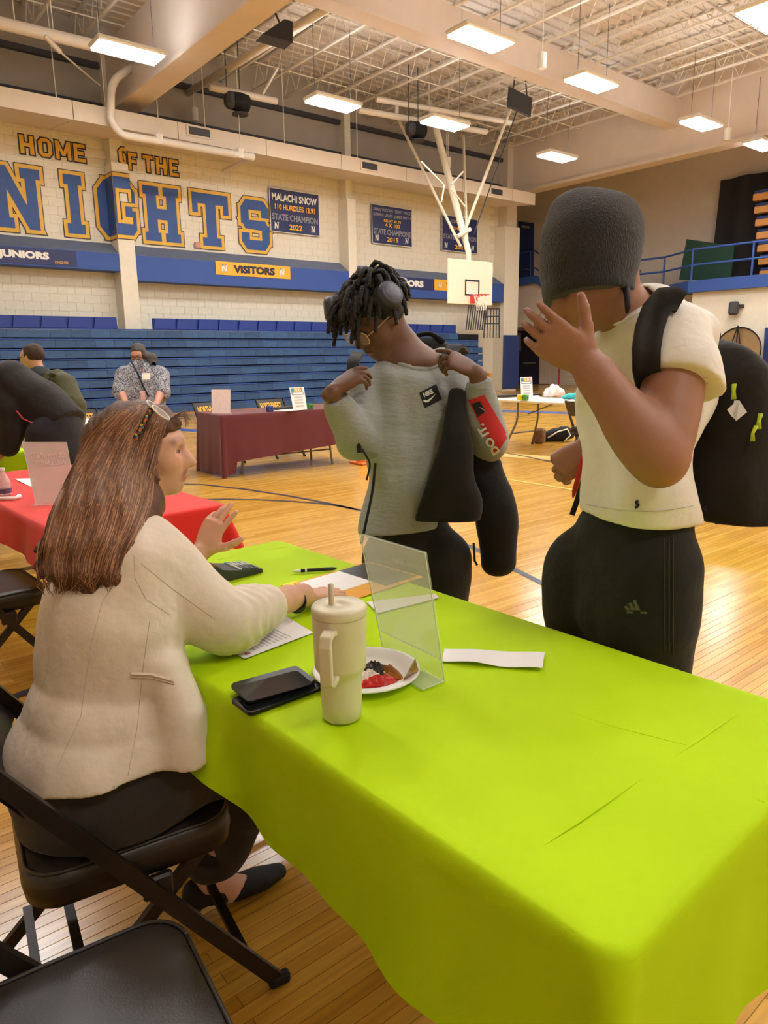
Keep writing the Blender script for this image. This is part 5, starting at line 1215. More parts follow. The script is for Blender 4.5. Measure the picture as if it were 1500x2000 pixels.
    S.warp(fold); S.warp(wrinkle(3, .0026, 36)); S.warp(wrinkle(4, .0045, 16, dirbias=(0, 0, 1)))
    arm = unit(elR - shR)
    S.cut(V3(.395, 1.465, .615), (0.06, .06, -1)); S.cut(cuff + ax * .012, ax); aL = unit(wrL - elL); 
    S.ell(nb + V3(.05, 0, .03), (f, l, Zv), (.09, .065, .06), .01, 'sub')
    S.cone(nb, nb + V3(.1, -.01, .0), .062, .05, .01, 'sub')
    jk = sobj('blazer', [S.mesh(1)], mj, root)
    # seams and pocket on the blazer
    ms = mat('blazer seam', srgb(196, 180, 162), .9, var=0)
    bv = BVHTree.FromObject(jk, bpy.context.evaluated_depsgraph_get()); base = np.array(wloc(jk))
    def seam(px, name='seam', r=.0008, m=ms):
        pts = []
        for i in range(len(px) - 1):
            for t in np.linspace(0, 1, 9)[:-1 if i < len(px) - 2 else None]:
                u, v = px[i][0] * (1 - t) + px[i + 1][0] * t, px[i][1] * (1 - t) + px[i + 1][1] * t; d = Vector(unit(ray(u, v))); hit = bv.ray_cast(Vector(CAM - base), d, 5)
                if hit[0] is not None: pts.append(np.array(hit[0]) + base - np.array(d) * r * .3)
        if len(pts) > 2: obj(name, MB().tube(pts, r, 5), m, jk)
    seam([(238, 1120), (200, 1175), (178, 1260), (158, 1400), (112, 1500)]); seam([(292, 1215), (280, 1300), (268, 1420), (250, 1515)]); seam([(262, 1085), (264, 1130), (285, 1170), (330, 1200)]); seam([(275, 1100), (330, 1145), (420, 1210)]); seam([(103, 1180), (96, 1300), (60, 1420), (48, 1480)])
    seam([(255, 1316), (295, 1317), (340, 1330)], 'pocket_welt', .0035, mj); seam([(255, 1322), (295, 1324), (340, 1336)], 'pocket_welt', .0022, ms)
    # --- trousers
    mp = cloth('charcoal trousers', srgb(52, 47, 44), var=.08)
    S = SDF(V3(.12, 1.2, .06), V3(1.02, 1.95, .68), .008)
    S.loft([V3(.395, 1.47, .465), V3(.39, 1.47, .54), V3(.40, 1.48, .63)], [.192, .196, .165], [.185, .182, .135], l, .03)
    for sy, kn, an in ((-1, V3(.80, 1.42, .485), V3(.64, 1.505, .15)), (1, V3(.80, 1.60, .485), V3(.64, 1.71, .15))):
        S.chain([V3(.42, 1.47 + sy * .09, .545), V3(.62, 1.46 + sy * .09, .535), kn, kn * .5 + an * .5, an], [.105, .098, .078, .070, .062], .03, 2); S.cut(an + V3(0, 0, -.03), (0, 0, -1)) if False else None
    S.warp(wrinkle(9, .005, 26)); SEAT(S); S.cut(V3(.4, 1.47, .135), (0, 0, -1)); S.cut(V3(.4, 1.47, .452), (-1, 0, -2.0)) if False else None
    sobj('trousers', [S.mesh(1)], mp, root)
    # --- shoes
    mshoe = mat('black suede', srgb(22, 20, 20), .7, var=.1)
    for yy, nm in ((1.512, 'pump'), (1.722, 'pump')):
        S = SDF(V3(.53, yy - .07, -.005), V3(.88, yy + .07, .14), .0042)
        S.loft([V3(.59, yy, .085), V3(.63, yy, .07), V3(.70, yy, .04), V3(.78, yy, .028), V3(.835, yy, .022)], [.028, .031, .036, .040, .024], [.034, .036, .03, .024, .018], V3(0, 1, 0), .015)
        S.chain([V3(.595, yy, .07), V3(.588, yy, .004)], [.018, .0075], .02)
        S.ell(V3(.675, yy, .105), ((1, 0, -.35), (0, 1, 0), (0.35, 0, 1)), (.085, .029, .034), .006, 'sub'); S.cut(V3(0, 0, .0025), (0, 0, -1)); sobj(nm, [S.mesh(1)], mshoe, root)
    # --- watch band
    wt = wz - dd * .028; mb = MB(); cx, cy = unit(np.cross(dd, Zv)), Zv
    prev = [(wt + wr) / 2 * 0 + wt + (cx * math.cos(a) * .0315 + np.cross(cx, dd) * math.sin(a) * .0275) for a in np.linspace(0, 2 * math.pi, 28)]
    mb.tube(prev, .008, 8, flat=.35); obj('watch', mb, mat('black rubber band', srgb(30, 30, 30), .4), root, smooth=True)
    # --- hair
    mh = mat('brown hair', srgb(98, 64, 46), .42, var=.45, scale=9, stretch=(6, 6, .7), bump=.5, bscale=60, spec=.4)
    S = SDF(C - V3(.32, .32, .48), C + V3(.2, .2, .2), .0055)
    S.ell(q(0, -.10, .13), (rr, ff, uu), (.385 * h, .475 * h, .415 * h), .01); S.ell(q(0, .12, .26), (rr, ff, uu), (.30 * h, .25 * h, .2 * h), .03)
    fall = [(230, 900, 1.65, .080, .085), (212, 960, 1.58, .090, .080), (194, 1020, 1.49, .098, .066), (174, 1075, 1.43, .098, .050), (160, 1118, 1.405, .086, .034), (154, 1138, 1.40, .070, .020)]
    fc = [P(a, b, c) for a, b, c, _, _ in fall]; S.loft(fc, [x[3] for x in fall], [x[4] for x in fall], CR, .045)
    S.loft([q(.22, .02, -.05), P(298, 980, 1.60), P(292, 1028, 1.53)], [.035, .03, .012], [.05, .03, .012], CR, .03)
    S.ell(q(0, .34, -.18), (rr, ff, uu), (.5 * h, .26 * h, .36 * h), .02, 'sub'); S.ell(q(.1, .40, .05), (rr, ff, uu), (.34 * h, .14 * h, .16 * h), .02, 'sub')
    def groove(x, y, z):
        u = (x - C[0]) * CR[0] + (y - C[1]) * CR[1]; w = z - C[2]; return .0022 * np.sin(u * 300 + 14 * np.sin(w * 16) + w * 60) + .0028 * np.sin(u * 120 + 6 * np.sin(w * 11 + 1))
    S.warp(groove); hr = sobj('hair', [S.mesh(1)], mh, root)
    R = np.random.default_rng(5); sb = MB(); sb2 = MB(); bh = BVHTree.FromObject(hr, bpy.context.evaluated_depsgraph_get()); hb0 = np.array(wloc(hr))
    eb = np.array([(292, 786), (222, 802), (168, 850), (126, 920), (96, 990), (76, 1060), (70, 1105), (78, 1142)], float); ef = np.array([(316, 796), (330, 820), (318, 870), (304, 930), (298, 975), (284, 1020), (256, 1075), (238, 1135)], float)
    def lerp(arr, t): x = t * (len(arr) - 1); i = min(int(x), len(arr) - 2); return arr[i] * (1 - (x - i)) + arr[i + 1] * (x - i)
    for i in range(900):
        s0 = R.uniform(0, 1); t0 = R.uniform(0, .55) if i % 2 else 0; t1 = min(1.03, t0 + R.uniform(.35, .9)); ph, am = R.uniform(0, 6.28), R.uniform(1, 5); pts = []; dl = None
        for t in np.linspace(t0, t1, 20):
            p = lerp(eb, min(t, 1)) * (1 - s0) + lerp(ef, min(t, 1)) * s0; u, v = p[0] + am * math.sin(t * 9 + ph) * t + (6 * R.normal() if t > .97 else 0), p[1] + max(0, t - 1) * 400 + 7 * math.sin(s0 * 31) * max(0, t - .9) * 10
            d = Vector(unit(ray(u, v))); hit = bh.ray_cast(Vector(CAM - hb0), d, 5)
            if hit[0] is not None: q3 = np.array(hit[0]) + hb0 - np.array(d) * .0012; dl = (q3 - CAM) @ CF; pts.append(q3)
            elif dl is not None and t > .8: pts.append(P(u, v, dl))
        if len(pts) > 5 and max(np.linalg.norm(pts[k + 1] - pts[k]) for k in range(len(pts) - 1)) < .06: m = len(pts); (sb if i % 3 else sb2).tube(pts, [.0017 * (1 - .7 * k / m) for k in range(m)], 4, cap=False)
    o = obj('light_strands', sb2, mat('light brown strands', srgb(172, 126, 88), .38, var=.3, scale=14), hr, smooth=True, norm=False); o['kind'] = 'stuff'
    for i in range(26):
        a = R.uniform(0, 1); s0 = q(.1 * R.normal(), .30, .36); sb.tube([s0, s0 + ff * .03 + Zv * R.uniform(0, .02), s0 + ff * R.uniform(.03, .05) + Zv * R.uniform(-.02, .01) + rr * R.normal() * .02], [.0009, .0007, .0004], 4, cap=False)
    o = obj('hair_strands', sb, mat('brown hair strands', srgb(112, 74, 52), .4, var=.4, scale=14, stretch=(8, 8, .6)), hr, smooth=True, norm=False); o['kind'] = 'stuff'
    return q, ff, rr, uu, h
wq, wf, wrr, wu, wh = woman()
# reading glasses pushed up into her hair
Dg = 1.575
gl_ = thing('reading_glasses', 'reading glasses with flowery temples pushed up in the woman\'s hair', 'glasses', P(290, 815, Dg))
ta, tb_ = P(264, 858, Dg - .0), P(297, 798, Dg - .002); tdv = unit(tb_ - ta); tsd = unit(np.cross(tdv, CF))
Rg = Matrix((Vector(tdv), Vector(tsd), Vector(np.cross(tdv, tsd)))).transposed()
arm_ = obj('temple', MB().box((ta + tb_) / 2, (np.linalg.norm(tb_ - ta), .0135, .003), Rg, bev=.001), mat('black temple', srgb(36, 30, 36), .3), gl_)
Rn = np.random.default_rng(3)
for i in range(18):
    c_ = [srgb(220, 90, 60), srgb(70, 150, 170), srgb(226, 200, 70), srgb(150, 50, 90), srgb(60, 130, 90), srgb(226, 130, 90)][i % 6]
    p_ = ta + (tb_ - ta) * (.04 + .92 * i / 18) + tsd * Rn.uniform(-.004, .004) - CF * .0022
    obj('flower', MB().lathe([(0, .0006), (.0032, .0006), (.0032, 0), (0, 0)], p_, 7, axis=-CF), mat('petal%d' % i, c_, .4, var=0), arm_)
M['lens'] = mat('clear lens', srgb(240, 240, 240), .05, var=0, alpha=.25, spec=.9); M['rimclear'] = mat('clear rim', srgb(226, 216, 204), .15, var=.1, alpha=.85)
for k_, (u_, v_, dd_) in enumerate(((314, 806, Dg), (303, 796, Dg + .06))):
    c_ = P(u_, v_, dd_); a1 = unit(CR * .75 - CU * .62); a2 = unit(CF * .9 + CU * .25); pts_ = [c_ + a1 * .024 * math.cos(t) + a2 * .019 * math.sin(t) for t in np.linspace(0, 2 * math.pi, 24)]
    obj('rim', MB().tube(pts_, .0024, 6), M['rimclear'], gl_, smooth=True); mb_l = MB(); mb_l.add(pts_[:-1], [tuple(range(23))]); obj('lens', mb_l, M['lens'], gl_)
obj('bridge', MB().tube([P(306, 797, Dg + .015), P(304, 794, Dg + .045)], .0025, 6), M['rimclear'], gl_)
# ------------------------------------------------------------------ young man in the white tee
def man():
    root = thing('person', 'young man in a black beanie and white tee wiping his face beside the lime table', 'person', (1.62, 1.0, 0))
    f = unit([-.94, .33, 0]); l = unit([-.33, -.94, 0])
    sk = srgb(160, 114, 90); ms = skin('man skin', sk)
    C = P(1163, 552, 1.68); hf = unit(-CR * .93 - Zv * .34 - CF * .06); h = .228
    nb = P(1256, 632, 1.74)
    S = SDF(C - V3(.26, .26, .26), C + V3(.26, .26, .2), .0046); q = head(S, C, hf, Zv, h, jaw=1.05, nose=1.15)
    S.chain([q(0, -.12, -.12), q(0, -.10, -.30) * .5 + nb * .5, nb], [.06, .058, .068], .035); parts = [S.mesh(1)]
    S = SDF(V3(1.35, .65, 0), V3(1.95, 1.35, 1.56), .01)
    S.loft([P(1250, 1100, 1.75), P(1245, 900, 1.74), P(1258, 760, 1.74), nb], [.14, .13, .15, .06], [.10, .1, .1, .05], l, .03)
    for u0, v0, D0, fx in ((1140, 1250, 1.88, V3(1.60, 1.10, .06)), (1268, 1270, 1.70, V3(1.60, .88, .06))): S.chain([P(1215 + (40 if u0 > 1200 else -30), 1120, D0), P(u0, v0, D0), fx, fx + f * .12 - V3(0, 0, .03)], [.08, .06, .035, .03], .02)
    parts.append(S.mesh(1))
    # left arm raised to the face, in one piece with the hand
    sh, el, wr = P(1328, 668, 1.565), P(1290, 905, 1.465), P(1150, 714, 1.50)
    lo, hi = bbox([sh, el, wr, P(1050, 575, 1.52)], .09); S = SDF(lo, hi, .0048)
    S.chain([sh * .75 + el * .25, sh * .5 + el * .5, el * .9 + sh * .1], [.056, .059, .054], .02, 3); S.chain([el, el * .68 + wr * .32, wr * .75 + el * .25, wr], [.051, .053, .038, .031], .025, 3)
    dL = unit(-CR * .80 + CU * .59 + CF * .03); nL = unit(-CF * .85 - CR * .35 - CU * .3)
    hand(S, wr, dL, nL, CR * .8 + CU * .6, .208, (.26, .28, .30, .34), (.05, .0, -.03, -.07), (.80, .05, .1)); parts.append(S.mesh(1))
    # right hand hanging behind, closed round a red pencil
    wR = P(1150, 868, 1.93); sR, eR = P(1215, 690, 1.93), P(1215, 850, 1.97)
    lo, hi = bbox([sR, eR, wR, P(1100, 930, 1.93)], .07); S = SDF(lo, hi, .0048); S.chain([sR, eR, wR], [.055, .045, .03], .02, 3)
    dR = unit(-CR * .75 - CU * .55 + CF * .1); hand(S, wR, dR, -CF * .75 - CR * .4 + CU * .3, -CU * .3 - CF * .3, .19, (.85, .9, .95, 1.0), (.05, 0, 0, -.05), (.35, .5, .5)); parts.append(S.mesh(1))
    rr, ff, uu = frame(hf, Zv); sobj('body', parts, ms, root, tint(sk, face_spots(q, h, rr, srgb(140, 84, 74), srgb(46, 34, 28))))
    eyes(q, h, rr, ff, root, mat('dark iris', srgb(40, 28, 22), .2, var=0))
    # tee shirt
    mt = cloth('white tee jersey', srgb(236, 232, 222), var=.03, bscale=500); S = SDF(V3(1.25, .62, .88), V3(2.0, 1.42, 1.6), .0068)
    S.loft([P(1250, 1022, 1.735), P(1248, 960, 1.735), P(1245, 880, 1.735), P(1254, 770, 1.735), P(1266, 680, 1.735), P(1262, 632, 1.74)], [.165, .165, .160, .178, .180, .10], [.117, .114, .110, .122, .112, .085], l, .03)
    el2 = sh * .60 + el * .40; S.chain([sh + V3(0.01, .03, .005), sh * .7 + el * .3, el2], [.078, .075, .072], .04, 2); S.chain([sR, sR * .5 + eR * .5], [.07, .062], .03)
    ax = unit(el - sh); S.warp(wrinkle(21, .0040, 38, dirbias=(0, 0, .6))); S.warp(wrinkle(22, .010, 18, dirbias=(.2, 0, 1)))
    hm = P(1250, 1003, 1.735); S.cut(hm + V3(0, 0, -.005), -Zv + CR * .0); S.cone(sh + ax * .135, sh + ax * .30, .085, .09, 0, 'sub') if False else None
    pl = sh + ax * .112; d0 = SDF.cut
    # cut the sleeve end only near the arm
    sl_, X, Y, Z = S.sub(pl - .14, pl + .14); dd = (X - pl[0]) * ax[0] + (Y - pl[1]) * ax[1] + (Z - pl[2]) * ax[2]
    tdist = np.sqrt((X - pl[0]) ** 2 + (Y - pl[1]) ** 2 + (Z - pl[2]) ** 2 - dd ** 2); S.put(sl_, np.maximum(-dd, tdist - .118), 0, 'sub')
    S.ell(nb + V3(0, 0, .035) + f * .03, (f, l, Zv), (.085, .072, .05), .012, 'sub'); tee = sobj('tee_shirt', [S.mesh(1)], mt, root)
    bv = BVHTree.FromObject(tee, bpy.context.evaluated_depsgraph_get()); base = np.array(wloc(tee))
    def onto(px, off=.002):
        out = []
        for u, v in px:
            d = Vector(unit(ray(u, v))); hit = bv.ray_cast(Vector(CAM - base), d, 5)
            if hit[0] is not None: out.append(np.array(hit[0]) + base - np.array(d) * off)
        return out
    pts = onto([(1163, 625), (1175, 634), (1195, 636), (1220, 628), (1245, 612), (1268, 590), (1288, 568)]); 
    if len(pts) > 3: obj('collar', MB().tube(pts, .008, 8, flat=.5), mt, tee, smooth=True)
    for k in (0, 1):
        pts = onto([(1268 + i * 11.5, 752 - k * 12 - abs(i - 5) * .5) for i in range(11)]); 
        if len(pts) > 3: obj('hem_stitch', MB().tube(pts, .0011, 4), mat('stitch', srgb(206, 202, 192), .9, var=0), tee)
    pts = onto([(1145 + i * 21, 985 + 14 * math.sin(i / 10 * 3.0)) for i in range(11)]); obj('hem_stitch', MB().tube(pts, .0011, 4), bpy.data.materials['stitch'], tee) if len(pts) > 3 else None
    lg = MB(); pp = onto([(1246, 978), (1242, 981), (1244, 984), (1247, 986), (1244, 990), (1241, 991)], .003); lg.tube(pp, .0035, 6) if len(pp) > 3 else None
    if lg.v: obj('chest_logo', lg, M['navyprint'], tee)
    # track pants
    mp = cloth('black track pants', srgb(32, 31, 28), var=.08, bscale=600); S = SDF(V3(1.3, .6, .03), V3(1.95, 1.4, 1.12), .0085)
    S.loft([P(1246, 1000, 1.745), P(1228, 1060, 1.76), P(1212, 1120, 1.78), P(1206, 1180, 1.79)], [.146, .160, .172, .168], [.100, .116, .122, .115], l, .03)
    S.chain([P(1150, 1110, 1.87), P(1140, 1180, 1.885), P(1140, 1260, 1.89), V3(1.60, 1.09, .3), V3(1.60, 1.10, .05)], [.115, .102, .09, .075, .065], .03, 2)
    S.chain([P(1268, 1110, 1.69), P(1268, 1190, 1.695), P(1270, 1280, 1.70), V3(1.60, .885, .3), V3(1.60, .88, .05)], [.115, .105, .09, .075, .065], .03, 2)
    S.warp(wrinkle(31, .004, 18)); S.warp(wrinkle(32, .002, 40)); S.cut(V3(0, 0, .05), -Zv); pants = sobj('track_pants', [S.mesh(1)], mp, root)
    bvp = BVHTree.FromObject(pants, bpy.context.evaluated_depsgraph_get()); bp = np.array(wloc(pants))
    def ontop(px, off=.002):
        out = []
        for u, v in px:
            d = Vector(unit(ray(u, v))); hit = bvp.ray_cast(Vector(CAM - bp), d, 5); out.append(np.array(hit[0]) + bp - np.array(d) * off if hit[0] is not None else P(u, v, 1.6))
        return out
    ml = mat('faint grey print', srgb(92, 92, 78), .7, var=0)
    for a, b in ((0, .42), (.3, .7), (.6, 1.0)):
        pass
    lg = MB()
    for x0, hgt in ((1224, 7), (1233, 13), (1242, 19)):
        pp = ontop([(x0, 1192), (x0 - 6 + 0, 1192 - hgt), (x0 - 1, 1192 - hgt - 3), (x0 + 9, 1192)]); lg.add(pp, [(0, 1, 2, 3)])
    pp = ontop([(1224, 1194), (1264, 1195), (1264, 1199), (1224, 1198)]); lg.add(pp, [(0, 1, 2, 3)]); obj('brand_mark', lg, ml, pants)
    for dx in (0, 8, 16):
        pts = ontop([(1314 - dx + (v - 1040) * -.0, v) for v in range(1050, 1300, 25)], .001); obj('side_stripe', MB().tube(pts, .002, 4), mat('stripe%d' % dx, srgb(52, 50, 42), .8, var=0), pants)
    msn = mat('dark trainers', srgb(40, 40, 44), .6)
    for fy in (1.10, .88):
        c0 = V3(1.62, fy, 0); S = SDF(c0 - V3(.28, .12, .01), c0 + V3(.14, .14, .14), .007); S.loft([c0 + V3(0.03, 0, .05), c0 + f * .08 + V3(0, 0, .045), c0 + f * .19 + V3(0, 0, .03)], [.04, .045, .035], [.05, .042, .028], l, .02); S.cut(V3(0, 0, .003), -Zv); sobj('shoe', [S.mesh(1)], msn, root)
    # beanie
    mb_ = mat('black knit beanie', srgb(38, 40, 44), .95, var=.15, scale=120, bump=.6, bscale=420, stretch=(1, 1, .25), sheen=.3); S = SDF(C - V3(.2, .2, .12), C + V3(.2, .2, .32), .0055)
    S.loft([P(1148, 556, 1.68), P(1148, 525, 1.68), P(1151, 485, 1.68)], [.107, .112, .112], [.108, .113, .111], CR, .02, ex=2.0); S.ell(P(1154, 478, 1.68), (CR, CU, CF), (.114, .121, .112), .03)
    S.ell(P(1118, 412, 1.69), (CR, CU, CF), (.045, .03, .05), .05); S.ell(P(1208, 440, 1.68), (CR, CU, CF), (.045, .05, .05), .05)
    S.warp(wrinkle(41, .003, 22)); S.cut(P(1150, 558, 1.58), -CU + CR * .06); sobj('beanie', [S.mesh(1)], mb_, root)
    # twists showing behind the beanie
    R = np.random.default_rng(8); hb = MB()
    for i in range(9):
        u0, v0 = 1228 + R.uniform(0, 10), 425 + i * 14; a = P(u0 - 14, v0, 1.70); pts = [a, P(u0 + 4, v0 + 2, 1.695), P(u0 + 10 + R.uniform(-3, 4), v0 + 10, 1.69)]; hb.tube(rnd(pts, .02, 4), .0085, 7)
    pts = [P(1218, 540, 1.63), P(1222, 560, 1.615), P(1225, 580, 1.61), P(1226, 600, 1.605), P(1224, 612, 1.605)]; hb.tube(pts, [.0075, .0085, .0075, .0065, .003], 7)
    obj('hair', hb, mat('black hair', srgb(28, 24, 24), .6, var=.2), root, smooth=True)
    return dict(sh=sh, el=el, l=l, f=f, wR=wR, dR=dR, nb=nb, tee=tee)
mn = man()
# red pencil in his hand
pa_, pb_ = P(1136, 905, 1.905), P(1119, 972, 1.895); pn = thing('red_pen', 'red pen held pointing down by the man in the beanie', 'pen', pb_)
obj('barrel', MB().tube([pa_ + (pa_ - pb_) * .5, pa_, pb_ * .82 + pa_ * .18], .0068, 10), mat('red plastic', srgb(196, 40, 40), .4), pn, smooth=True); obj('tip', MB().tube([pb_ * .82 + pa_ * .18, pb_], [.0066, .002], 10), bpy.data.materials['red plastic'], pn)
# his backpack
bp_ = thing('backpack', 'black backpack with lime zip pulls on the back of the man in the beanie', 'backpack', P(1430, 995, 1.78))
mbk = cloth('black pack nylon', srgb(38, 34, 32), var=.12, bscale=400, scale=12); S = SDF(V3(1.45, .35, .93), V3(2.25, 1.35, 1.62), .0085)
cb_ = [P(1422, 1000, 1.80), P(1432, 930, 1.80), P(1436, 830, 1.80), P(1426, 762, 1.81), P(1402, 705, 1.83), P(1386, 678, 1.84)]
S.loft(cb_, [.145, .155, .16, .155, .13, .09], [.095, .108, .112, .10, .06, .035], mn['l'], .03, ex=2.8); S.loft([P(1455, 985, 1.76), P(1470, 880, 1.76), P(1455, 790, 1.77)], [.10, .11, .09], [.05, .055, .04], mn['l'], .03)
S.loft([P(1366, 985, 1.775), P(1372, 900, 1.775), P(1376, 800, 1.78), P(1374, 715, 1.79)], [.13, .145, .145, .12], [.05, .055, .055, .04], mn['l'], .04); S.warp(wrinkle(51, .004, 16)); S.warp(wrinkle(52, .0018, 45)); S.cut(P(1440, 706, 1.8), CR * .74 + CU * .67, .05); S.cut(P(1430, 1013, 1.75), -Zv); pk = sobj('pack', [S.mesh(1)], mbk, bp_)
mstrap = cloth('strap webbing', srgb(42, 40, 38), var=.06, bscale=900)
def ribbon(pts, wdir, w, th, n=6):
    pts = rnd(pts, .12, n); mb = MB(); wd = unit(wdir); k = len(pts)
    for i, p in enumerate(pts):
        p = np.array(p); t = unit(np.array(pts[min(i + 1, k - 1)]) - np.array(pts[max(i - 1, 0)])); s = unit(wd - t * (wd @ t)); nn = np.cross(t, s)
        for a, b in ((-1, -1), (1, -1), (1, 1), (-1, 1)): mb.v.append(tuple(p + s * w / 2 * a + nn * th / 2 * b))
    for i in range(k - 1):
        for j in range(4): mb.f.append((i * 4 + j, i * 4 + (j + 1) % 4, (i + 1) * 4 + (j + 1) % 4, (i + 1) * 4 + j))
    mb.f += [(0, 1, 2, 3), tuple((k - 1) * 4 + j for j in range(4))]; return mb
_bt = BVHTree.FromObject(mn['tee'], bpy.context.evaluated_depsgraph_get()); _tb = np.array(wloc(mn['tee']))
def _on(u, v, off):
    d = Vector(unit(ray(u, v))); hit = _bt.ray_cast(Vector(CAM - _tb), d, 5); return (np.array(hit[0]) + _tb - np.array(d) * off) if hit[0] is not None else None
mid_ = [(1332, 590), (1318, 582), (1300, 584), (1282, 605), (1270, 640), (1264, 680), (1264, 720), (1270, 760), (1279, 795), (1290, 830)]; wd_ = [22, 24, 26, 27, 27, 27, 26, 24, 20, 16]; sg = MB()
rows_ = []
for (u, v), w_ in zip(mid_, wd_):
    i_ = len(rows_); t_ = np.array(mid_[min(i_ + 1, 9)], float) - np.array(mid_[max(i_ - 1, 0)], float); t_ /= np.linalg.norm(t_); nx_ = np.array([t_[1], -t_[0]])
    r_ = []
    for s_ in (-1, -.5, 0, .5, 1):
        p_ = _on(u + nx_[0] * w_ * s_, v + nx_[1] * w_ * s_, .016); r_.append(p_)
    base_ = [p for p in r_ if p is not None]; dm_ = min(np.dot(p - CAM, CF) for p in base_) if base_ else 1.62
    rows_.append([p if p is not None and np.dot(p - CAM, CF) < dm_ + .05 else P(u + nx_[0] * w_ * s_, v + nx_[1] * w_ * s_, dm_ + .02) for p, s_ in zip(r_, (-1, -.5, 0, .5, 1))])
for off_ in (0, .011):
    o_ = len(sg.v)
    for r_ in rows_: sg.v += [tuple(p + CF * off_) for p in r_]
    for i_ in range(9):
        for j_ in range(4): sg.f.append((o_ + i_ * 5 + j_, o_ + i_ * 5 + j_ + 1, o_ + (i_ + 1) * 5 + j_ + 1, o_ + (i_ + 1) * 5 + j_))
for i_ in range(9):
    for j_ in (0, 4): sg.f.append((i_ * 5 + j_, (i_ + 1) * 5 + j_, 50 + (i_ + 1) * 5 + j_, 50 + i_ * 5 + j_))
obj('shoulder_strap', sg, mstrap, bp_, smooth=True)
obj('haul_loop', MB().tube(rnd([P(1352, 610, 1.76), P(1385, 618, 1.78), P(1402, 650, 1.80), P(1400, 680, 1.80)], .05, 5), .012, 8, flat=.4), mstrap, bp_, smooth=True)
obj('far_strap', ribbon([P(1160, 700, 1.95), P(1156, 660, 1.93), P(1170, 625, 1.9)], CR, .05, .012), mstrap, bp_)
obj('tail_strap', ribbon([P(1380, 985, 1.70), P(1395, 1000, 1.70), P(1408, 1018, 1.70)], CR, .028, .004), mstrap, bp_)
obj('tail_strap', ribbon([P(1140, 935, 1.86), P(1128, 975, 1.86), P(1117, 1006, 1.86)], CR, .014, .003), mstrap, bp_)
ml_ = mat('lime zip pull', srgb(196, 220, 50), .4)
_bk = BVHTree.FromObject(pk, bpy.context.evaluated_depsgraph_get()); _kb = np.array(wloc(pk))
def kd(u, v):
    h_ = _bk.ray_cast(Vector(CAM - _kb), Vector(unit(ray(u, v))), 5); return (np.array(h_[0]) + _kb - CAM) @ CF if h_[0] is not None else 1.66
for u, v, D_, du in ((1434, 750, kd(1434, 765) - .008, 0), (1486, 808, kd(1486, 822) - .008, -3), (1477, 832, kd(1477, 845) - .008, -6)):
    obj('zip_pull', MB().tube([P(u, v, D_), P(u - 1 + du, v + 14, D_), P(u - 1 + du, v + 30, D_)], [.006, .0045, .0065], 8, flat=.6), ml_, bp_, smooth=True)
_t = min(kd(1440, 790), kd(1438, 820), kd(1455, 805)) - .01; tg = MB(); tg.add([P(1434, 782, _t), P(1444, 782, _t), P(1459, 805, _t), P(1438, 822, _t - .01), P(1428, 812, _t)], [(0, 1, 2, 3, 4)]); tg.add([P(1440, 782, _t - .005), P(1430, 815, _t - .015), P(1420, 800, _t - .01)], [(0, 1, 2)]); obj('torn_tag', tg, mat('grey paper tag', srgb(206, 202, 196), .7, var=.12, scale=40), bp_)

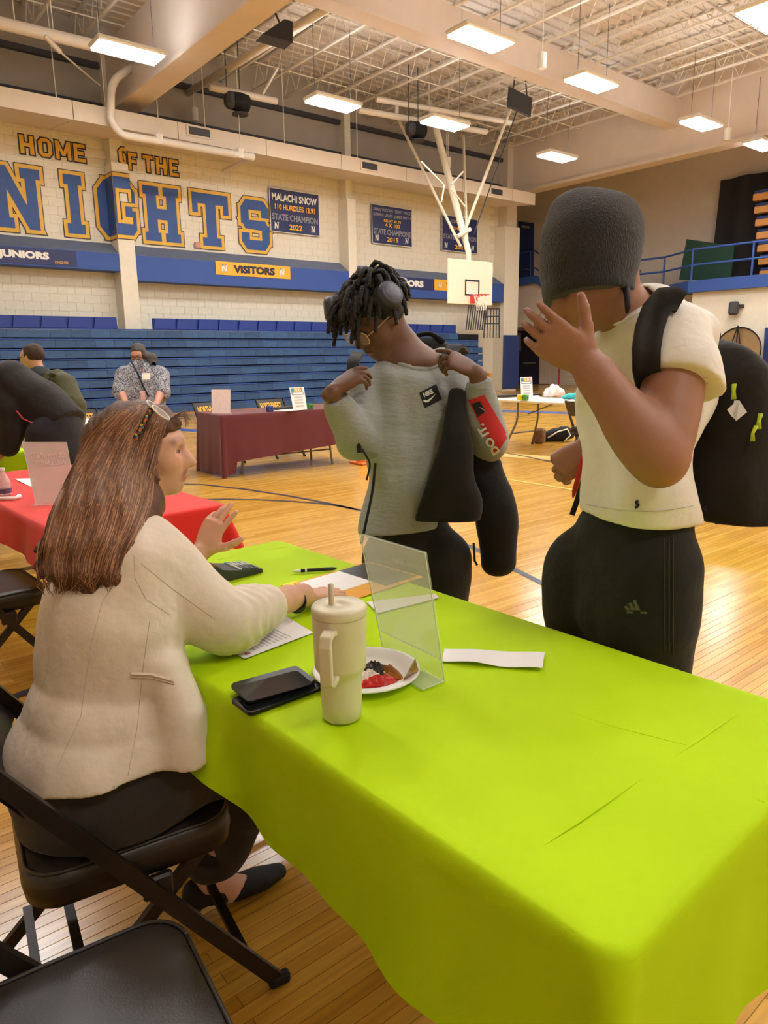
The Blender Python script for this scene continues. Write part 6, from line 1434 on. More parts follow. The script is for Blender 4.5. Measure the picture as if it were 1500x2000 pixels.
# ------------------------------------------------------------------ young man in the grey top
def boy():
    root = thing('person', 'young man in a grey long sleeved top and headphones looking down at the table', 'person', (1.6, 1.86, 0))
    f = unit([-.30, -.954, 0]); l = unit([.954, -.30, 0])
    sk = srgb(112, 78, 60); ms = skin('boy skin', sk); C = P(735, 622, 2.36); hf = unit(-CR * .56 - CF * .42 - Zv * .60); h = .228
    nb = P(803, 698, 2.44)
    S = SDF(C - V3(.2, .25, .32), C + V3(.32, .2, .2), .0046); q = head(S, C, hf, Zv, h, jaw=.98, nose=1.2); S.chain([q(0, -.15, -.1), q(0, -.12, -.35) * .5 + nb * .5, nb], [.052, .05, .056], .035); S.ell(nb + f * .02 - V3(0, 0, .02), (l, f, Zv), (.115, .08, .055), .04); parts = [S.mesh(1)]
    S = SDF(V3(1.25, 1.6, 0), V3(2.05, 2.15, 1.45), .01)
    S.loft([P(800, 1100, 2.44), P(796, 900, 2.43), P(800, 790, 2.43), nb], [.13, .12, .14, .06], [.09, .09, .09, .05], l, .03)
    for kx in (-1, 1): S.chain([P(815 + kx * 45, 1080, 2.45), P(815 + kx * 42, 1180, 2.45), V3(1.60 + kx * .09, 1.86 - kx * .03, .06), V3(1.60 + kx * .09, 1.86 - kx * .03, .04) + f * .12], [.07, .055, .035, .028], .02)
    shR, elR, wrR = P(712, 748, 2.38), P(692, 868, 2.33), P(650, 766, 2.20); shL, elL, wrL = P(886, 742, 2.47), P(962, 862, 2.40), P(930, 728, 2.30)
    S.chain([shR, elR, wrR], [.04, .034, .026], .02); S.chain([shL, elL, wrL], [.04, .034, .026], .02); parts.append(S.mesh(1))
    for wr, el, tipp, nn, tt, cu, th in ((wrR, elR, P(712, 720, 2.22), -CF * .7 - CR * .5 + CU * .4, CU * 1.0 + CR * .3, (.25, .5, .65, .75), (.3, .1, .1)), (wrL, elL, P(862, 690, 2.28), -CF * .75 + CR * .35 + CU * .5, CU * .8 - CR * .5, (.25, .8, .9, .95), (.3, .5, .5))):
        lo, hi = bbox([wr, tipp], .11); S = SDF(lo, hi, .0042); S.chain([wr * .8 + el * .2, wr], [.03, .026], .01); hand(S, wr, tipp - wr, nn, tt, .182, cu, (.05, 0, -.03, -.08), th); parts.append(S.mesh(1))
    rr, ff, uu = frame(hf, Zv); sobj('body', parts, ms, root, tint(sk, face_spots(q, h, rr, srgb(104, 64, 56), srgb(30, 22, 18)))); eyes(q, h, rr, ff, root, bpy.data.materials['dark iris'])
    # long sleeved top
    mg = cloth('grey heather jersey', srgb(158, 162, 158), var=.12, scale=160, bscale=700, stretch=(1, 1, 3)); S = SDF(V3(1.15, 1.55, .78), V3(2.15, 2.25, 1.52), .0068)
    S.loft([P(792, 1045, 2.43), P(793, 990, 2.43), P(793, 920, 2.43), P(792, 830, 2.43), P(797, 765, 2.43), P(803, 712, 2.44)], [.148, .145, .135, .152, .168, .115], [.112, .108, .1, .112, .1, .08], l, .03); S.ell(P(868, 716, 2.47), (l, f, Zv), (.075, .07, .06), .04)
    cR, cL = elR * .12 + wrR * .88, elL * .12 + wrL * .88
    S.chain([shR + V3(0, 0, -.01), shR * .5 + elR * .5, elR, elR * .5 + cR * .5, cR], [.062, .058, .056, .047, .040], .03, 3); S.chain([shL + V3(0, 0, -.01), shL * .5 + elL * .5, elL, elL * .5 + cL * .5, cL], [.064, .062, .060, .052, .041], .03, 3)
    S.warp(wrinkle(61, .0042, 40)); S.warp(wrinkle(62, .0085, 19, dirbias=(.4, 0, .6)))
    S.cut(P(792, 1030, 2.43), -Zv + CR * .05)
    for c_, e_ in ((cR, elR), (cL, elL)):
        ax = unit(c_ - e_); pl = c_ + ax * .004; sl_, X, Y, Z = S.sub(pl - .12, pl + .12); dd = (X - pl[0]) * ax[0] + (Y - pl[1]) * ax[1] + (Z - pl[2]) * ax[2]; td = np.sqrt(np.maximum((X - pl[0]) ** 2 + (Y - pl[1]) ** 2 + (Z - pl[2]) ** 2 - dd ** 2, 0)); S.put(sl_, np.maximum(-dd, td - .06), 0, 'sub')
    S.ell(nb + V3(0, 0, .025) + f * .045, (f, l, Zv), (.088, .088, .062), .012, 'sub'); top = sobj('long_sleeve_top', [S.mesh(1)], mg, root)
    bv = BVHTree.FromObject(top, bpy.context.evaluated_depsgraph_get()); base = np.array(wloc(top))
    def onto(px, off=.002):
        out = []
        for u, v in px:
            d = Vector(unit(ray(u, v))); hit = bv.ray_cast(Vector(CAM - base), d, 6); out.append(np.array(hit[0]) + base - np.array(d) * off if hit[0] is not None else None)
        return out
    def patch(px, m, name, off, n=8, parent=None):
        g = [[None] * (n + 1) for _ in range(n + 1)]; uv = [(i, j) for i in range(n + 1) for j in range(n + 1)]
        pp = onto([tuple((np.array(px[0]) * (1 - i / n) + np.array(px[1]) * i / n) * (1 - j / n) + (np.array(px[3]) * (1 - i / n) + np.array(px[2]) * i / n) * j / n) for i, j in uv], off)
        mb = MB(); ok = [p is not None for p in pp]; mb.v = [tuple(p) if p is not None else (0, 0, 0) for p in pp]
        for i in range(n):
            for j in range(n):
                q4 = (i * (n + 1) + j, (i + 1) * (n + 1) + j, (i + 1) * (n + 1) + j + 1, i * (n + 1) + j + 1)
                if all(ok[a] for a in q4) and max(np.linalg.norm(np.array(mb.v[q4[a]]) - np.array(mb.v[q4[a - 1]])) for a in range(4)) < .03: mb.f.append(q4)
        used = sorted(set(a for f_ in mb.f for a in f_)); mp_ = {a: i for i, a in enumerate(used)}; mb.v = [mb.v[a] for a in used]; mb.f = [tuple(mp_[a] for a in f_) for f_ in mb.f]
        return obj(name, mb, m, parent or top, smooth=True) if mb.f else None
    def ptext(s, o, ex, ey, hgt, wid, m, name, off, bold=.03, shapes=None, parent=None):
        v, fs = shapes if shapes else text2d(s, bold); v = np.array(v, float); sx = wid / v[:, 0].max(); px = [(o[0] + ex[0] * x * sx + ey[0] * y * hgt, o[1] + ex[1] * x * sx + ey[1] * y * hgt) for x, y in v]; pp = onto(px, off); good = [f_ for f_ in fs if all(pp[a] is not None for a in f_)]
        mb = MB(); mb.v = [tuple(p) if p is not None else (0, 0, 0) for p in pp]; mb.f = good
        if good:
            used = sorted(set(a for f_ in good for a in f_)); mp_ = {a: i for i, a in enumerate(used)}; mb.v = [mb.v[a] for a in used]; mb.f = [tuple(mp_[a] for a in f_) for f_ in good]; obj(name, mb, m, parent or top)
    SW = ([(0, .42), (.10, .12), (.26, 0), (.45, .10), (1.0, .62), (.48, .34), (.30, .30), (.18, .38), (.12, .52)], [(0, 1, 2, 7, 8), (2, 3, 6, 7), (3, 4, 5, 6)])
    mk = mat('black chest patch', srgb(34, 34, 36), .8); mw = mat('white chest print', srgb(230, 230, 224), .7, var=0)
    cp = patch([(819, 767), (852, 750), (863, 780), (830, 797)], mk, 'chest_patch', .003)
    ptext('NIKE', (829, 776), (.9, -.42), (-.42, -.9), 9, 20, mw, 'lettering', .0055, .05, parent=cp); ptext('', (829, 789), (.9, -.42), (-.42, -.9), 15, 30, mw, 'swoosh', .0055, shapes=SW, parent=cp)
    mr = mat('red sleeve print', srgb(198, 46, 46), .8, var=.08)
    sp = patch([(914, 782), (946, 771), (993, 852), (968, 889)], mr, 'sleeve_print', .003, 12); patch([(921, 789), (937, 783), (949, 803), (933, 815)], mk, 'sleeve_patch', .005, parent=sp)
    ptext('', (947, 801), (-.75, -.55), (.45, .8), 9, 20, mw, 'swoosh', .007, shapes=SW, parent=sp); ptext('DO IT.', (978, 882), (-.52, -.85), (-.85, .52), 17, 66, mw, 'lettering', .0065, .05, parent=sp)
    pts = []
    for t in np.linspace(0, 2 * math.pi, 33):
        g0 = nb + V3(0, 0, .025) + f * .045 + l * .094 * math.cos(t) + f * .094 * math.sin(t) - Zv * .028; hit = bv.find_nearest(Vector(g0 - base)); pts.append(np.array(hit[0]) + base)
    obj('collar', MB().tube(pts, .008, 8, flat=.7), mg, top, smooth=True)
    # trousers and shoes
    mp = cloth('black trousers', srgb(34, 33, 30), var=.08); S = SDF(V3(1.25, 1.55, .03), V3(2.05, 2.2, .98), .009)
    S.loft([P(797, 1005, 2.44), P(808, 1090, 2.45), P(812, 1140, 2.45)], [.132, .155, .16], [.09, .11, .112], l, .03)
    for kx in (-1, 1): S.chain([P(812 + kx * 48, 1095, 2.45), P(812 + kx * 46, 1180, 2.455), V3(1.60 + kx * .09, 1.86 - kx * .03, .4), V3(1.60 + kx * .09, 1.86 - kx * .03, .05)], [.105, .095, .078, .068], .03, 2)
    S.warp(wrinkle(71, .004, 18)); S.cut(V3(0, 0, .045), -Zv); sobj('trousers', [S.mesh(1)], mp, root)
    for kx in (-1, 1):
        c0 = V3(1.60 + kx * .09, 1.86 - kx * .03, 0); S = SDF(c0 - V3(.16, .28, .01), c0 + V3(.16, .12, .13), .007); S.loft([c0 + V3(0, .02, .05), c0 + f * .08 + V3(0, 0, .045), c0 + f * .19 + V3(0, 0, .03)], [.04, .045, .035], [.05, .042, .028], l, .02); S.cut(V3(0, 0, .003), -Zv); sobj('shoe', [S.mesh(1)], bpy.data.materials['dark trainers'], root)
    # hair: cap and twists
    mh = mat('black twisted hair', srgb(34, 31, 30), .65, var=.25, scale=60, bump=.7, bscale=160); S = SDF(C - V3(.2, .2, .15), C + V3(.2, .2, .2), .0055)
    S.ell(q(0, -.10, .16), (rr, ff, uu), (.39 * h, .48 * h, .42 * h), .01); S.ell(q(0, .36, -.12), (rr, ff, uu), (.36 * h, .25 * h, .32 * h), .02, 'sub'); S.warp(wrinkle(81, .003, 90)); hc = sobj('hair', [S.mesh(1)], mh, root)
    R = np.random.default_rng(12); tw = MB()
    for i in range(95):
        a = R.uniform(0, 2 * math.pi); el_ = R.uniform(.15, 1.25); d = rr * math.sin(a) * math.cos(el_) + ff * math.cos(a) * math.cos(el_) + uu * math.sin(el_)
        root_p = q(0, -.08, .15) + h * (rr * (d @ rr) * .38 + ff * (d @ ff) * .46 + uu * (d @ uu) * .42); out = unit(root_p - q(0, -.05, .05)); L_ = R.uniform(.06, .12) * (1.1 if d @ ff > .2 else .9)
        if (d @ ff) > .3 and abs(d @ rr) < .34: L_ *= .5
        p = root_p.copy(); v = unit(out * .9 + ff * .2 * (d @ ff)); pts = [p]
        for k in range(9): v = unit(v * .72 - Zv * .34 + out * .02 + R.normal(size=3) * .05); p = p + v * L_ / 8; pts.append(p)
        tw.tube(pts, [.0085 * (1 + .22 * math.sin(k * 2.4 + i)) * (1 - .35 * (k / 9) ** 3) for k in range(10)], 7)
    o = obj('twists', tw, mh, hc, smooth=True, norm=False); o['kind'] = 'stuff'
    return dict(q=q, rr=rr, ff=ff, uu=uu, h=h, l=l, f=f)
by = boy()
# headphones
hq = by['q']; hp_ = thing('headphones', 'slate blue over ear headphones on the young man in grey', 'headphones', P(755, 580, 2.28))
mhp = mat('slate plastic', srgb(62, 66, 80), .45, var=.04); mcush = mat('dark cushion', srgb(38, 40, 48), .7)
for c_, ax_ in ((P(757, 580, 2.245), unit(CR * .52 - CF * .80 + CU * .30)), (P(652, 604, 2.40), unit(-CR * .93 - CF * .1 - CU * .1))):
    cp_ = obj('ear_cup', MB().lathe([(0, .030), (.034, .030), (.041, .026), (.043, .014), (.043, 0), (0, 0)], c_, 32, axis=ax_), mhp, hp_, smooth=True)
    obj('cushion', MB().lathe([(.043, .002), (.047, -.004), (.047, -.020), (.036, -.028), (0, -.028)], c_, 32, axis=ax_), mcush, hp_, smooth=True); obj('cap_plate', MB().lathe([(0, .0325), (.029, .0325), (.031, .030)], c_, 32, axis=ax_), mat('cap plate', srgb(86, 90, 104), .4, var=.03), cp_, smooth=True)
obj('headband', MB().tube(rnd([P(784, 556, 2.27), P(792, 545, 2.36), P(752, 540, 2.50), P(690, 552, 2.52), P(652, 580, 2.44)], .08, 6), .011, 8, flat=.5), mhp, hp_, smooth=True)
# eyeglasses
ge = thing('eyeglasses', 'clear framed eyeglasses on the young man in grey', 'glasses', hq(0, .45, -.02)); mgf = mat('clear gold frame', srgb(206, 184, 150), .2, var=.05, alpha=.9)
for sx in (-1, 1):
    c_ = hq(sx * .15, .455, -.03); pts_ = [c_ + by['rr'] * .030 * (abs(math.cos(t)) ** .7) * np.sign(math.cos(t)) + by['uu'] * .021 * (abs(math.sin(t)) ** .7) * np.sign(math.sin(t)) for t in np.linspace(0, 2 * math.pi, 29)]
    obj('rim', MB().tube(pts_, .0021, 6), mgf, ge, smooth=True); mb_l = MB(); mb_l.add(pts_[:-1], [tuple(range(28))]); obj('lens', mb_l, M['lens'], ge)
    obj('temple', MB().tube([hq(sx * .285, .45, 0), hq(sx * .36, .3, .02), hq(sx * .36, 0, .03)], .002, 6), mgf, ge)
obj('bridge', MB().tube([hq(-.03, .465, -.01), hq(0, .485, 0), hq(.03, .465, -.01)], .002, 6), mgf, ge)
# his bags: drawn string bag strap on the shoulder, black jacket and long black bag at his side
mblk = cloth('black cotton', srgb(32, 31, 30), var=.1, bscale=500)
jb = thing('black_jacket', 'black jacket hanging from the arm of the young man in grey', 'jacket', P(880, 1020, 2.32)); S = SDF(V3(1.3, 1.3, .75), V3(2.2, 2.1, 1.42), .0075)
S.loft([P(893, 770, 2.33), P(890, 850, 2.31), P(885, 900, 2.31), P(884, 960, 2.31), P(880, 1024, 2.31)], [.028, .045, .065, .088, .108], [.02, .035, .04, .042, .04], CR, .02); S.warp(wrinkle(91, .005, 26, dirbias=CR * .6)); S.cut(P(880, 1018, 2.3), -Zv - CR * .02); jk_ = sobj('jacket_body', [S.mesh(1)], mblk, jb)
lb = thing('duffel_bag', 'long black soft bag hanging behind the black jacket', 'bag', P(985, 1120, 2.45)); S = SDF(V3(1.4, 1.3, .6), V3(2.3, 2.2, 1.35), .0075)
S.loft([P(918, 860, 2.44), P(945, 920, 2.44), P(965, 960, 2.44), P(970, 1030, 2.44), P(972, 1095, 2.44)], [.045, .075, .062, .066, .062], [.03, .05, .055, .06, .055], CR, .03); S.warp(wrinkle(92, .005, 20)); sobj('bag_body', [S.mesh(1)], mblk, lb)
obj('strap', ribbon([P(870, 690, 2.48), P(898, 720, 2.42), P(905, 780, 2.40), P(915, 870, 2.42)], CR, .05, .008), mblk, lb); obj('cord', MB().tube([P(925, 1060, 2.38), P(927, 1095, 2.38), P(932, 1104, 2.38)], .004, 6), mblk, lb)
bk2 = thing('backpack', 'black drawstring backpack on the young man in grey', 'backpack', P(830, 690, 2.62)); S = SDF(V3(1.4, 1.7, .9), V3(2.3, 2.5, 1.5), .009); S.loft([P(830, 860, 2.62), P(832, 760, 2.62), P(850, 690, 2.60)], [.12, .13, .09], [.06, .07, .05], by['l'], .03); S.warp(wrinkle(93, .006, 22)); sobj('pack', [S.mesh(1)], mblk, bk2)
obj('shoulder_strap', ribbon([P(905, 690, 2.55), P(890, 672, 2.46), P(872, 700, 2.38)], CR, .045, .012), mblk, bk2); obj('shoulder_strap', ribbon([P(700, 690, 2.52), P(690, 705, 2.40), P(688, 735, 2.33)], CR, .04, .012), mblk, bk2)
obj('handle', MB().tube(rnd([P(815, 655, 2.58), P(840, 650, 2.56), P(868, 668, 2.55)], .05, 5), .009, 8), mblk, bk2, smooth=True)
obj('cord', MB().tube(rnd([P(700, 868, 2.27), P(712, 885, 2.27), P(724, 905, 2.27), P(716, 938, 2.27)], .05, 4), .0032, 6), mblk, bk2); obj('toggle', MB().tube([P(700, 860, 2.26), P(702, 884, 2.26)], .008, 7), mblk, bk2)
obj('cord', MB().tube(rnd([P(733, 905, 2.3), P(728, 960, 2.29), P(717, 1010, 2.28), P(706, 1062, 2.28)], .08, 5), .0045, 6), mblk, bk2)
# ------------------------------------------------------------------ people in the background
mjn = cloth('dark denim', srgb(40, 40, 46), var=.1); mbs = cloth('black sweatshirt', srgb(36, 33, 31), var=.08)
def bending():
    root = thing('person', 'person in black bending over the far table at the left edge, head out of view', 'person', (1.3, 5.25, 0)); D = 4.92
    hip, mid, sh = P(112, 850, D), P(62, 790, D), P(-18, 758, D); sd = unit(CF * .9 + CR * .35)
    S = SDF(V3(.4, 4.9, 0), V3(1.75, 5.75, 1.5), .012); S.loft([hip, mid, sh], [.13, .13, .15], [.1, .1, .1], sd, .03)
    hd = P(-62, 790, D); S.ell(hd, (CR, CU, CF), (.09, .11, .09), .02); S.cone(sh, hd, .06, .055, .03)
    for k in (-1, 1):
        fx = V3(1.36, 5.25, 0) + sd * .1 * k; S.chain([hip + sd * .09 * k, (hip + fx) / 2 + V3(0, 0, .02), fx + V3(0, 0, .06), fx + V3(-.12, -.0, .03)], [.08, .06, .04, .03], .02)
        el = P(8 - 12 * k, 860, D + .1 * k); S.chain([sh + sd * .15 * k, el, P(-15, 905, D + .1 * k)], [.05, .04, .03], .02)
    sobj('body', [S.mesh(1)], skin('tan skin', srgb(190, 140, 112)), root, tint(srgb(190, 140, 112), []))
    S = SDF(V3(.4, 4.85, .6), V3(1.75, 5.8, 1.5), .011); S.loft([P(116, 828, D), P(72, 785, D), P(20, 752, D), sh], [.19, .195, .19, .15], [.17, .165, .16, .13], sd, .04)
    for k in (-1, 1): S.chain([sh + sd * .16 * k, P(10 - 10 * k, 800, D + .12 * k), P(6 - 10 * k, 872, D + .12 * k)], [.095, .085, .07], .04, 2)
    S.warp(wrinkle(101, .006, 16)); S.cut(P(116, 840, D), unit(CR * .75 - CU * .9)); sobj('sweatshirt', [S.mesh(1)], mbs, root)
    S = SDF(V3(.7, 4.8, .03), V3(1.8, 5.8, 1.15), .012); S.loft([P(112, 838, D), P(112, 880, D)], [.175, .18], [.155, .15], sd, .03)
    for k in (-1, 1):
        fx = V3(1.36, 5.25, 0) + sd * .1 * k; S.chain([hip + sd * .09 * k - V3(0, 0, .02), (hip + fx) / 2, fx + V3(0, 0, .05)], [.13, .1, .075], .03, 2)
    S.warp(wrinkle(102, .005, 20)); S.cut(V3(0, 0, .045), -Zv); pj = sobj('jeans', [S.mesh(1)], mjn, root)
    obj('shirt_edge', MB().tube([P(32, 802, D - .2), P(45, 818, D - .21), P(64, 826, D - .2)], .008, 6, flat=.4), mat('red hem', srgb(150, 44, 44), .8), root)
    for k in (-1, 1): fx = V3(1.36, 5.25, 0) + sd * .1 * k; obj('shoe', MB().box(fx + V3(-.06, 0, .04), (.27, .1, .08), bev=.03), bpy.data.materials['dark trainers'], root, smooth=True)
bending()
def standing(label, foot, C, hf, h, skc, hairc, build, hairfn, seed):
    root = thing('person', label, 'person', foot); S = SDF(C - .22, C + .22, .0075); q = head(S, C, hf, Zv, h); nb, sd, parts = build(S, q, root); parts = [S.mesh(1)] + parts
    rr, ff, uu = frame(hf, Zv); sobj('body', parts, skin('skin%d' % seed, skc), root, tint(skc, face_spots(q, h, rr, tuple(np.array(skc[:3]) * .75), hairc))); hairfn(q, rr, ff, uu, h, root); return q, rr, ff, uu, h, root
def glasses(q, rr, uu, lab):
    g = thing('eyeglasses', lab, 'glasses', q(0, .4, 0)); m = mat('black frame', srgb(24, 22, 24), .3)
    for sx in (-1, 1):
        c = q(sx * .15, .44, .0); obj('rim', MB().tube([c + rr * .028 * math.cos(t) + uu * .021 * math.sin(t) for t in np.linspace(0, 6.283, 17)], .0035, 5), m, g); obj('temple', MB().tube([q(sx * .28, .42, .01), q(sx * .36, .1, .03)], .003, 5), m, g)
    obj('bridge', MB().tube([q(-.04, .45, .01), q(.04, .45, .01)], .003, 5), m, g)
# man with glasses and an olive backpack
D6 = 6.2; l6 = unit(CF * .95 + CR * .3)
def b6(S, q, root):
    nb = P(78, 738, D6); S.chain([q(0, -.1, -.2), nb], [.056, .06], .03); T = SDF(nb - V3(.45, .45, 1.45), nb + V3(.45, .45, .05), .014); foot = np.array(root.location)
    T.loft([P(88, 880, D6), P(86, 780, D6), nb], [.13, .15, .06], [.1, .1, .05], l6, .03)
    for k in (-1, 1): T.chain([P(88, 880, D6) + l6 * .09 * k, foot + l6 * .1 * k + V3(0, 0, .06)], [.08, .04], .02); T.chain([P(82, 770, D6) + l6 * .18 * k, P(60, 850, D6) + l6 * .2 * k, P(38, 872, D6) + l6 * .14 * k], [.05, .04, .035], .02)
    J = SDF(nb - V3(.5, .5, .75), nb + V3(.5, .5, .12), .012); J.loft([P(90, 885, D6), P(88, 820, D6), P(85, 765, D6), P(80, 735, D6)], [.18, .18, .19, .11], [.14, .14, .13, .09], l6, .04); J.ell(P(88, 735, D6), (CR, CU, CF), (.11, .05, .11), .04)
    for k in (-1, 1): J.chain([P(84, 768, D6) + l6 * .17 * k, P(62, 835, D6) + l6 * .2 * k, P(44, 866, D6) + l6 * .15 * k], [.075, .065, .055], .03, 2)
    J.warp(wrinkle(111, .006, 18)); sobj('hooded_jacket', [J.mesh(1)], cloth('charcoal hoodie', srgb(52, 54, 56), var=.12), root)
    K = SDF(V3(foot[0] - .4, foot[1] - .4, .03), V3(foot[0] + .4, foot[1] + .4, 1.0), .014); K.loft([P(90, 870, D6), P(90, 895, D6)], [.16, .16], [.13, .13], l6, .03)
    for k in (-1, 1): K.chain([P(90, 885, D6) + l6 * .09 * k, foot + l6 * .1 * k + V3(0, 0, .06)], [.11, .075], .03)
    K.cut(V3(0, 0, .045), -Zv); sobj('trousers', [K.mesh(1)], mjn, root)
    for k in (-1, 1): obj('shoe', MB().box(foot + l6 * .1 * k + V3(-.05, .03, .04), (.26, .1, .08), bev=.03), bpy.data.materials['dark trainers'], root, smooth=True)
    return nb, l6, [T.mesh(1)]
def h6(q, rr, ff, uu, h, root):
    S = SDF(q(0, 0, 0) - .2, q(0, 0, 0) + .2, .007); S.ell(q(0, -.11, .14), (rr, ff, uu), (.365 * h, .44 * h, .385 * h), .01); S.ell(q(0, .4, -.02), (rr, ff, uu), (.5 * h, .3 * h, .38 * h), .02, 'sub'); S.ell(q(0, .1, -.35), (rr, ff, uu), (.5 * h, .4 * h, .28 * h), .02, 'sub'); S.warp(wrinkle(112, .002, 120)); sobj('hair', [S.mesh(1)], mat('short brown hair', srgb(66, 48, 40), .7, var=.3, scale=60), root)
f6 = P(88, 880, D6); q6 = standing('man with glasses and dark hooded jacket standing before the bleachers at the left', (f6[0], f6[1], 0), P(62, 698, D6), unit(-CR * .93 + CF * .3 - CU * .06), .225, srgb(208, 158, 132), srgb(60, 44, 38), b6, h6, 6)
glasses(q6[0], q6[1], q6[3], 'black eyeglasses on the man with the olive backpack')
ob = thing('backpack', 'olive green backpack on the man with glasses at the left', 'backpack', P(130, 830, D6)); S = SDF(P(130, 770, D6) - .42, P(130, 770, D6) + .42, .012); S.loft([P(136, 832, D6 - .02), P(138, 790, D6 - .02), P(126, 748, D6), P(112, 732, D6)], [.15, .16, .14, .08], [.085, .10, .08, .05], l6, .04); S.warp(wrinkle(113, .006, 20)); sobj('pack', [S.mesh(1)], cloth('olive canvas', srgb(74, 74, 50), var=.12), ob)
obj('patch_badge', MB().lathe([(0, .004), (.045, .004), (.045, 0), (0, 0)], P(139, 784, D6 - .17), 18, axis=-CF), mat('badge', srgb(96, 96, 72), .6), ob); obj('strap', ribbon([P(108, 735, D6 - .15), P(96, 728, D6 - .18), P(84, 745, D6 - .2)], CR, .05, .012), bpy.data.materials['olive canvas'], ob)
# woman in a grey patterned blouse
D8 = 8.6; l8 = unit(CR)
def b8(S, q, root):
    nb = P(278, 722, D8); foot = np.array(root.location); S.chain([q(0, -.1, -.2), nb], [.055, .06], .03); T = SDF(V3(foot[0] - .5, foot[1] - .55, 0), V3(foot[0] + .5, foot[1] + .45, 1.45), .015); T.loft([P(284, 800, D8), P(278, 750, D8), nb], [.13, .14, .06], [.1, .1, .06], l8, .03)
    for k in (-1, 1): T.chain([P(284, 810, D8) + l8 * .09 * k, foot + l8 * .1 * k + V3(0, 0, .06)], [.08, .05], .02)
    a1, a2 = P(240, 772, D8 - .15), P(312, 772, D8 - .15); T.chain([P(238, 735, D8), a1, P(250, 800, D8 - .35)], [.05, .042, .03], .02); T.chain([P(318, 735, D8), a2, P(300, 800, D8 - .35)], [.05, .045, .032], .02)
    J = SDF(V3(foot[0] - .55, foot[1] - .6, .7), V3(foot[0] + .55, foot[1] + .45, 1.5), .013); J.loft([P(284, 795, D8), P(280, 765, D8), P(276, 735, D8), P(275, 718, D8)], [.235, .25, .25, .14], [.17, .18, .16, .1], l8, .04)
    J.chain([P(244, 735, D8), P(237, 765, D8 - .08)], [.11, .10], .05); J.chain([P(312, 735, D8), P(318, 765, D8 - .08)], [.11, .10], .05); J.warp(wrinkle(121, .008, 16, dirbias=(0, 0, 0))); J.ell(nb - CF * .14 + V3(0, 0, .02), (CR, CU, CF), (.05, .12, .09), .02, 'sub')
    m = bpy.data.materials.new('patterned blouse'); m.use_nodes = True; nt = m.node_tree; b = nt.nodes['Principled BSDF']; b.inputs['Roughness'].default_value = .85; tc = nt.nodes.new('ShaderNodeTexCoord'); vo = nt.nodes.new('ShaderNodeTexNoise'); vo.inputs['Scale'].default_value = 34; vo.inputs['Detail'].default_value = 2; vo.inputs['Distortion'].default_value = 2.5; cr = nt.nodes.new('ShaderNodeValToRGB'); cr.color_ramp.elements[0].position = .44; cr.color_ramp.elements[0].color = srgb(78, 78, 92); cr.color_ramp.elements[1].position = .56; cr.color_ramp.elements[1].color = srgb(182, 182, 188); nt.links.new(tc.outputs['Object'], vo.inputs['Vector']); nt.links.new(vo.outputs['Fac'], cr.inputs['Fac']); nt.links.new(cr.outputs[0], b.inputs['Base Color'])
    bl_ = sobj('blouse', [J.mesh(1)], m, root)
    K = SDF(V3(foot[0] - .4, foot[1] - .4, .03), V3(foot[0] + .4, foot[1] + .4, 1.0), .015); K.loft([P(286, 796, D8), P(286, 820, D8)], [.19, .19], [.15, .15], l8, .03)
    for k in (-1, 1): K.chain([P(286, 815, D8) + l8 * .09 * k, foot + l8 * .1 * k + V3(0, 0, .06)], [.12, .08], .03)
    K.cut(V3(0, 0, .045), -Zv); sobj('trousers', [K.mesh(1)], mjn, root)
    for k in (-1, 1): obj('shoe', MB().box(foot + l8 * .1 * k + V3(0, -.06, .04), (.1, .26, .08), bev=.03), bpy.data.materials['dark trainers'], root, smooth=True)
    obj('lanyard', MB().tube([P(256, 705, D8 - .12), P(268, 728, D8 - .2), P(280, 755, D8 - .21), P(290, 775, D8 - .2)], .012, 6, flat=.3), M['black'], root); obj('name_badge', MB().box(P(285, 735, D8 - .22), (.09, .012, .075)), M['white'], root); obj('id_card', MB().box(P(279, 772, D8 - .23), (.06, .012, .1)), mat('id card', srgb(206, 160, 160), .5, var=.3), root)
    return nb, l8, [T.mesh(1)]
def h8(q, rr, ff, uu, h, root):
    S = SDF(q(0, 0, 0) - V3(.25, .25, .3), q(0, 0, 0) + .22, .0085); S.ell(q(0, -.1, .15), (rr, ff, uu), (.37 * h, .45 * h, .39 * h), .01); S.ell(q(0, .42, -.08), (rr, ff, uu), (.45 * h, .28 * h, .36 * h), .02, 'sub'); S.chain([q(.25, -.3, .0), P(298, 700, D8 - .05), P(299, 722, D8 - .12)], [.05, .055, .03], .03); S.warp(wrinkle(122, .003, 60)); sobj('hair', [S.mesh(1)], mat('dark grey brown hair', srgb(74, 66, 62), .7, var=.35, scale=50), root)
f8 = P(286, 815, D8); q8 = standing('woman in a grey patterned blouse leaning forward before the bleachers', (f8[0], f8[1], 0), P(270, 692, D8), unit(-CF * .78 - Zv * .55 - CR * .08), .235, srgb(206, 150, 128), srgb(70, 58, 52), b8, h8, 8)
glasses(q8[0], q8[1], q8[3], 'dark eyeglasses on the woman in the grey blouse')
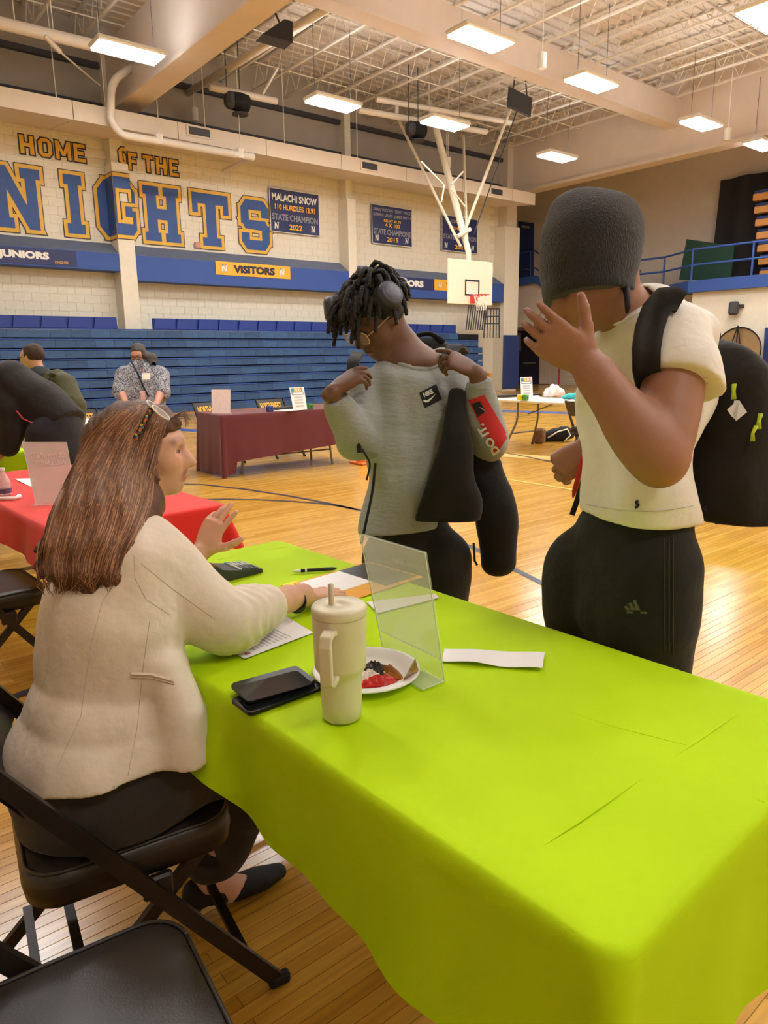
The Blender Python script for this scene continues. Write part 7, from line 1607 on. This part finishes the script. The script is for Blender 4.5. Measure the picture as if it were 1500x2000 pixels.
# bag on the floor under the white table
fb_ = thing('floor_backpack', 'black and white backpack lying under the white folding table', 'backpack', onz(1080, 866, 0)); c0 = onz(1082, 862, 0); S = SDF(c0 - V3(.5, .5, .02), c0 + V3(.5, .5, .5), .012); D9 = np.dot(c0 - CAM, CF)
S.loft([P(1068, 855, D9), P(1085, 850, D9), P(1104, 846, D9), P(1114, 850, D9)], [.10, .12, .11, .06], [.09, .12, .13, .07], CU, .04); S.warp(wrinkle(131, .008, 22)); S.cut(V3(0, 0, .004), -Zv); sobj('pack', [S.mesh(1)], mblk, fb_)
obj('white_trim', MB().tube([P(1070, 855, D9 - .13), P(1090, 843, D9 - .15), P(1108, 838, D9 - .15), P(1114, 850, D9 - .12), P(1102, 862, D9 - .13)], .012, 6), M['white'], fb_, smooth=True); obj('handle', MB().tube(rnd([P(1088, 840, D9), P(1096, 833, D9), P(1106, 836, D9)], .04, 4), .014, 6), mblk, fb_)
bxq = onz(1054, 866, 0); tag(obj('paper_bag', MB().box(bxq + V3(0, 0, .12), (.2, .16, .24), Matrix.Rotation(.5, 3, 'Z'), bev=.03), mat('brown bag', srgb(122, 92, 66), .7, var=.35, scale=14)), 'brown paper bag on the floor beside the black and white backpack', 'bag')
def soft(name, label, cs, ws, ds, m, seed, cat, amp=.01):
    S = SDF(np.min(cs, 0) - .25, np.max(cs, 0) + .25, .01); S.loft(cs, ws, ds, CU, .03); S.warp(wrinkle(seed, amp, 38)); S.warp(wrinkle(seed + 1, amp * .5, 80)); S.cut(V3(0, 0, .744), -Zv); return tag(sobj(name, [S.mesh(1)], m), label, cat)
Db = 9.2; qb = onz(1080, 776, .742); Db = np.dot(qb - CAM, CF)
soft('plastic_bag', 'crumpled white plastic bag on the white folding table', [P(1066, 771, Db), P(1083, 763, Db), P(1098, 766, Db)], [.05, .09, .05], [.06, .09, .05], mat('white plastic film', srgb(236, 220, 216), .4, var=.1, scale=30), 141, 'bag', .014)
Dt = np.dot(onz(1122, 781, .742) - CAM, CF); soft('teal_bag', 'flat teal cloth bag on the white folding table', [P(1099, 776, Dt), P(1120, 773, Dt), P(1145, 776, Dt)], [.025, .04, .03], [.07, .09, .07], mat('teal cloth', srgb(64, 190, 196), .7, var=.06), 143, 'bag', .005)
